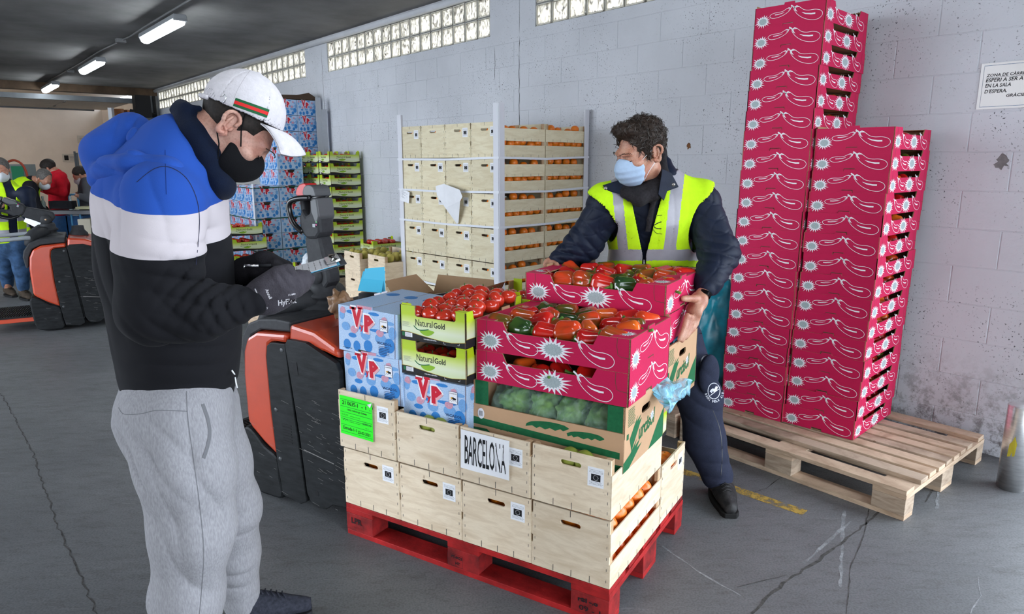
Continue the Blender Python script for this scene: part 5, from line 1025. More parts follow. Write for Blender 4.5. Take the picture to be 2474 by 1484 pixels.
    for x, y in ((-.5, .10), (-.5, .56), (-.2, .3)):
        q = MB(); q.lathe([(0, -.03), (.05, -.03), (.055, -.02), (.055, .02), (.05, .03), (0, .03)], M_DARK, 20, RX(PI/2)); P.append(('wheel', q.mesh('wheel'), T((x, y, .056))))
    q = MB(); q.flat([(-.24, 0), (-.14, 0), (-.14, .022), (-.24, .022)], lambda u, v, h_=0: (u, -.002+.010, .795+v), 0, mat('pale_blue_sticker', (.25, .42, .48), .5)); P.append(('data_sticker', q.mesh('data_sticker'), None))
    return P
MT1 = ML @ T((-.03, .048, 0)); thing('pallet_truck', 'orange and black electric pallet truck with upright tiller, forks in the red pallet', 'pallet truck', MT1, 'electric pallet trucks', parts=truck_parts(0))
p_ = at(84, 800, 6.28); MT2 = T((-4.42, 6.25, 0)) @ RZ(math.radians(31)) @ T((.66, 0, 0)); thing('pallet_truck', 'orange and black electric pallet truck at the left, tiller lowered towards a worker', 'pallet truck', MT2, 'electric pallet trucks', parts=truck_parts(math.radians(-62)))
# ============================================================ people: smooth signed-distance bodies, meshed by surface nets
def vec(p): return np.array([p[0], p[1], p[2]], dtype=np.float64)
def smin(a, b, k):
    if k <= 0: return np.minimum(a, b)
    h = np.maximum(k-np.abs(a-b), 0)/k; return np.minimum(a, b)-h*h*k*.25
def smax(a, b, k): return -smin(-a, -b, k)
def seg(P, p0, p1, r0, r1=None, ax=None, fl=1.0):
    p0, p1 = vec(p0), vec(p1); r1 = r0 if r1 is None else r1; d = p1-p0; L2 = max(1e-12, d@d); w = P-p0
    t = np.clip(w@d/L2, 0, 1); o = w-t[:, None]*d
    if ax is not None: a = vec(ax); a = a/np.linalg.norm(a); s = o@a; o = o+np.outer(s*(1/fl-1), a)
    return np.sqrt((o*o).sum(1))-(r0+(r1-r0)*t)
def ellp(P, c, R, r):
    """ellipsoid: R rows = axes, r = radii"""
    q = ((P-vec(c))@R.T)/np.array(r); n = np.sqrt((q*q).sum(1)); m = np.sqrt(((q/np.array(r))**2).sum(1)); return n*(n-1)/np.maximum(m, 1e-9)
def chain(P, pts, rs, ax=None, fl=1.0, k=.02):
    d = None
    for i in range(len(pts)-1):
        e = seg(P, pts[i], pts[i+1], rs[i], rs[i+1], ax, fl[i] if isinstance(fl, (list, tuple)) else fl); d = e if d is None else smin(d, e, k)
    return d
_rs = np.random.RandomState(5); _K = _rs.normal(size=(40, 3)); _K /= np.linalg.norm(_K, axis=1)[:, None]; _PH = _rs.uniform(0, 6.28, 40)
def pn(P, f, s=0, dirs=None):
    a = np.zeros(len(P)); Q = P if dirs is None else P@np.array(dirs).T
    for i in range(5):
        j = (s*7+i) % 40; a += np.sin(Q@_K[j]*f*(.7+.25*i)+_PH[(j+s) % 40]+1.5*np.sin(Q@_K[(j+9) % 40]*f*.6+_PH[(j+3) % 40]))
    return a/5
def folds(P, c, d, f, r, amp, s=0, wob=1.2):
    """a packet of parallel cloth creases around c, running across direction d"""
    w = P-vec(c); d = vec(d)/np.linalg.norm(vec(d)); g = np.exp(-(w*w).sum(1)/(r*r)); x = w@d*f+wob*pn(P, 12, s)+s
    return amp*g*(np.abs(np.sin(x))**.7*2-1)
def local(f, c, r):
    c = np.array(tuple(c))
    def g(P):
        d = np.sqrt(((P-c)**2).sum(1)); near = d < r; out = d-r*.55
        if near.any(): out[near] = f(P[near])
        return out
    return g
def snet(f, lo, hi, h, name, mats_, M=None, smooth=True, matf=None):
    lo = np.array(lo, float); n = np.ceil((np.array(hi, float)-lo)/h).astype(int)+1; B = 8; n = ((n+B-1)//B)*B+1
    D = np.full(tuple(n), 1.0, np.float32); nb = (n-1)//B
    bi = np.stack(np.meshgrid(*[np.arange(k) for k in nb], indexing='ij'), -1).reshape(-1, 3)
    cen = lo+(bi*B+B/2)*h; dc = f(cen); act = np.abs(dc) < h*B*.92+.010
    for b_ in bi[(~act) & (dc < 0)]: D[b_[0]*B:b_[0]*B+B+1, b_[1]*B:b_[1]*B+B+1, b_[2]*B:b_[2]*B+B+1] = -1
    g = np.stack(np.meshgrid(*[np.arange(B+1)]*3, indexing='ij'), -1).reshape(-1, 3); A = bi[act]
    for i in range(0, len(A), 400):
        a = A[i:i+400]; idx = (a[:, None, :]*B+g[None]).reshape(-1, 3); D[idx[:, 0], idx[:, 1], idx[:, 2]] = f(lo+idx*h)
    S = D < 0; c = [S[i:S.shape[0]-1+i, j:S.shape[1]-1+j, k:S.shape[2]-1+k] for i in (0, 1) for j in (0, 1) for k in (0, 1)]
    tot = sum(x.astype(np.int8) for x in c); cell = (tot > 0) & (tot < 8); ids = np.full(cell.shape, -1, np.int64); cc = np.argwhere(cell); ids[cell] = np.arange(len(cc))
    acc = np.zeros((len(cc), 3)); cnt = np.zeros(len(cc)); X, Y, Z = cc.T
    for ax in range(3):
        o = [a for a in range(3) if a != ax]
        for u in (0, 1):
            for v in (0, 1):
                p = [X.copy(), Y.copy(), Z.copy()]; p[o[0]] = p[o[0]]+u; p[o[1]] = p[o[1]]+v; q_ = [t.copy() for t in p]; q_[ax] = q_[ax]+1
                a = D[p[0], p[1], p[2]]; b_ = D[q_[0], q_[1], q_[2]]; m = (a < 0) != (b_ < 0); t = np.where(m, a/(a-b_+1e-12), 0)
                pos = np.stack(p, 1).astype(float); pos[:, ax] += t; acc[m] += pos[m]; cnt[m] += 1
    V = lo+acc/np.maximum(cnt, 1)[:, None]*h; Q = []
    for ax in range(3):
        s0 = [slice(1, -1)]*3; s0[ax] = slice(0, -1); s1 = list(s0); s1[ax] = slice(1, None)
        a, b_ = S[tuple(s0)], S[tuple(s1)]; e = np.argwhere(a != b_); e = e+np.array([0 if k == ax else 1 for k in range(3)])
        fl = S[e[:, 0], e[:, 1], e[:, 2]]; o = [k for k in range(3) if k != ax]; quad = []
        for u, v in ((0, 0), (1, 0), (1, 1), (0, 1)):
            p = e.copy(); p[:, o[0]] -= u; p[:, o[1]] -= v; quad.append(ids[p[:, 0], p[:, 1], p[:, 2]])
        q4 = np.stack(quad, 1); flip = fl if ax != 1 else ~fl; q4[~flip] = q4[~flip][:, ::-1]; Q.append(q4)
    Q = np.concatenate(Q); Q = Q[(Q >= 0).all(1)]
    me = bpy.data.meshes.new(name)
    if M is not None: Mi = np.array(M.inverted()); V = V@Mi[:3, :3].T+Mi[:3, 3]
    me.vertices.add(len(V)); me.vertices.foreach_set('co', V.astype(np.float32).ravel()); me.loops.add(len(Q)*4); me.polygons.add(len(Q))
    me.loops.foreach_set('vertex_index', Q.astype(np.int32).ravel()); me.polygons.foreach_set('loop_start', np.arange(len(Q), dtype=np.int32)*4); me.polygons.foreach_set('loop_total', np.full(len(Q), 4, np.int32))
    me.update(calc_edges=True); me.polygons.foreach_set('use_smooth', np.full(len(Q), smooth))
    for m in mats_: me.materials.append(m)
    if matf: C_ = V[Q].mean(1); me.polygons.foreach_set('material_index', matf(C_).astype(np.int32))
    return me
def frame(o, f, up=(0, 0, 1)):
    """matrix with x = left of the person, y = forward, z = up"""
    f = Vector(f).normalized(); u = Vector(up); u = (u-f*u.dot(f)).normalized(); l = u.cross(f)*-1; l = f.cross(u)*-1
    M = Matrix((( l.x, f.x, u.x, o[0]), (l.y, f.y, u.y, o[1]), (l.z, f.z, u.z, o[2]), (0, 0, 0, 1))); return M
def head_frame(o, az, pitch, roll=0):
    ca, sa, cp, sp = math.cos(az), math.sin(az), math.cos(pitch), math.sin(pitch)
    f = Vector((ca*cp, sa*cp, -sp)); u = Vector((ca*sp, sa*sp, cp)); l = u.cross(f)
    if roll: u, l = (u*math.cos(roll)+l*math.sin(roll)), (l*math.cos(roll)-u*math.sin(roll))
    return Matrix(((l.x, f.x, u.x, o[0]), (l.y, f.y, u.y, o[1]), (l.z, f.z, u.z, o[2]), (0, 0, 0, 1)))      # x = left, y = forward, z = up (mirrored handedness is fine for points)
def to_local(P, M): Mi = np.array(M.inverted()); return P@Mi[:3, :3].T+Mi[:3, 3]
I3 = np.eye(3)
def head_sdf(P, M, fine=True):
    c0 = np.array(M)[:3, 3]; rr0 = np.sqrt(((P-c0)**2).sum(1)); near = rr0 < .24; out = rr0-.10
    if near.any(): out[near] = head_sdf_(P[near], M)
    return out
def head_sdf_(P, M):
    q = to_local(P, M); e = lambda c, r: ellp(q, c, I3, r)
    d = smin(e((0, -.012, .040), (.074, .096, .084)), e((0, .034, -.012), (.060, .062, .083)), .03)
    d = smin(d, e((0, .036, -.068), (.052, .050, .042)), .02); d = smin(d, e((0, .078, -.094), (.022, .018, .017)), .02)
    d = smin(d, seg(q, (-.036, .085, .028), (.036, .085, .028), .0115), .018)
    for s in (-1, 1):
        d = smin(d, e((s*.044, .066, -.016), (.024, .024, .020)), .02)
        d = smax(d, -e((s*.031, .108, .006), (.019, .017, .0135)), .014)
        d = smin(d, e((s*.031, .0835, .006), (.0150, .0140, .0135)), .004)
        d = smin(d, e((s*.013, .106, -.034), (.009, .011, .008)), .006)
        ear = ellp(q, (s*.073, -.008, .002), I3, (.0085, .013, .023))
        ear = smin(ear, seg(q, (s*.080, .003, -.020), (s*.079, -.004, -.030), .006), .006)
        d = smin(d, ear, .004)
    d = smin(d, seg(q, (0, .090, .016), (0, .119, -.026), .0085, .0125), .012)
    d = smin(d, seg(q, (-.018, .096, -.058), (.018, .096, -.058), .009), .012)
    return d
EAR_T = smooth_path([(-.004, -.026), (.006, -.030), (.012, -.020), (.014, -.006), (.021, .008), (.020, .024), (.010, .033), (-.004, .032), (-.013, .022), (-.012, .010)], 4, False)
def ear_mesh(M, s, m):
    c = np.array(tuple(M @ Vector((s*.084, -.008, .004))))
    def f(P):
        q = to_local(P, M); q = q-np.array([0, -.008, .002]); x = (q[:, 0]*s-.078); y = -q[:, 1]; z = q[:, 2]; w = np.stack([x-.18*y, y*.97+.12*z*0, z], 1)
        pts = [(.004+.006*max(0, a)/.02+.004*(b > 0), a, b) for a, b in EAR_T]; d = None
        for i in range(0, len(pts)-1, 2): e = seg(w, pts[i], pts[min(i+2, len(pts)-1)], .0042 if i > 6 else .0055); d = e if d is None else smin(d, e, .003)
        bowl = ellp(w, (-.001, .004, .002), I3, (.0045, .017, .029)); d = smin(d, bowl, .004)
        d = smin(d, chain(w, [(.004, .008, .020), (.006, .009, .006), (.005, .004, -.010), (.003, -.004, -.016)], [.0032, .0034, .003, .003], None, 1, .002), .003)
        return smax(smin(d, seg(w, (.003, -.010, -.004), (.003, -.010, -.009), .0042), .003), -ellp(w, (.006, -.001, -.003), I3, (.006, .0055, .009)), .002)
    return snet(f, c-.05, c+.05, .0017, 'ear', [m])
def skin_mat(name, base, red):
    m, t, b = nt(name); N, L = t.nodes, t.links; tc = N.new('ShaderNodeTexCoord').outputs['Object']
    n = texn(t, 'ShaderNodeTexNoise', tc, Scale=28, Detail=4); c = ramp_node(t, [(.35, red), (.62, base)], n.outputs['Fac'])
    n2 = texn(t, 'ShaderNodeTexNoise', tc, Scale=210, Detail=2); c = mixc(t, c, ramp_node(t, [(.3, (.82, .80, .78)), (.55, (1, 1, 1))], n2.outputs['Fac']), 1.0, 'MULTIPLY')
    L.new(c, b.inputs['Base Color']); b.inputs['Roughness'].default_value = .48; b.inputs['Subsurface Weight'].default_value = .12; b.inputs['Subsurface Radius'].default_value = (.012, .005, .003)
    bp = N.new('ShaderNodeBump'); bp.inputs['Strength'].default_value = .25; bp.inputs['Distance'].default_value = .002; L.new(n2.outputs['Fac'], bp.inputs['Height']); L.new(bp.outputs[0], b.inputs['Normal']); return m
M_SKIN1 = skin_mat('skin_fair', (.58, .33, .25), (.48, .22, .16)); M_SKIN2 = skin_mat('skin_tanned', (.50, .26, .17), (.40, .15, .09))
M_EYE = mat('eyeball', (.65, .62, .58), .15); M_HAIRD = mat('hair_dark_brown', (.028, .018, .013), .6, .4, 60); M_HAIRG = mat('hair_grey', (.11, .10, .092), .6, .3, 60); M_HAIRB = mat('hair_black', (.022, .017, .014), .65, .4, 80)
from mathutils.bvhtree import BVHTree
def bvh(me, M=None):
    vs_ = [(M @ v.co if M else v.co.copy()) for v in me.vertices]; return BVHTree.FromPolygons(vs_, [list(p.vertices) for p in me.polygons])
def on_surface(tree, F, d, off=.0008):
    """frame function whose points are dropped along d onto a surface"""
    d = Vector(d).normalized()
    def G(u, v, h=0):
        p = Vector(F(u, v, 0)); loc, nrm, i, dist = tree.ray_cast(p-d*.12, d, .5)
        return tuple((loc if loc else p)-d*(off+h))
    return G
def subdiv_strip(x0, x1, y0, y1, nx, ny): return [(x0+(x1-x0)*i/nx, y0+(y1-y0)*j/ny) for j in range(ny+1) for i in range(nx+1)], [(j*(nx+1)+i, j*(nx+1)+i+1, (j+1)*(nx+1)+i+1, (j+1)*(nx+1)+i) for j in range(ny) for i in range(nx)]
def patch(q, G, x0, x1, y0, y1, nx, ny, m, h=0):
    p, f = subdiv_strip(x0, x1, y0, y1, nx, ny); q.add([G(u, v, h) for u, v in p], f, m, None, True)
def hand_chain(P, base, dirs, lens, r0, r1, k=.006):
    """one finger: base point, list of unit directions and phalanx lengths"""
    p = vec(base); d = None; n = len(lens)
    for i in range(n):
        dd = vec(dirs[i]); dd = dd/np.linalg.norm(dd); p2 = p+dd*lens[i]; e = seg(P, p, p2, r0+(r1-r0)*i/n, r0+(r1-r0)*(i+1)/n); d = e if d is None else smin(d, e, k); p = p2
    return d
# ============================================================ the man with the clipboard
AZ = math.radians(18); FW = Vector((math.cos(AZ), math.sin(AZ), 0)); RT = Vector((math.sin(AZ), -math.cos(AZ), 0))      # his right side is towards the camera
a_ = at
HM = head_frame(a_(563, 312, 1.90), AZ, math.radians(50))
hipc = a_(428, 930, 1.90); waist = a_(432, 830, 1.90); chest = a_(398, 640, 1.90); upc = a_(372, 500, 1.90); neckb = a_(428, 400, 1.90)
shN = a_(392, 500, 1.715); elN = a_(376, 752, 1.66); wrN = a_(606, 728, 1.745); shF = a_(410, 500, 2.09); elF = a_(470, 720, 2.12); wrF = a_(572, 678, 2.00)
hN = a_(432, 985, 1.80); kN = a_(462, 1235, 1.80); anN = Vector((a_(452, 1484, 1.80).x, 1.80, .10)); hF = a_(470, 985, 2.00); kF = a_(548, 1215, 2.07); anF = a_(590, 1448, 2.10)
axF = tuple(FW)
def m1_body(P):
    d = head_sdf(P, HM); q = lambda *a: vec(HM @ Vector(a))
    d = smin(d, seg(P, q(0, -.030, -.05), neckb, .056, .066), .02)
    t = chain(P, [neckb, upc, chest, waist, hipc], [.07, .11, .12, .12, .13], axF, .80, .05); d = smin(d, t, .03)
    for s_, e_, w_, hh in ((shN, elN, wrN, 1), (shF, elF, wrF, -1)):
        d = smin(d, chain(P, [neckb, s_], [.05, .058]), .03); d = smin(d, chain(P, [s_, e_, w_], [.056, .042, .028]), .02)
        d = smin(d, seg(P, w_, w_+FW*.05+Vector((0, 0, .02)), .026, .028, tuple(RT), .6), .01)
    for h_, k_, an in ((hN, kN, anN), (hF, kF, anF)):
        d = smin(d, chain(P, [h_, k_, an], [.085, .058, .042]), .03); d = smin(d, seg(P, an, Vector((an.x+FW.x*.12, an.y+FW.y*.12, .046)), .032, .022), .02)
    return d
M1B = snet(m1_body, (-1.35, 1.55, 0), (-.45, 2.3, 1.80), .0052, 'body', [M_SKIN1])
# --- hooded sweatshirt
def m1_hoodie(P):
    t = chain(P, [a_(432, 400, 1.90), a_(394, 505, 1.90), a_(404, 640, 1.90), a_(430, 790, 1.90), a_(434, 888, 1.90)], [.135, .186, .188, .183, .183], axF, [.80, .86, .84, .86], .06)
    nb = seg(P, a_(436, 400, 1.88), a_(396, 500, 1.75), .070, .088); nf = seg(P, a_(436, 400, 1.92), a_(410, 500, 2.07), .070, .085); t = smin(smin(t, nb, .06), nf, .06)
    t = smax(t, seg(P, a_(432, 880, 1.90), a_(432, 600, 1.90), .5)*0-((P@np.array([0, 0, 1.]))-a_(432, 928, 1.90).z)*1.0, .015)          # flat hem
    arm = chain(P, [a_(392, 490, 1.735), a_(385, 610, 1.69), elN+Vector((-.004, 0, .01))], [.098, .092, .082], None, 1, .04)
    fore = chain(P, [elN+Vector((0, 0, .005)), a_(480, 752, 1.68), a_(566, 738, 1.725)], [.080, .070, .052], None, 1, .03); arm = smin(arm, fore, .04)
    cuff = seg(P, a_(572, 735, 1.727), wrN+Vector((.012, 0, 0)), .041, .038)
    armF = chain(P, [a_(410, 500, 2.06), elF, a_(545, 690, 2.02)], [.09, .078, .055], None, 1, .03); armF = smin(armF, seg(P, a_(548, 690, 2.02), wrF, .042, .038), .008)
    d = smin(t, arm, .022); d = smin(d, smin(cuff, armF, .004), .008)
    # creases
    d = d-folds(P, a_(500, 700, 1.63), (.85, 0, -.55), 105, .085, .0065, 1)-folds(P, a_(540, 760, 1.66), (.9, 0, .2), 130, .06, .0055, 2)-folds(P, a_(420, 800, 1.62), (.8, .0, .6), 70, .09, .005, 3)
    d = d-folds(P, a_(455, 660, 1.66), (.3, 0, .95), 75, .10, .0055, 4)-folds(P, a_(300, 620, 1.80), (.9, 0, .3), 48, .16, .005, 5)-folds(P, a_(470, 850, 1.75), (.2, 0, 1), 60, .12, .0045, 6)-folds(P, a_(345, 520, 1.70), (.95, 0, .25), 36, .12, .006, 7)
    d = d-folds(P, a_(520, 560, 1.82), (.5, 0, .85), 55, .10, .004, 9)-.0022*pn(P, 26, 2)-.0012*pn(P, 60, 3)
    band = seg(P, a_(434, 905, 1.90), a_(434, 916, 1.90), .172, .170, axF, .87); d = smin(d, band, .006)
    return d
def stripes_mat():
    m, t, b = nt('colour_block_fleece'); N, L = t.nodes, t.links; tc = N.new('ShaderNodeNewGeometry').outputs['Position']; tc = N.new('ShaderNodeTexCoord').outputs['Object']
    dp = N.new('ShaderNodeVectorMath'); dp.operation = 'DOT_PRODUCT'; L.new(tc, dp.inputs[0]); dp.inputs[1].default_value = (.13, -.10, 1.0)
    return m, t, b, dp
def cloth_finish(t, b, colr, bumpscale=420, rough=.9, strength=.25):
    N, L = t.nodes, t.links; tc = N.new('ShaderNodeTexCoord').outputs['Object']; n = texn(t, 'ShaderNodeTexNoise', tc, Scale=bumpscale, Detail=2)
    bp = N.new('ShaderNodeBump'); bp.inputs['Strength'].default_value = strength; bp.inputs['Distance'].default_value = .001; L.new(n.outputs['Fac'], bp.inputs['Height']); L.new(bp.outputs[0], b.inputs['Normal'])
    L.new(colr, b.inputs['Base Color']); b.inputs['Roughness'].default_value = rough; b.inputs['Sheen Weight'].default_value = .02; b.inputs['Specular IOR Level'].default_value = .1
def zval(p): return .13*p.x-.10*p.y+p.z
m_, t_, b_, dp = stripes_mat(); z_bw, z_wb = zval(a_(300, 563, 1.80)), zval(a_(300, 474, 1.80))
mr = t_.nodes.new('ShaderNodeMapRange'); mr.inputs[1].default_value = .8; mr.inputs[2].default_value = 1.8; t_.links.new(dp.outputs['Value'], mr.inputs[0])
rp = t_.nodes.new('ShaderNodeValToRGB'); rp.color_ramp.interpolation = 'CONSTANT'; e_ = rp.color_ramp.elements; e_.new(.5); e_[0].position = 0; e_[0].color = (.010, .010, .012, 1); e_[1].position = (z_bw-.8); e_[1].color = (.52, .47, .49, 1); e_[2].position = (z_wb-.8); e_[2].color = (.020, .072, .34, 1)
t_.links.new(mr.outputs[0], rp.inputs[0]); cloth_finish(t_, b_, rp.outputs[0]); M_HOODIE = m_
M_BLUEF = mat('blue_fleece', (.020, .072, .34), .9, .08, 8, .25, 420, sheen=.3, spec=.25); M_BLACKRIB = mat('black_rib', (.010, .010, .012), .9, 0, 5, .5, 160, stretch=(1, 1, .1), spec=.2); M_NAVYF = mat('navy_fleece', (.006, .010, .024), .95, .1, 20, .3, 300, sheen=.3, spec=.2)
HD = snet(m1_hoodie, (-1.42, 1.50, .84), (-.42, 2.30, 1.74), .0045, 'sweatshirt', [M_HOODIE])
def m1_hood(P):
    d = chain(P, [a_(246, 428, 1.82), a_(252, 372, 1.88), a_(318, 330, 1.93), a_(392, 375, 1.88)], [.034, .046, .046, .034], None, 1, .05)
    d = smin(d, chain(P, [a_(250, 410, 1.99), a_(256, 366, 1.93), a_(322, 318, 1.95)], [.034, .042, .036], None, 1, .05), .04)
    d = smin(d, chain(P, [a_(256, 410, 1.79), a_(320, 398, 1.75), a_(410, 408, 1.75), a_(470, 458, 1.80), a_(510, 510, 1.86)], [.030, .030, .026, .020, .014], None, 1, .02), .03)
    d = smin(d, chain(P, [a_(335, 335, 1.85), a_(405, 372, 1.80), a_(458, 420, 1.81), a_(506, 488, 1.87)], [.024, .022, .020, .014], None, 1, .02), .012)
    d = smin(d, chain(P, [a_(325, 318, 1.97), a_(405, 362, 2.02), a_(462, 425, 2.00), a_(510, 495, 1.93)], [.026, .022, .020, .014], None, 1, .02), .012)
    d = d-folds(P, a_(330, 300, 1.86), (.9, 0, -.2), 90, .06, .006, 2)-folds(P, a_(300, 400, 1.76), (.25, 0, 1), 70, .11, .005, 4)-folds(P, a_(420, 385, 1.76), (.4, 0, 1), 90, .08, .004, 6)-.0018*pn(P, 40, 5)
    return d
HOOD = snet(m1_hood, (-1.42, 1.62, 1.26), (-.55, 2.16, 1.78), .004, 'hood', [M_BLUEF])
# --- joggers
def m1_trousers(P):
    top = seg(P, a_(430, 945, 1.90), a_(434, 985, 1.90), .160, .160, axF, .90)
    n_ = chain(P, [a_(428, 985, 1.82), a_(452, 1130, 1.80), a_(466, 1270, 1.80), a_(452, 1440, 1.80), Vector((a_(452, 1440, 1.8).x, 1.80, .12))], [.132, .118, .107, .092, .070], axF, 1.0, .05)
    f_ = chain(P, [a_(470, 985, 1.99), a_(508, 1120, 2.02), a_(545, 1225, 2.06), a_(560, 1330, 2.09), a_(586, 1458, 2.10)], [.128, .112, .100, .080, .060], axF, 1.0, .05)
    d = smin(smin(top, n_, .05), f_, .03)
    d = smin(d, seg(P, a_(348, 1010, 1.84), a_(372, 1085, 1.83), .075, .06), .05)
    d = d-folds(P, a_(350, 1100, 1.74), (.75, 0, .65), 42, .12, .009, 1)-folds(P, a_(440, 1200, 1.68), (1, 0, .1), 30, .2, .006, 2)-folds(P, a_(560, 1290, 2.0), (.3, 0, 1), 34, .12, .004, 3)-folds(P, a_(560, 1420, 2.0), (.2, 0, 1), 52, .07, .005, 4)-folds(P, a_(430, 1400, 1.68), (.9, 0, .4), 26, .2, .006, 6)-.002*pn(P, 22, 7)
    return d
m_, t_, b_ = nt('grey_marl'); tc = t_.nodes.new('ShaderNodeTexCoord').outputs['Object']; n_ = texn(t_, 'ShaderNodeTexNoise', mapped(t_, tc, (1, 1, .25)), Scale=260, Detail=3); cloth_finish(t_, b_, ramp_node(t_, [(.35, (.245, .24, .255)), (.65, (.32, .315, .33))], n_.outputs['Fac']), 420); M_MARL = m_
M_MARLD = mat('grey_marl_seam', (.15, .15, .16), .9)
TR = snet(m1_trousers, (-1.30, 1.60, .07), (-.55, 2.28, 1.02), .005, 'joggers', [M_MARL])
tt = bvh(TR); q = MB()
FY = lambda pts: [tuple(v) for v in pts]
def px_path(pts, Y): return [a_(x, y, Y) for x, y in pts]
def line_on(q, tree, pts, Y, w, m, off=.0012, n=8):
    P_ = smooth_path([tuple(p) for p in pts], n, False); eye = Vector((0, 0, 1.546)); L_, R_ = [], []
    for i, (x, y) in enumerate(P_):
        a, c = P_[max(0, i-1)], P_[min(len(P_)-1, i+1)]; dx, dy = c[0]-a[0], c[1]-a[1]; l = math.hypot(dx, dy) or 1; nx, ny = -dy/l*w/2, dx/l*w/2
        for s, o in ((1, L_), (-1, R_)):
            d = (a_(x+nx*s, y+ny*s, Y)-eye).normalized(); h = tree.ray_cast(eye, d, 6)[0]; o.append((h or a_(x, y, Y))-d*off)
    k = len(L_); q.add(L_+R_, [(i, k+i, k+i+1, i+1) for i in range(k-1)], m)
q.__init__(); line_on(q, tt, [(451, 945), (454, 1010), (466, 1100), (480, 1200), (492, 1320), (488, 1420), (480, 1500)], 1.7, 1.6, M_MARLD); SE1 = q.mesh('seam')
q = MB(); line_on(q, tt, [(286, 985), (300, 1001), (340, 1000), (380, 992), (452, 994)], 1.7, 1.8, M_MARLD); SE2 = q.mesh('pocket_edge')
q = MB(); line_on(q, tt, [(490, 976), (503, 1015), (507, 1050), (500, 1085), (492, 1108)], 1.7, 8, M_MARLD, .0015); SE3 = q.mesh('pocket_opening')
hb = bvh(HD); q = MB(); line_on(q, hb, [(399, 362), (400, 410), (402, 470)], 1.6, 1.6, mat('navy_seam', (.008, .03, .16), .9)); SE4 = q.mesh('seam')
q = MB(); line_on(q, hb, [(330, 440), (372, 408), (410, 404), (450, 430), (475, 480), (482, 540), (474, 640)], 1.6, 1.6, mat('sleeve_seam', (.02, .022, .05), .9)); SE5 = q.mesh('sleeve_seam')
q = MB(); q.tube([a_(568, 912, 1.86), a_(570, 925, 1.86), a_(573, 938, 1.86)], .0022, mat('white_tip', (.8, .8, .8), .4), 6); q.tube([a_(560, 895, 1.84), a_(567, 905, 1.85)], .0022, mat('white_tip', (.8, .8, .8), .4), 6); CORD = q.mesh('drawstring')
# --- shoes
def shoe(name, heel, toe, m, sole, w=.046, up=(0, 0, 1), ht=.10):
    heel, toe = Vector(heel), Vector(toe); f = (toe-heel).normalized(); q = MB(); L_ = (toe-heel).length; s = f.cross(Vector((0, 0, 1))).normalized(); V = []; rings = 14; seg_ = 16
    for i in range(rings+1):
        t = i/rings; ww = w*(.72+.35*math.sin(PI*min(1, t*1.25))**.8)*(1 if t < .9 else (1-(t-.9)/.1*.45)) ; hh = ht*(1-.62*max(0, (t-.35)/.65)**.9) if t > .35 else ht*(1.0+.1*(t < .1)); hh = max(.03, hh)
        if i == 0: ww *= .6
        for k in range(seg_):
            a = 2*PI*k/seg_; y = math.cos(a); z = math.sin(a); zz = .018+hh*.5+z*hh*.5 if z > 0 else .018+hh*.5+z*hh*.5
            V.append(heel+f*(L_*t)+s*(ww*y*(1-.35*max(0, z)**2))+Vector((0, 0, zz)))
    F_ = [(i*seg_+k, i*seg_+(k+1) % seg_, (i+1)*seg_+(k+1) % seg_, (i+1)*seg_+k) for i in range(rings) for k in range(seg_)]+[list(range(seg_))[::-1], list(range(rings*seg_, rings*seg_+seg_))]
    q.add(V, F_, m, None, True); up_ = q.mesh('upper')
    q = MB(); out = []
    for i in range(13):
        t = i/12; ww = w*(.8+.30*math.sin(PI*min(1, t*1.2))); ww *= (1 if .04 < t < .93 else .62); out.append((t*L_*1.02-.004, ww))
    pts = [(x, y) for x, y in out]+[(x, -y) for x, y in out[::-1]]
    q.prism(pts[::-1], lambda u, v, h: heel+f*u+s*v+Vector((0, 0, h)), .0005, .024, sole); so = q.mesh('sole', bevel=.004)
    q = MB()
    for k in range(5):
        t = .40+.065*k; c = heel+f*(L_*t); hh = ht*(1-.62*max(0, (t-.35)/.65)**.9)+.021
        q.tube([c-s*w*.42+Vector((0, 0, hh-.006)), c+Vector((0, 0, hh+.002)), c+s*w*.42+f*.012+Vector((0, 0, hh-.006))], .0026, m, 6)
    return [('shoe', up_, None, [('sole', so, None), ('lace', q.mesh('lace'), None, None, None, 'stuff')])]
M_SHOE1 = mat('dark_knit_shoe', (.030, .032, .045), .8, .3, 80, .5, 250); M_SOLE1 = mat('dark_sole', (.020, .020, .024), .7)
fl_ = lambda v: Vector((v.x, v.y, 0))
S1 = shoe('shoe', fl_(a_(590, 1448, 2.10))-FW*.06+Vector((0, 0, 0)), fl_(a_(590, 1448, 2.10))+Vector((FW.x, FW.y, 0))*.215, M_SHOE1, M_SOLE1, .050, ht=.112)
S2 = shoe('shoe', fl_(anN)-FW*.06, fl_(anN)+FW*.22, M_SHOE1, M_SOLE1, .046, ht=.085)
# --- cap
CM = head_frame(a_(587, 273, 1.90), AZ, math.radians(25)); M_CAP = mat('white_cap_cloth', (.60, .57, .59), .85, .05, 60, .3, 260, sheen=.2)
def cap_f(P):
    q = to_local(P, CM); d = ellp(q, (0, 0, .004), I3, (.090, .107, .108)); d = smax(d, -(q[:, 2]+.004-.10*np.maximum(q[:, 1], 0)*0), .006)
    inner = ellp(q, (0, 0, 0), I3, (.086, .103, .104)); d = smax(d, -inner, .002)
    # rear opening above the strap
    d = smax(d, -(np.sqrt((q[:, 0]/.9)**2+(q[:, 2]-.002)**2)-.030+np.where(q[:, 1] < -.05, 0, 1)), .002)
    seam = np.minimum(np.abs(q[:, 0])*1.0+np.where(q[:, 2] > .05, 0, .0), np.minimum(np.abs(q[:, 1]*.8+q[:, 0]*.6), np.abs(q[:, 1]*.8-q[:, 0]*.6))); d = d+.0012*np.exp(-(seam/.0022)**2)
    return smin(d, ellp(q, (0, 0, .111), I3, (.008, .008, .004)), .003)
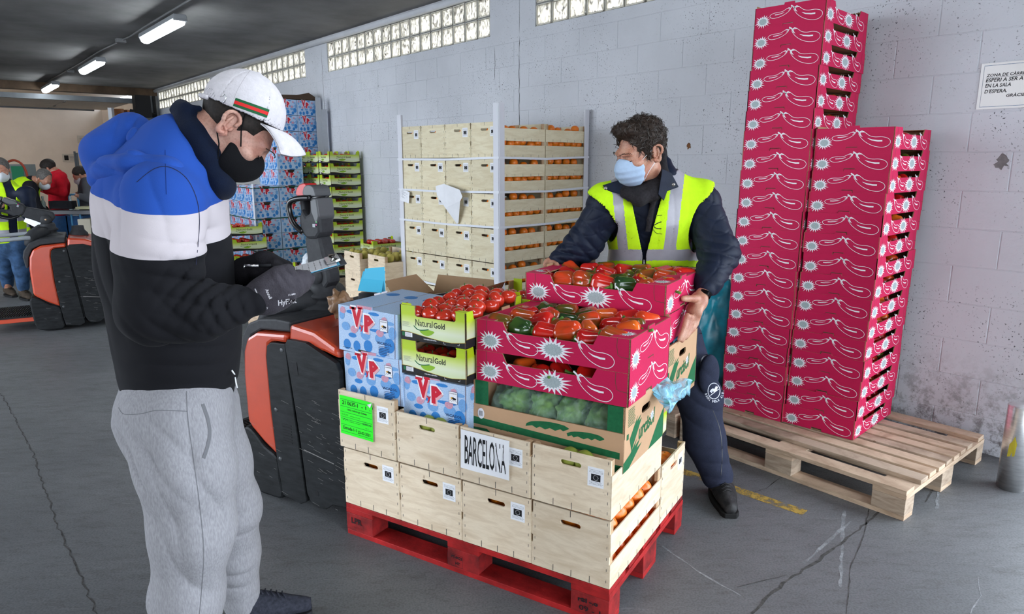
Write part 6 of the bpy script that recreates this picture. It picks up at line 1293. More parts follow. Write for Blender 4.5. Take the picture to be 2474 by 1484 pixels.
CAPM = snet(cap_f, (-.90, 1.76, 1.48), (-.50, 2.06, 1.83), .0030, 'crown', [M_CAP])
q = MB(); V = []; nu, nv = 16, 8
for side in (0, 1):
    for j in range(nv+1):
        for i in range(nu+1):
            x = -.078+.156*i/nu; edge = math.sqrt(max(0, 1-(x/.080)**2)); y0 = .110*math.sqrt(max(.05, 1-(x/.092)**2)); y1 = .092+.092*edge**.7
            t = j/nv; y = y0-.006+(max(y1, y0)-y0+.006)*t; z = -.001+.010*t-3.4*x*x*(.3+t)-.040*t*t-(.0035 if side else 0); V.append(CM @ Vector((x, y, z)))
o = (nu+1)*(nv+1); F_ = []
for j in range(nv):
    for i in range(nu): a = j*(nu+1)+i; F_ += [(a, a+1, a+nu+2, a+nu+1), (o+a+nu+1, o+a+nu+2, o+a+1, o+a)]
for i in range(nu): a = nv*(nu+1)+i; F_.append((a, a+1, o+a+1, o+a))
for j in range(nv):
    for i in (0, nu): a = j*(nu+1)+i; F_.append((a, a+nu+1, o+a+nu+1, o+a) if i == nu else (a+nu+1, a, o+a, o+a+nu+1))
q.add(V, F_, M_CAP, None, True); BRIM = q.mesh('brim')
ct = bvh(CAPM); M_GS = mat('stripe_green', (.012, .10, .035), .7); M_RS = mat('stripe_red', (.62, .02, .02), .6)
q = MB(); line_on(q, ct, [(566, 246), (606, 260), (648, 275)], 1.8, 21, M_GS, .0012); line_on(q, ct, [(566, 246), (606, 260), (648, 275)], 1.8, 8, M_RS, .0018); STRIPE = q.mesh('ribbon_stripe')
q = MB(); line_on(q, ct, [(606, 168), (590, 190), (575, 215), (565, 238)], 1.8, 1.0, mat('cap_seam', (.40, .37, .38), .9), .0006); CSEAM = q.mesh('seam')
q = MB(); h0 = a_(540, 238, 1.808); q.tube([a_(538, 250, 1.808), a_(544, 243, 1.806), a_(546, 234, 1.806), a_(542, 229, 1.808), a_(537, 231, 1.81)], .0018, mat('cap_buckle', (.5, .5, .5), .3, metal=.8), 8)
q.box(0, 0, 0, 0, 0, 0, M_GS) if False else None; BUCK = q.mesh('buckle')
q = MB(); P_ = [CM @ Vector((x, -.108*math.sqrt(max(0, 1-(x/.09)**2)), -.004)) for x in np.linspace(-.055, .055, 9)]; q.tube(P_, .006, M_CAP, 6, flatten=None); STRAP = q.mesh('strap')
# --- hair, snood, mask
def hair1(P):
    q = to_local(P, HM); d = ellp(q, (0, -.012, .040), I3, (.0785, .100, .088)); k = smax(d, -(ellp(q, (0, .074, -.03), I3, (.10, .088, .105))), .004); k = smax(k, -(q[:, 2]+.028+np.where(q[:, 1] > -.045, .05*0, 0)+.25*np.maximum(0, q[:, 1]+.05)), .004)
    e = smin(k, smax(d-.001, np.maximum(np.abs(q[:, 1]-.028)-.022, np.abs(q[:, 2]-.044)-.020), .003), .004)
    for s in (-1, 1): e = smax(e, -ellp(q, (s*.079, -.010, .002), I3, (.020, .0235, .035)), .003)
    return e-.0006*pn(P, 300, 2)
HAIR1 = snet(hair1, (-.92, 1.78, 1.46), (-.52, 2.02, 1.80), .0032, 'hair', [M_HAIRB])
def snood(P):
    a, b_, c = a_(466, 306, 1.89), a_(494, 356, 1.885), a_(518, 420, 1.885); ni = (.86, .28, .42); d = chain(P, [a, b_, c], [.070, .086, .078], ni, .56, .02)
    d = smin(d, chain(P, [a_(418, 268, 1.87), a_(450, 262, 1.85), a_(482, 262, 1.85)], [.010, .014, .012], None, 1, .01), .016)
    ax = vec((c-a).normalized()); w = (P-vec(a))@ax; d = d-.0045*np.sin(w*80+2.4*pn(P, 14, 1))-.0035*pn(P, 45, 4)
    inn = chain(P, [a+(a-b_)*1.2, b_, HM @ Vector((0, .02, -.06))], [.055, .055, .05]); return d
SNOOD = snet(snood, (-1.06, 1.76, 1.30), (-.60, 2.04, 1.74), .0036, 'snood', [M_NAVYF])
M_BMASK = mat('black_cloth', (.008, .008, .009), .85, 0, 10, .3, 300, sheen=.15, spec=.2)
def mask_f(M, bulge=1.0):
    def f(P):
        q = to_local(P, M); d = smin(ellp(q, (0, .045, -.052), I3, (.071, .074*bulge, .066)), ellp(q, (0, .085, -.035), I3, (.030, .048*bulge, .042)), .03)
        d = smax(d, .028-q[:, 1]-.25*(q[:, 2]+.05), .006); d = smax(d, q[:, 2]+.003-(.060)*np.clip((q[:, 1]-.05)/.08, -.6, .35), .006); return smax(d, -.118-q[:, 2], .01)
    return f
MASK1 = snet(mask_f(HM, .97), (-.80, 1.78, 1.36), (-.50, 2.02, 1.60), .0028, 'face_mask', [M_BMASK])
e_ = lambda *p: HM @ Vector(p)
q = MB()
for s in (-1, 1):
    for j in range(26):
        t = j/25; p = Vector((s*(.014+.036*t), .1215-.030*t**1.6, .028+.006*math.sin(PI*t))); q.tube([HM @ p, HM @ (p+Vector((s*.007, -.002, .002)))], [.0011, .0005], M_HAIRB, 3, False)
    q.tube([HM @ Vector((s*(.031+.015*c), .0985-.007*c*c-.002*(s*c > 0), .001-.004*(1-c*c))) for c in np.linspace(-1, 1, 8)], .0012, M_HAIRB, 4, False)
BR1 = q.mesh('eyebrow')
q = MB(); q.tube([e_(-.067, .048, -.015), e_(-.077, .022, .012), e_(-.083, .004, .038), e_(-.088, -.008, .062), e_(-.089, -.022, .058), e_(-.086, -.018, .040)], .0017, M_BMASK, 6); q.tube([e_(-.064, .035, -.080), e_(-.074, .010, -.050), e_(-.080, -.018, -.030)], .0017, M_BMASK, 6); LOOP = q.mesh('ear_loop')
# --- gloves
M_GLOVE = mat('grey_black_glove', (.045, .040, .048), .8, .25, 30, .5, 260, sheen=.2); M_GLOVEB = mat('black_glove', (.010, .009, .011), .75, .3, 30, .4, 200)
V3 = lambda p: np.array(tuple(p))
def gl_right(P):
    w = a_(612, 728, 1.75); kn = a_(690, 690, 1.775); vw = (0, 1, .15)
    d = chain(P, [w, a_(640, 716, 1.755), a_(668, 704, 1.765)], [.037, .047, .050], vw, [.62, .58], .02); d = smin(d, seg(P, a_(668, 700, 1.768), a_(700, 690, 1.79), .046, .036, vw, .55), .02)
    bases = [(a_(697, 668, 1.80), a_(722, 664, 1.83), a_(742, 662, 1.865)), (a_(704, 682, 1.792), a_(732, 676, 1.83), a_(752, 671, 1.87)), (a_(705, 698, 1.788), a_(730, 690, 1.82), a_(748, 682, 1.86)), (a_(700, 712, 1.782), a_(720, 706, 1.81), a_(738, 696, 1.845))]
    for i, (b_, m__, t__) in enumerate(bases): d = smin(d, chain(P, [b_, m__, t__], [.0135, .0125, .0105], None, 1, .006), .010)
    th = chain(P, [a_(645, 690, 1.755), a_(672, 662, 1.765), a_(694, 655, 1.775), a_(706, 668, 1.79)], [.022, .019, .0165, .0135], None, 1, .01); d = smin(d, th, .014)
    return d-folds(P, a_(690, 672, 1.74), (.8, 0, .5), 170, .03, .0025, 2)-.0008*pn(P, 90, 1)
GR = snet(gl_right, (-.72, 1.68, 1.10), (-.44, 1.92, 1.30), .0026, 'glove', [M_GLOVE])
def gl_left(P):
    d = chain(P, [a_(566, 684, 1.99), a_(598, 662, 1.965), a_(640, 640, 1.94)], [.040, .046, .042], (0, 1, .3), .75, .02)
    d = smin(d, chain(P, [a_(640, 634, 1.93), a_(664, 640, 1.915), a_(676, 652, 1.905), a_(678, 668, 1.90)], [.019, .016, .014, .0115], None, 1, .008), .014)
    d = smin(d, chain(P, [a_(648, 628, 1.95), a_(680, 640, 1.94), a_(700, 652, 1.93), a_(707, 665, 1.92)], [.018, .015, .013, .011], None, 1, .008), .014)
    d = smin(d, chain(P, [a_(640, 628, 1.97), a_(672, 634, 1.96), a_(698, 640, 1.955)], [.017, .013, .010], None, 1, .008), .012)
    d = smin(d, chain(P, [a_(625, 630, 1.985), a_(655, 640, 1.985), a_(680, 650, 1.98)], [.015, .012, .010], None, 1, .008), .012)
    d = smin(d, chain(P, [a_(590, 676, 1.945), a_(622, 664, 1.925), a_(650, 662, 1.905)], [.022, .018, .0135], None, 1, .01), .012)
    return d-.0010*pn(P, 80, 3)
GL = snet(gl_left, (-.82, 1.84, 1.12), (-.46, 2.08, 1.34), .0028, 'glove', [M_GLOVEB])
gt = bvh(GR); q = MB(); M_GP = mat('glove_print', (.62, .60, .62), .7)
def glove_text(q, s, x, y, w, h, ang, tree, m, bold=.02, Y=1.7):
    ca, sa = math.cos(ang), math.sin(ang); eye = Vector((0, 0, 1.546))
    def F(u, v, hh=0):
        px, py = x+u*ca-(-v)*sa*1, y+u*sa-v*ca; px, py = x+u*ca+v*sa, y+u*sa-v*ca
        d = (a_(px, py, Y)-eye).normalized(); hit = tree.ray_cast(eye, d, 6)[0]; return tuple((hit or a_(px, py, Y))-d*.0009)
    put_text(q, s, F, 0, 0, w, h, 0, m, bold, 1, .1)
glove_text(q, 'HyFlex', 673, 743, 46, 17, -.16, gt, M_GP, .03); glove_text(q, 'Ansell', 640, 700, 26, 8, 1.15, gt, M_GP, .02); glove_text(q, '11-840', 697, 716, 18, 5, -.2, gt, M_GP, .02); glove_text(q, 'SIZE 9', 626, 750, 22, 6, -.1, gt, M_GP, .01)
line_on(q, gt, [(616, 698), (622, 712), (627, 732), (624, 752)], 1.7, 2.6, M_GP, .001); GPR = q.mesh('printed_lettering')
M1 = thing('person', 'man in white cap, black mask and blue-white-black hooded sweatshirt writing on a clipboard', 'person', None, None, data=M1B, parts=[
    ('sweatshirt', HD, None, [('seam', SE4, None), ('sleeve_seam', SE5, None)]), ('hood', HOOD), ('joggers', TR, None, [('seam', SE1, None), ('pocket_edge', SE2, None), ('pocket_opening', SE3, None)]), ('drawstring', CORD, None, None, None, 'stuff'),
    ('cap', CAPM, None, [('brim', BRIM, None), ('ribbon_stripe', STRIPE, None), ('seam', CSEAM, None), ('buckle', BUCK, None), ('strap', STRAP, None)]), ('ear', ear_mesh(HM, -1, M_SKIN1)), ('hair', HAIR1), ('snood', SNOOD), ('eyebrow', BR1, None, None, None, 'stuff'), ('face_mask', MASK1, None, [('ear_loop', LOOP, None, None, None, 'stuff')]),
    ('glove', GR, None, [('printed_lettering', GPR, None, None, None, 'stuff')], 'grey knitted glove with white lettering'), ('glove', GL, None, None, 'black glove holding the pen')]+S1+S2)
# --- clipboard, paper, pen
A, B_, C_ = a_(575, 712, 1.80), a_(833, 638, 1.885), a_(797, 621, 2.085); U = (B_-A).normalized(); Wd = (C_-B_); Wd = (Wd-U*Wd.dot(U)).normalized(); Nn = U.cross(Wd).normalized(); Lb = (B_-A).length; Wb = .215
FB = lambda u, v, h=0: tuple(A+U*u+Wd*v+Nn*h)
q = MB(); q.prism([(0, 0), (Lb, 0), (Lb+.006, .01), (Lb+.006, Wb-.01), (Lb, Wb), (0, Wb)], FB, -.003, 0, mat('black_board', (.02, .022, .03), .4)); bd = q.mesh('clipboard', bevel=.0008)
q = MB(); q.prism([(.03, .004), (Lb-.012, .004), (Lb-.012, Wb-.006), (.03, Wb-.006)], FB, .0008, .0016, mat('cyan_folder', (.10, .48, .72), .5)); cy_ = q.mesh('folder_sheet')
q = MB(); q.prism([(.03, .012), (Lb-.02, .010), (Lb-.018, Wb-.008), (.03, Wb-.008)], FB, .0018, .0026, M_SHEET); rnd = random.Random(12)
for j in range(15):
    x = Lb-.045-j*.017; v = .02
    while v < Wb-.03:
        l = rnd.uniform(.004, .016); q.flat([(x, v), (x+.0022, v), (x+.0022, v+l), (x, v+l)][::1], FB, .0029, M_INKG if j > 9 else M_INK); v += l+rnd.uniform(.004, .02)
pp = q.mesh('form_sheet')
q = MB(); q.prism([(Lb-.045, .05), (Lb-.020, .045), (Lb-.006, .06), (Lb-.006, .155), (Lb-.020, .17), (Lb-.045, .165)], FB, .004, .010, mat('chrome_clip', (.55, .55, .55), .15, metal=1)); q.tube([FB(Lb-.03, .05, .012), FB(Lb-.012, .108, .018), FB(Lb-.03, .165, .012)], .003, mat('chrome_clip', (.5, .5, .5), .2, metal=1), 8); cl = q.mesh('clip')
thing('clipboard', 'black clipboard with a printed form and blue folder in the man\'s gloved hands', 'clipboard', None, None, data=bd, parts=[('form_sheet', pp), ('folder_sheet', cy_), ('clip', cl, None, None, None, 'stuff')])
q = MB(); q.tube([a_(655, 641, 1.895), a_(625, 642, 1.88)], .0042, M_INK, 10); q.tube([a_(655, 641, 1.895), a_(700, 668, 1.905)], .0042, M_INK, 10); q2 = MB(); q2.tube([a_(627, 642, 1.881), a_(590, 642, 1.868)], [.0040, .0032], mat('silver_pen', (.7, .7, .72), .2, metal=.9), 10); q2.tube([a_(590, 642, 1.866), a_(589, 648, 1.866)], .0016, mat('silver_pen', (.7, .7, .72), .2, metal=.9), 6)
thing('pen', 'slim silver and black pen in the man\'s far hand', 'pen', None, None, data=q.mesh('pen'), parts=[('pen_cap', q2.mesh('pen_cap'), None, None, None, 'stuff')])
# ============================================================ the man in the high-visibility vest
H2 = head_frame(a_(1549, 372, 2.93), math.radians(-150), math.radians(17), .06)
def to_px(P):
    c, s = math.cos(.205), math.sin(.205); X = P[:, 0]; Y = P[:, 1]; Z = P[:, 2]-1.546; F = Y*c-Z*s; U = Y*s+Z*c; return 1237+1680*X/F, 742-1680*U/F
n2 = a_(1572, 440, 3.03); c2 = a_(1572, 520, 3.05); w2 = a_(1582, 660, 3.16); p2_ = a_(1592, 760, 3.22)
sL, eL, wL = a_(1688, 490, 3.04), a_(1738, 612, 2.93), a_(1702, 702, 2.745); sR, eR, wR = a_(1468, 500, 3.02), a_(1412, 588, 3.06), a_(1340, 640, 3.08)
hL, kL, aL = a_(1622, 820, 3.18), a_(1692, 985, 3.10), a_(1737, 1172, 3.03); hR, kR = a_(1530, 820, 3.24), a_(1510, 1000, 3.36); aR = Vector((a_(1500, 1000, 3.5).x, 3.5, .09))
axb = (.17, .98, .1)
def hand2(P):
    d = chain(P, [wL, a_(1688, 728, 2.715), a_(1677, 752, 2.685)], [.026, .036, .036], (.75, .62, 0), .62, .02)
    kn = [(a_(1660, 764, 2.655), a_(1653, 790, 2.632), a_(1645, 812, 2.618), a_(1641, 821, 2.613)), (a_(1669, 768, 2.660), a_(1661, 794, 2.638), a_(1653, 814, 2.624), a_(1648, 824, 2.618)),
          (a_(1679, 769, 2.675), a_(1672, 791, 2.655), a_(1663, 808, 2.640), a_(1657, 817, 2.632)), (a_(1687, 764, 2.690), a_(1682, 782, 2.675), a_(1675, 796, 2.660), a_(1669, 803, 2.652))]
    for f in kn: d = smin(d, chain(P, f, [.0118, .0102, .0092, .0082], None, 1, .004), .006)
    d = smin(d, chain(P, [a_(1690, 722, 2.700), a_(1674, 722, 2.668), a_(1660, 722, 2.648), a_(1651, 722, 2.636)], [.017, .0145, .0125, .0115], None, 1, .006), .012)
    for x, y, Y in ((1661, 763, 2.648), (1670, 766, 2.655), (1680, 768, 2.668)): d = smin(d, seg(P, a_(x, y, Y), a_(x, y+2, Y), .0105), .006)
    for f in kn[:3]: d = d+.0012*np.exp(-((np.abs((P-vec(f[0]))@(vec(f[0]-a_(1688, 728, 2.715))/np.linalg.norm(vec(f[0]-a_(1688, 728, 2.715))))))/.006)**2)*0
    return d
def hand2r(P):
    d = chain(P, [wR, a_(1330, 640, 3.07)], [.026, .034], (0, 1, 0), .7, .02)
    for i, (x, y, Y) in enumerate(((1318, 642, 3.03), (1322, 650, 3.03), (1328, 656, 3.03), (1336, 660, 3.03))): d = smin(d, chain(P, [a_(x+8, y-8, 3.06), a_(x, y, Y), a_(x+4, y+12, Y)], [.011, .010, .0085], None, 1, .004), .006)
    return smin(d, chain(P, [a_(1335, 634, 3.05), a_(1344, 640, 3.01), a_(1350, 648, 2.99)], [.014, .012, .010], None, 1, .004), .01)
hand2, hand2r = local(hand2, a_(1672, 765, 2.67), .16), local(hand2r, a_(1328, 645, 3.05), .14)
def m2_body(P):
    q = lambda *a: vec(H2 @ Vector(a)); d = head_sdf(P, H2)
    ql = to_local(P, H2); d = d+.0008*np.sin(ql[:, 2]*420)*np.exp(-((ql[:, 2]-.062)/.018)**2)*(ql[:, 1] > .03)          # forehead lines
    for s in (-1, 1):
        d = smin(d, seg(ql, (s*.014, .108, .024), (s*.047, .092, .027), .0062, .0045), .006)                              # brow fold
        d = d+.0010*np.exp(-(((ql[:, 0]-s*.031)/.016)**2))*np.exp(-(((ql[:, 2]+.004)/.0022)**2))*(ql[:, 1] > .05)
    d = smin(d, seg(P, q(0, -.02, -.06), n2, .054, .062), .02); d = smin(d, chain(P, [n2, c2, w2, p2_], [.08, .13, .13, .13], axb, .75, .05), .03)
    d = smin(d, chain(P, [c2, sL, eL, wL], [.08, .055, .042, .028]), .03); d = smin(d, chain(P, [c2, sR, eR, wR], [.08, .055, .042, .028]), .03)
    for h_, k_, an in ((hL, kL, aL), (hR, kR, aR)): d = smin(d, chain(P, [p2_, h_, k_, an], [.10, .085, .058, .042]), .03)
    d = smin(d, seg(P, aL, Vector((aL.x-.01, aL.y-.12, .05)), .036, .026), .02)
    return smin(smin(d, hand2(P), .012), hand2r(P), .012)
M2B = snet(m2_body, (.10, 2.55, 0), (1.05, 3.62, 1.76), .0048, 'body', [M_SKIN2])
def m2_jacket(P):
    d = chain(P, [a_(1572, 448, 3.04), a_(1572, 520, 3.07), w2, a_(1600, 752, 3.20)], [.105, .168, .172, .176], axb, .74, .06)
    d = smin(d, seg(P, a_(1580, 470, 3.05), sL, .07, .085), .05); d = smin(d, seg(P, a_(1560, 470, 3.05), sR, .07, .085), .05)
    z0 = a_(1700, 790, 3.15).z; d = smax(d, z0-P[:, 2], .02)
    aL_ = chain(P, [sL, eL, a_(1712, 680, 2.79)], [.088, .078, .062], None, 1, .04); aR_ = chain(P, [sR, eR, a_(1352, 632, 3.08)], [.085, .074, .052], None, 1, .04)
    d = smin(d, smin(aL_, aR_, .01), .025); d = smin(d, seg(P, a_(1711, 686, 2.775), a_(1705, 697, 2.755), .043, .040), .006)
    for c, f, r, s in ((eL, 62, .10, 1), (a_(1724, 660, 2.86), 85, .08, 3), (eR, 66, .10, 2), (a_(1370, 618, 3.0), 85, .07, 5), (sL, 40, .10, 6), (sR, 40, .10, 4)): d = d-folds(P, c, (.3, .1, 1) if c is not eR else (.7, 0, .7), f, r, .0075, s)
    quilt = np.minimum(np.abs(np.sin(P[:, 2]*48+1.3*np.sin(P[:, 0]*24)+P[:, 1]*6)), np.abs(np.sin(P[:, 0]*38-P[:, 1]*20+1.3*np.sin(P[:, 2]*26)))); d = d+.0022*np.exp(-(quilt/.16)**2)-.0016*pn(P, 34, 2)
    col = chain(P, [a_(1606, 395, 3.04), a_(1612, 430, 3.00), a_(1588, 462, 2.97)], [.030, .040, .022], None, 1, .03); return smin(d, col, .03)
M_NAVY2 = mat('navy_quilting', (.008, .012, .026), .55, .15, 30, .15, 240, spec=.4)
J2 = snet(m2_jacket, (.08, 2.66, .78), (1.10, 3.42, 1.60), .0042, 'jacket', [M_NAVY2])
M_LIMEV = mat('lime_mesh_fabric', (.50, .80, .010), .8, .06, 20, .3, 300); M_REFL = mat('reflective_tape', (.30, .29, .32), .35, .05, 30, .1, 300)
def m2_vest(P):
    t = chain(P, [a_(1572, 448, 3.04), a_(1572, 520, 3.07), w2, a_(1585, 700, 3.18)], [.105, .175, .183, .180], axb, .76, .06)
    t = smin(t, seg(P, a_(1580, 470, 3.05), sL, .07, .088), .05); t = smin(t, seg(P, a_(1560, 470, 3.05), sR, .07, .088), .05)
    d = np.abs(t-.016-.0035*pn(P, 22, 4)-folds(P, a_(1590, 560, 2.9), (1, 0, .1), 46, .16, .0035, 3))-.0035
    x, y = to_px(P); front = P[:, 1] < 3.09+.0*x
    lo_ = a_(1560, 647, 3.02).z; d = smax(d, (lo_+.012*np.sin((x-1560)/38.))-P[:, 2], .003)
    ctr = 1556+(y-640)*(-.03); half = np.clip((632-y)*.235, 4, 52); opening = np.where(front & (y > 395), half-np.abs(x-ctr), -50)/560*1.0; d = smax(d, opening, .004)
    # armholes and neck
    ah = lambda s_, e_, r: seg(P, s_, e_, r, r*.95)
    dirL = (eL-sL).normalized(); dirR = (eR-sR).normalized()
    d = smax(d, -seg(P, sL+Vector((.024, 0, -.02)), sL+Vector((.024, 0, -.02))+dirL*.3, .112, .12), .004); d = smax(d, -seg(P, sR+Vector((-.020, 0, -.02)), sR+Vector((-.020, 0, -.02))+dirR*.3, .104, .11), .004)
    return smax(d, -seg(P, a_(1575, 440, 3.02), a_(1585, 350, 3.04), .088, .12), .004)
def vest_mat(C):
    x, y = to_px(C); f = C[:, 1] < 3.10; band = (y > 603) & (y < 630); xl = 1480+(y-470)*.10; xr = 1634-(y-430)*.115; v1 = np.abs(x-(xl+12)) < 12; v2 = np.abs(x-(xr+4)) < 15
    g = np.where(f, band | ((v1 | v2) & (y < 606)), band | (np.abs(x-1500) < 13) | (np.abs(x-1640) < 13)); return g.astype(int)
V2 = snet(m2_vest, (.30, 2.78, 1.02), (.98, 3.40, 1.58), .0036, 'vest', [M_LIMEV, M_REFL], matf=vest_mat)
vt = bvh(V2); q = MB(); line_on(q, vt, [(1598, 536), (1588, 540), (1580, 546), (1586, 552), (1598, 553)], 3.0, 2, M_INK, .002); line_on(q, vt, [(1600, 520), (1584, 524), (1576, 545), (1584, 562), (1600, 566)], 3.0, 1.2, M_INK, .002); VLOGO = q.mesh('printed_emblem')
jt = bvh(J2); q = MB(); M_ZIP = mat('zip_black', (.012, .012, .013), .4)
line_on(q, jt, [(1500, 478), (1520, 520), (1540, 580), (1553, 628)], 3.0, 3, M_ZIP, .006); line_on(q, jt, [(1601, 480), (1590, 530), (1572, 590), (1560, 628)], 3.0, 3, M_ZIP, .006); q.tube([a_(1556, 628, 2.965), a_(1556, 646, 2.965)], .004, mat('zip_pull', (.2, .2, .2), .3, metal=.6), 6); ZIP = q.mesh('zip')
M_SNAP = mat('snap_steel', (.30, .28, .26), .35, metal=.7); q = MB()
cw = []
for pts in ([(1512, 430), (1455, 448), (1470, 462), (1500, 470), (1518, 488), (1530, 470)], [(1600, 408), (1622, 418), (1640, 452), (1612, 462), (1604, 486), (1590, 470)]):
    q = MB(); c_ = pts; Yb = 2.885 if pts[0][0] < 1550 else 2.865; q.prism([(x, -y) for x, y in (c_ if sum(c_[i][0]*-c_[(i+1) % 6][1]-c_[(i+1) % 6][0]*-c_[i][1] for i in range(6)) > 0 else c_[::-1])], lambda u, v, h: tuple(a_(u, -v, Yb-h+.0007*abs(u-1556))), -.008, .006, M_NAVY2); cw.append(q.mesh('collar_flap', bevel=.003))
SN = []
for x, y in ((1463, 455), (1627, 446)): q = MB(); p = a_(x, y, 2.878 if x < 1550 else 2.858); q.lathe([(0, .006), (.006, .004), (.0075, 0)], M_SNAP, 12, T(p) @ RX(PI/2)); SN.append(q.mesh('snap'))
def scarf2(P):
    d = chain(P, [a_(1598, 380, 3.00), a_(1600, 425, 2.96), a_(1580, 468, 2.92), a_(1545, 480, 2.90), a_(1512, 462, 2.93), a_(1506, 430, 2.98)], [.020, .026, .028, .027, .024, .02], None, 1, .02)
    d = smin(d, chain(P, [a_(1590, 420, 2.97), a_(1570, 450, 2.94), a_(1540, 462, 2.92), a_(1514, 445, 2.95)], [.024, .026, .024, .02], None, 1, .02), .008)
    d = smin(d, chain(P, [a_(1590, 350, 3.08), a_(1600, 400, 3.10), a_(1580, 440, 3.10), a_(1530, 440, 3.10)], [.03, .035, .035, .03], None, 1, .02), .02)
    d = smin(d, seg(P, a_(1552, 440, 3.02), a_(1552, 468, 3.0), .058, .068), .01); d = smin(d, chain(P, [a_(1582, 480, 2.925), a_(1570, 530, 2.925), a_(1562, 580, 2.935)], [.012, .010, .008], None, 1, .01), .008)
    return d-.0028*np.sin(pn(P, 20, 3)*8)-.0012*pn(P, 90, 4)
SC2 = snet(scarf2, (.38, 2.80, 1.26), (.74, 3.20, 1.66), .0036, 'scarf', [mat('charcoal_knit', (.020, .018, .020), .95, .3, 120, .6, 260)])
q = MB(); M_TEE = mat('navy_tee', (.010, .012, .022), .9); SHIRT = snet(lambda P: chain(P, [a_(1556, 480, 3.02), a_(1556, 600, 3.08)], [.085, .085], axb, .8)-.001*pn(P, 40, 1), (.38, 2.84, 1.05), (.75, 3.24, 1.50), .006, 'shirt', [M_TEE])
def m2_trousers(P):
    d = seg(P, a_(1592, 740, 3.20), a_(1596, 800, 3.20), .158, .162, axb, .82)
    l_ = chain(P, [a_(1640, 830, 3.17), a_(1690, 960, 3.11), a_(1702, 1060, 3.08), a_(1733, 1150, 3.03)], [.112, .096, .088, .072], None, 1, .05); r_ = chain(P, [a_(1540, 830, 3.24), kR, aR+Vector((0, 0, .03))], [.112, .095, .07], None, 1, .05)
    d = smin(smin(d, l_, .05), r_, .04); pk = ellp(P, a_(1713, 905, 3.02), np.array([[.9, .4, 0], [-.4, .9, 0], [0, 0, 1]]), (.052, .030, .095)); d = smin(d, pk, .01)
    d = d-folds(P, a_(1680, 1000, 3.02), (.4, 0, 1), 30, .13, .0045, 1)-folds(P, a_(1730, 1130, 3.0), (.2, 0, 1), 50, .08, .006, 2)-folds(P, a_(1650, 900, 3.05), (.8, 0, .6), 40, .12, .004, 3)-.002*pn(P, 26, 5)
    return d
M_NAVYT = mat('navy_workwear', (.020, .024, .045), .85, .12, 40, .3, 320)
T2 = snet(m2_trousers, (.30, 2.88, .06), (1.12, 3.62, 1.0), .005, 'trousers', [M_NAVYT]); t2 = bvh(T2)
q = MB(); M_PRT = mat('white_transfer', (.62, .63, .68), .7); rr_ = []
E2 = [(1725+14.5*math.cos(a), 945+19*math.sin(a)) for a in np.linspace(-.9, 5.3, 24)]; line_on(q, t2, E2, 3.0, 1.6, M_PRT, .0012, 2)
line_on(q, t2, [(1717, 948), (1722, 942), (1727, 944), (1732, 934)], 3.0, 6, M_PRT, .0012); line_on(q, t2, [(1716, 956), (1737, 940)], 3.0, 1.5, M_PRT, .0012)
eye = Vector((0, 0, 1.546))
for i, ch in enumerate('BANC DELS ALIM'):
    if ch == ' ': continue
    an = math.radians(162-i*12.5); cx, cy2 = 1726+21*math.cos(an), 945+25*math.sin(an); ang = an-PI/2
    def F(u, v, hh=0, cx=cx, cy2=cy2, ang=ang):
        px, py = cx+u*math.cos(ang)+v*math.sin(ang), cy2+u*math.sin(ang)-v*math.cos(ang); d = (a_(px, py, 3.0)-eye).normalized(); hit = t2.ray_cast(eye, d, 6)[0]; return tuple((hit or a_(px, py, 3.05))-d*.0012)
    put_text(q, ch, F, -1.9, -2.8, 3.8, 5.8, 0, M_PRT, .03, 1)
TLOGO = q.mesh('printed_emblem')
q = MB(); line_on(q, t2, [(1648, 800), (1690, 806), (1700, 802)], 3.0, 1.6, M_ZIP, .001); line_on(q, t2, [(1690, 880), (1700, 862), (1722, 852)], 3.0, 2.0, M_ZIP, .001); line_on(q, t2, [(1722, 990), (1740, 1040), (1745, 1100), (1742, 1150)], 3.0, 1.4, M_ZIP, .001); TSEAM = q.mesh('seam')
M_BOOT = mat('scuffed_black_boot', (.035, .034, .034), .55, 0, 30, .6, 60, col2=(.010, .010, .011)); M_BSOLE = mat('boot_sole', (.012, .012, .012), .8)
SH2 = shoe('shoe', (aL.x+.015, aL.y+.075, 0), (aL.x-.004, aL.y-.205, 0), M_BOOT, M_BSOLE, .052, ht=.105); SH3 = shoe('shoe', (aR.x, aR.y+.07, 0), (aR.x-.03, aR.y-.20, 0), M_BOOT, M_BSOLE, .050, ht=.105)
q = MB(); q.tube([Vector((aL.x, aL.y+.01, .06)), Vector((aL.x, aL.y+.01, .155))], [.050, .047], M_BOOT, 16); COLLAR = q.mesh('boot_collar')
MASK2 = None
def mask2(P):
    q = to_local(P, H2); d = smin(ellp(q, (0, .045, -.050), I3, (.0715, .084, .072)), ellp(q, (0, .088, -.036), I3, (.034, .046, .044)), .03)
    d = smax(d, .050-q[:, 1]-.1*(q[:, 2]+.05), .005); d = smax(d, q[:, 2]+.018-.045*np.clip((q[:, 1]-.06)/.07, 0, 1), .004); d = smax(d, -.112-q[:, 2], .008)
    return d+.0012*np.sin(q[:, 2]*230)*(np.abs(q[:, 2]+.058) < .034)
MASK2 = snet(mask2, (.30, 2.70, 1.30), (.70, 3.05, 1.62), .0026, 'face_mask', [mat('surgical_blue', (.36, .47, .62), .75, .04, 60, .15, 300)])
e2 = lambda *p: H2 @ Vector(p); q = MB(); M_LOOPW = mat('white_elastic', (.7, .7, .72), .7)
for s in (1, -1): q.tube([e2(s*.058, .068, -.020), e2(s*.070, .040, .004), e2(s*.082, -.004, .030)], .0015, M_LOOPW, 6); q.tube([e2(s*.056, .055, -.095), e2(s*.068, .030, -.060), e2(s*.080, -.012, -.020)], .0015, M_LOOPW, 6)
LOOP2 = q.mesh('ear_loop')
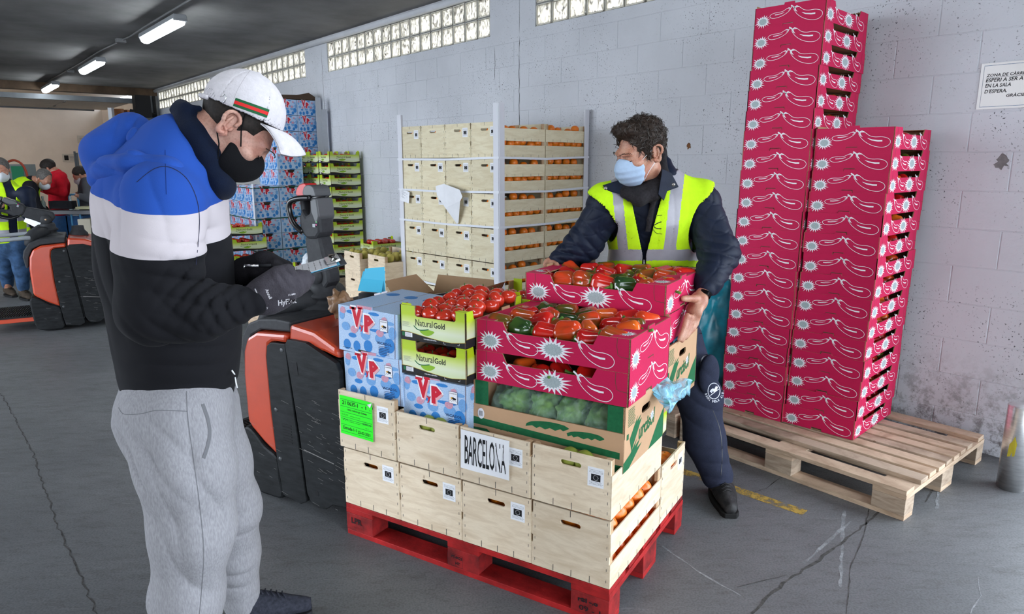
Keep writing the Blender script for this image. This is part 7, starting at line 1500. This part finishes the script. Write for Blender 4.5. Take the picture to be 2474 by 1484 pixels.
def hair2(P):
    q = to_local(P, H2); d = ellp(q, (0, -.016, .056), I3, (.086, .106, .098)); face = ellp(q, (0, .094, -.012), I3, (.066, .072, .103)); d = smax(d, -face, .008)
    d = smax(d, -(q[:, 2]+.045+.9*np.maximum(0, q[:, 1]+.030)), .01)
    d = smin(d, ellp(q, (0, .072, .118), I3, (.060, .038, .030)), .03)
    for s in (-1, 1):
        d = smin(d, ellp(q, (s*.070, .020, .018), I3, (.010, .014, .038)), .008); d = smax(d, -ellp(q, (s*.084, -.010, .000), I3, (.022, .023, .034)), .004)
    return d-.0060*np.abs(pn(q, 85, 2))-.0040*pn(q, 160, 4)-.0015*pn(q, 330, 6)+.003
HAIR2 = snet(hair2, (.32, 2.74, 1.44), (.72, 3.12, 1.80), .0030, 'hair', [M_HAIRD])
ht = bvh(HAIR2, H2.inverted() if False else None)
def strands(tree, n, cen, rad, m1, m2, seed, L_=.028, up=(0, 0, .3), front=None):
    rnd = random.Random(seed); q = MB(); k = 0; tries = 0
    while k < n and tries < n*4:
        tries += 1; d = Vector((rnd.gauss(0, 1), rnd.gauss(0, 1), rnd.gauss(0, 1))).normalized(); loc, nrm, i, _ = tree.ray_cast(cen+d*rad, -d, rad)
        if loc is None: continue
        t = nrm.cross(Vector((rnd.gauss(0, 1), rnd.gauss(0, 1), rnd.gauss(0, 1)))).normalized(); b_ = nrm.cross(t); l = L_*rnd.uniform(.5, 1.2); pts = []
        for j in range(5):
            s = j/4; an = s*rnd.uniform(2.0, 3.2); pts.append(loc+nrm*(l*.22*math.sin(an*.9)+.0008)+t*(l*.42*math.sin(an*.6))+b_*(l*.35*(1-math.cos(an))))
        q.tube(pts, [.0011, .0011, .0010, .0008, .0004], m2 if rnd.random() < .30 else m1, 3, False, True); k += 1
    return q.mesh('curls')
CURL = strands(ht, 1500, H2 @ Vector((0, -.01, .05)), .3, M_HAIRD, M_HAIRG, 4)
q = MB()
for s in (-1, 1):
    for j in range(26):
        t = j/25; p = Vector((s*(.014+.036*t), .1215-.030*t**1.6, .028+.006*math.sin(PI*t)+random.uniform(-.002, .002))); q.tube([H2 @ p, H2 @ (p+Vector((s*.007, -.002, .002+random.uniform(-.001, .003))))], [.0008, .0004], M_HAIRD, 3, False)
    pts = [H2 @ Vector((s*(.031+.015*c), .0985-.007*c*c-.002*(s*c > 0), .001-.004*(1-c*c))) for c in np.linspace(-1, 1, 8)]; q.tube(pts, .0011, mat('lash_line', (.03, .012, .008), .7), 4, False)
BROW = q.mesh('eyebrows_and_lashes')
q = MB(); M_WB = mat('black_wristband', (.010, .010, .012), .35)
c0, ax_ = a_(1699, 712, 2.728), (wL-a_(1688, 728, 2.715)).normalized(); u_ = ax_.cross(Vector((.75, .62, 0))).normalized(); v_ = ax_.cross(u_)
ringp = [(math.cos(a)*.034, math.sin(a)*.024) for a in np.linspace(0, 2*PI, 25)[:-1]]; V = []
for h in (-.009, .009): V += [c0+ax_*h+u_*x+v_*y for x, y in ringp]
q.add(V, [(i, (i+1) % 24, 24+(i+1) % 24, 24+i) for i in range(24)]+[(24+i, 24+(i+1) % 24, (i+1) % 24, i) for i in range(24)], M_WB, None, True); cf = c0-Vector((.75, .62, 0)).normalized()*.026
BAND = q.mesh('wristband')
M2 = thing('person', 'curly-haired man in surgical mask, yellow-green vest and navy jacket holding a pink tray', 'person', None, None, data=M2B, parts=[
    ('jacket', J2, None, [('zip', ZIP, None, None, None, 'stuff'), ('collar_flap', cw[0], None), ('collar_flap', cw[1], None), ('snap', SN[0], None), ('snap', SN[1], None)]), ('vest', V2, None, [('printed_emblem', VLOGO, None)]), ('scarf', SC2), ('shirt', SHIRT),
    ('trousers', T2, None, [('printed_emblem', TLOGO, None, None, None, 'stuff'), ('seam', TSEAM, None, None, None, 'stuff')]), ('face_mask', MASK2, None, [('ear_loop', LOOP2, None, None, None, 'stuff')]), ('ear', ear_mesh(H2, 1, M_SKIN2)), ('hair', HAIR2, None, [('curls', CURL, None, None, None, 'stuff')]), ('eyebrows_and_lashes', BROW, None, None, None, 'stuff'), ('wristband', BAND), ('boot_collar', COLLAR)]+SH2+SH3)
# ============================================================ workers and bench in the background
M_JEAN = mat('blue_denim', (.035, .075, .15), .9, .35, 14, .2, 200); M_BLKC = mat('black_cloth_plain', (.010, .010, .013), .9, .2, 20); M_REDC = mat('red_fleece', (.52, .008, .020), .9, .12, 16, .2, 200); M_GREYC = mat('grey_cloth', (.09, .09, .10), .9); M_FMASK = mat('white_mask', (.62, .64, .66), .8)
M_BOOTB = mat('brown_boot', (.045, .032, .022), .7, .3, 30)
def far_person(label, H, neck, chest_, hips, armL, armR, legs, top, bottom, vest=None, az=0, h=.009, hairm=M_HAIRB, bald=False, tr=.15):
    ax = (math.cos(az), math.sin(az), 0)
    def body(P):
        d = head_sdf(P, H); q = lambda *a: vec(H @ Vector(a)); d = smin(d, seg(P, q(0, -.03, -.05), neck, .052, .06), .02); d = smin(d, chain(P, [neck, chest_, hips], [.08, .12, .12], ax, .75), .03)
        for A in (armL, armR): d = smin(d, chain(P, A, [.05, .04, .027]), .02); e = A[-1]+(A[-1]-A[-2]).normalized()*.06; d = smin(d, seg(P, A[-1], e, .028, .022), .01)
        for Lg in legs: d = smin(d, chain(P, [hips]+list(Lg), [.09, .08, .055, .04]), .03)
        return d
    def coat(P):
        d = chain(P, [neck+(chest_-neck)*.25, chest_, hips+Vector((0, 0, .02))], [.11, tr+.01, tr], ax, .78, .05)
        for A in (armL, armR): d = smin(d, seg(P, chest_+(neck-chest_)*.35, A[0], .07, .075), .04); d = smin(d, chain(P, A, [.076, .062, .044], None, 1, .03), .03)
        return d-.004*pn(P, 24, 3)-.003*pn(P, 55, 5)
    def trou(P):
        d = seg(P, hips+Vector((0, 0, .01)), hips-Vector((0, 0, .06)), tr-.005, tr-.005, ax, .8)
        for Lg in legs: d = smin(d, chain(P, [Lg[0], Lg[1], Lg[2]+Vector((0, 0, .05))], [.105, .080, .062], None, 1, .04), .03)
        return d-.004*pn(P, 26, 4)
    def vst(P):
        d = chain(P, [neck+(chest_-neck)*.3, chest_, hips+Vector((0, 0, .04))], [.115, tr+.018, tr+.010], ax, .8, .05); d = smin(d, chain(P, [armL[0], chest_+(neck-chest_)*.4, armR[0]], [.07, .09, .07]), .04)
        for A in (armL, armR): dd = (A[1]-A[0]).normalized(); d = smax(d, -seg(P, A[0]+dd*.02, A[0]+dd*.35, .088, .09), .004)
        f = Vector((math.cos(az), math.sin(az), 0)); l = Vector((-f.y, f.x, 0)); w = P-vec(chest_); d = smax(d, np.where(w@vec(f) > 0, .040-np.abs(w@vec(l)), -1), .004)
        return smax(d, -(seg(P, neck, neck+Vector((0, 0, .2)), .085)), .004)
    def allp(pts, m=.26): xs = [(min(p[i] for p in pts)-m, max(p[i] for p in pts)+m) for i in range(3)]; return [a for a, _ in xs], [b for _, b in xs]
    hp = H @ Vector((0, 0, 0)); pts = [hp, neck, chest_, hips]+list(armL)+list(armR)+[p for Lg in legs for p in Lg]; lo, hi = allp(pts); lo[2] = max(lo[2], .0)
    parts = [('jacket', snet(coat, lo, hi, h, 'jacket', [top]), None), ('trousers', snet(trou, lo, hi, h, 'trousers', [bottom]), None)]
    hd = lambda P: (lambda q: smax(smax(ellp(q, (0, -.014, .046), I3, (.080, .102, .092)), -ellp(q, (0, .085, -.02 if not bald else .03), I3, (.072, .080, .105)), .006), -(q[:, 2]+.04+.9*np.maximum(0, q[:, 1]+.03)), .01)-.0015*pn(P, 150, 1))(to_local(P, H))
    lo2, hi2 = allp([hp], .2); parts.append(('hair', snet(hd, lo2, hi2, .006, 'hair', [hairm]), None)); parts.append(('face_mask', snet(mask_f(H, 1.0), lo2, hi2, .005, 'face_mask', [M_FMASK]), None))
    if vest:
        def vm(C): z = C[:, 2]; zc = hips.z+.10; return ((np.abs(z-zc) < .026) | (np.abs(z-zc-.14) < .026)).astype(int)
        parts.append(('vest', snet(vst, lo, hi, h*.8, 'vest', [M_LIMEV, M_REFL], matf=vm), None))
    for Lg in legs:
        a = Lg[2]; f = Vector((math.cos(az), math.sin(az), 0)); parts += shoe('shoe', Vector((a.x, a.y, 0))-f*.07, Vector((a.x, a.y, 0))+f*.20, M_BOOTB, M_BSOLE, .05)
    return thing('person', label, 'person', None, 'workers in the background', data=snet(body, lo, hi, h*.85, 'body', [M_SKIN2]), parts=parts)
g_ = lambda x, y, Y, z=None: (Vector((a_(x, y, Y).x, Y, z)) if z is not None else a_(x, y, Y))
# at the left edge, holding the truck's tiller
far_person('worker in lime vest, white mask and jeans at the left edge behind the orange truck', head_frame(g_(3, 412, 7.7), math.radians(-60), .25), g_(5, 440, 7.75), g_(18, 478, 7.75), g_(25, 580, 7.8), (g_(66, 468, 7.75), g_(72, 520, 7.6), g_(30, 490, 7.45)), (g_(-30, 468, 7.8), g_(-40, 530, 7.6), g_(0, 500, 7.4)),
    ((g_(40, 595, 7.8), g_(52, 650, 7.85), g_(58, 705, 7.9, .09)), (g_(12, 595, 7.8), g_(14, 650, 7.95), g_(20, 698, 8.1, .09))), M_NAVY2, M_JEAN, True, math.radians(-40), hairm=M_HAIRG)
far_person('balding worker in lime vest bending over the bench in the background', head_frame(g_(104, 433, 9.3), math.radians(-5), .75), g_(84, 440, 9.3), g_(62, 458, 9.3), g_(70, 560, 9.4), (g_(72, 450, 9.5), g_(85, 500, 9.5), g_(108, 505, 9.6)), (g_(72, 452, 9.1), g_(90, 505, 9.0), g_(112, 512, 9.1)),
    ((g_(75, 580, 9.3), g_(72, 640, 9.3), g_(70, 700, 9.3, .09)), (g_(64, 580, 9.5), g_(62, 640, 9.5), g_(60, 690, 9.5, .09))), M_BLKC, M_JEAN, True, math.radians(-5), hairm=M_HAIRG, bald=True)
far_person('worker in red hooded sweatshirt and white mask behind the bench', head_frame(g_(119, 408, 10.0), math.radians(195), .60), g_(134, 418, 10.05), g_(142, 445, 10.05), g_(143, 520, 10.1), (g_(146, 428, 9.85), g_(150, 465, 9.75), g_(112, 460, 9.7)), (g_(130, 428, 10.2), g_(126, 465, 10.2), g_(104, 458, 10.0)),
    ((g_(148, 540, 10.1), g_(152, 600, 10.1), g_(156, 680, 10.1, .09)), (g_(138, 540, 10.2), g_(140, 600, 10.2), g_(142, 680, 10.2, .09))), M_REDC, M_BLKC, None, math.radians(190))
far_person('dark-haired worker glimpsed between the wall and the blue hood', head_frame(g_(196, 424, 10.2), math.radians(200), .55), g_(208, 436, 10.2), g_(214, 465, 10.2), g_(216, 545, 10.2), (g_(214, 450, 10.0), g_(212, 480, 9.9), g_(194, 475, 9.8)), (g_(208, 450, 10.4), g_(206, 480, 10.4), g_(190, 470, 10.2)),
    ((g_(218, 560, 10.2), g_(220, 620, 10.2), g_(222, 680, 10.2, .09)), (g_(212, 560, 10.3), g_(212, 620, 10.3), g_(212, 680, 10.3, .09))), M_GREYC, M_BLKC, None, math.radians(200))
# bench with its clutter
Pb = g_(110, 505, 9.75); Pe = g_(245, 507, 9.75); zt = Pb.z; q = MB(); q.box(Pb.x, Pe.x+.4, 9.45, 10.05-.35, zt-.055, zt, mat('bench_top', (.03, .03, .035), .4)); tb = q.mesh('table_top', bevel=.004)
lg = []
for x, y in ((Pe.x+.0, 9.5), (Pb.x+.05, 9.5), (Pe.x+.35, 9.66)): q = MB(); q.box(x, x+.05, y, y+.05, 0, zt-.055, M_BLKC); lg.append(('leg', q.mesh('leg'), None))
thing('work_bench', 'long black-topped work bench in the background behind the left truck', 'table', None, None, parts=[('table_top', tb)]+lg)
def small(name, label, cat, x0, x1, y0, y1, Y, m, dep=.12, group=None, bev=.004):
    a, b_ = g_(x0, y1, Y), g_(x1, y0, Y); q = MB(); q.box(a.x, b_.x, Y, Y+dep, a.z, b_.z, m); return thing(name, label, cat, None, group, data=q.mesh(name, bevel=bev))
small('plastic_tray', 'black plastic tray standing on the bench in front of the worker in red', 'tray', 119, 172, 486, 505, 9.5, M_BLKC)
for k, (x, lab) in enumerate(((106, 'clear spray bottle on the bench left of the black tray'), (173, 'clear bottle on the bench right of the black tray'))):
    p = g_(x, 505, 9.55); q = MB(); q.lathe([(.028, 0), (.03, .01), (.03, .10), (.012, .135), (.012, .155), (.016, .16), (.014, .185), (0, .186)], mat('bottle_plastic', (.30, .36, .36), .2), 12); thing('bottle', lab, 'bottle', T((p.x, p.y, zt)), 'bottles on the bench', data=q.mesh('bottle'))
small('paper_stack', 'stack of papers on the bench beside the blue hood', 'paper', 182, 215, 500, 506, 9.5, mat('cream_paper', (.35, .33, .20), .8), .2)
M_TEALC = mat('blue_crate', (.012, .06, .16), .5, .2, 20)
for k, (x0, x1) in enumerate(((84, 122), (124, 162), (164, 200))): small('plastic_crate', 'dark blue plastic crate under the bench, %s' % ('left', 'middle', 'right')[k], 'crate', x0, x1, 522, 572, 9.9, M_TEALC, .4, 'blue crates under the bench')
small('cardboard_box', 'pale cardboard box standing before the bench near the white stripe of the sweatshirt', 'box', 191, 217, 530, 566, 9.3, mat('pale_card', (.42, .38, .30), .8), .3)
q = MB(); a, b_ = g_(166, 470, 9.9), g_(196, 540, 9.9); q.tube([(a.x, 9.9, .3), (a.x, 9.9, a.z-.03), (a.x+.03, 9.9, a.z), (b_.x-.03, 9.9, a.z), (b_.x, 9.9, a.z-.03), (b_.x, 9.9, .3)], .014, mat('light_blue_tube', (.10, .32, .55), .4), 8); thing('trolley', 'light blue tubular trolley handle behind the bench', 'trolley', None, None, data=q.mesh('trolley'))
a = g_(12, 432, 11.5); b_ = g_(55, 397, 11.5); q = MB(); q.box(a.x, b_.x, 11.5, 11.8, .0, b_.z, mat('machine_grey', (.22, .24, .23), .5)); q2 = MB(); q2.box(a.x+.13, b_.x, 11.49, 11.5, a.z-.02, b_.z-.03, mat('green_panel', (.03, .22, .11), .5)); q3 = MB(); q3.tube(smooth_path([tuple(g_(x, y, 11.45)) for x, y in ((8, 402), (22, 390), (38, 388), (54, 398), (64, 418), (68, 440))], 4, False), .018, mat('red_hose', (.35, .06, .03), .5), 8)
thing('charging_station', 'grey and green battery charging cabinet with a red hose by the far wall', 'machine', None, None, data=q.mesh('cabinet'), parts=[('green_panel', q2.mesh('green_panel')), ('hose', q3.mesh('hose'))])
def far_paper(label, x0, x1, y0, y1, lines=4, pic=False):
    c = MWALL.inverted(); d = (a_((x0+x1)/2, (y0+y1)/2, 1)-Vector((0, 0, 1.546)));
    o = c @ Vector((0, 0, 1.546)); dl = c.to_3x3() @ d
    def hit(px, py): dd = c.to_3x3() @ (a_(px, py, 1)-Vector((0, 0, 1.546))); t = (-24.49-o.x)/dd.x; return o+dd*t
    A_, B2 = hit(x0, y1), hit(x1, y0); q = MB(); q.box(-24.49, -24.47, min(A_.y, B2.y), max(A_.y, B2.y), min(A_.z, B2.z), max(A_.z, B2.z), mat('far_notice', (.50, .48, .44), .8)); w, hh = abs(B2.y-A_.y), abs(B2.z-A_.z); y0_, z0_ = min(A_.y, B2.y), min(A_.z, B2.z)
    if pic: q.box(-24.47, -24.465, y0_+w*.12, y0_+w*.42, z0_+hh*.2, z0_+hh*.8, M_INK)
    for j in range(lines): q.box(-24.47, -24.465, y0_+w*(.5 if pic else .15), y0_+w*.9, z0_+hh*(.2+.6*j/lines), z0_+hh*(.26+.6*j/lines), M_INKG)
    thing('wall_notice', label, 'notice', MWALL, 'notices on the far wall', data=q.mesh('wall_notice'))
far_paper('framed notice with a dark picture on the far wall left of the blue hood', 152, 184, 372, 391, 4, True); far_paper('torn paper notice higher on the far wall', 188, 218, 328, 346, 3)
q = MB(); 
for i, x in enumerate((184, 189)): p = g_(x, 400, 13.0); q.tube([(p.x, 13.0, 0), (p.x, 13.0, g_(x, 366+3*i, 13.0).z)], .018, M_GREY, 6)
thing('pipe_pair', 'pair of grey upright pipes by the far wall', 'pipe', None, None, data=q.mesh('pipe_pair'))
for k, (x, m) in enumerate(((272, 'white_pipe'), (291, 'brown_beam'), (305, 'brown_beam'))):
    p = g_(x, 330, 15.5+.3*k); q = MB(); w = .08 if k == 0 else .17; q.box(p.x-w/2, p.x+w/2, p.y, p.y+.1, 0, 2.7, mat('white_drainpipe', (.6, .62, .66), .35) if k == 0 else mat('varnished_wood', (.26, .10, .04), .5, .2, 6)); thing('upright_board', ['white downpipe at the far corner behind the hood', 'brown upright board left of the door guide, far end', 'brown upright board nearest the door guide'][k], 'board', None, 'uprights at the far end', data=q.mesh('upright_board'))
# delivery note on the left truck's driver
p = g_(58, 535, 7.35); q, F = sheet(.17, .13, M_SHEET, .01, seed=4); thing('paper_sheet', 'delivery note hanging in front of the worker at the left', 'sheet', T(p) @ RY(.5), None, data=q.mesh('paper_sheet'))
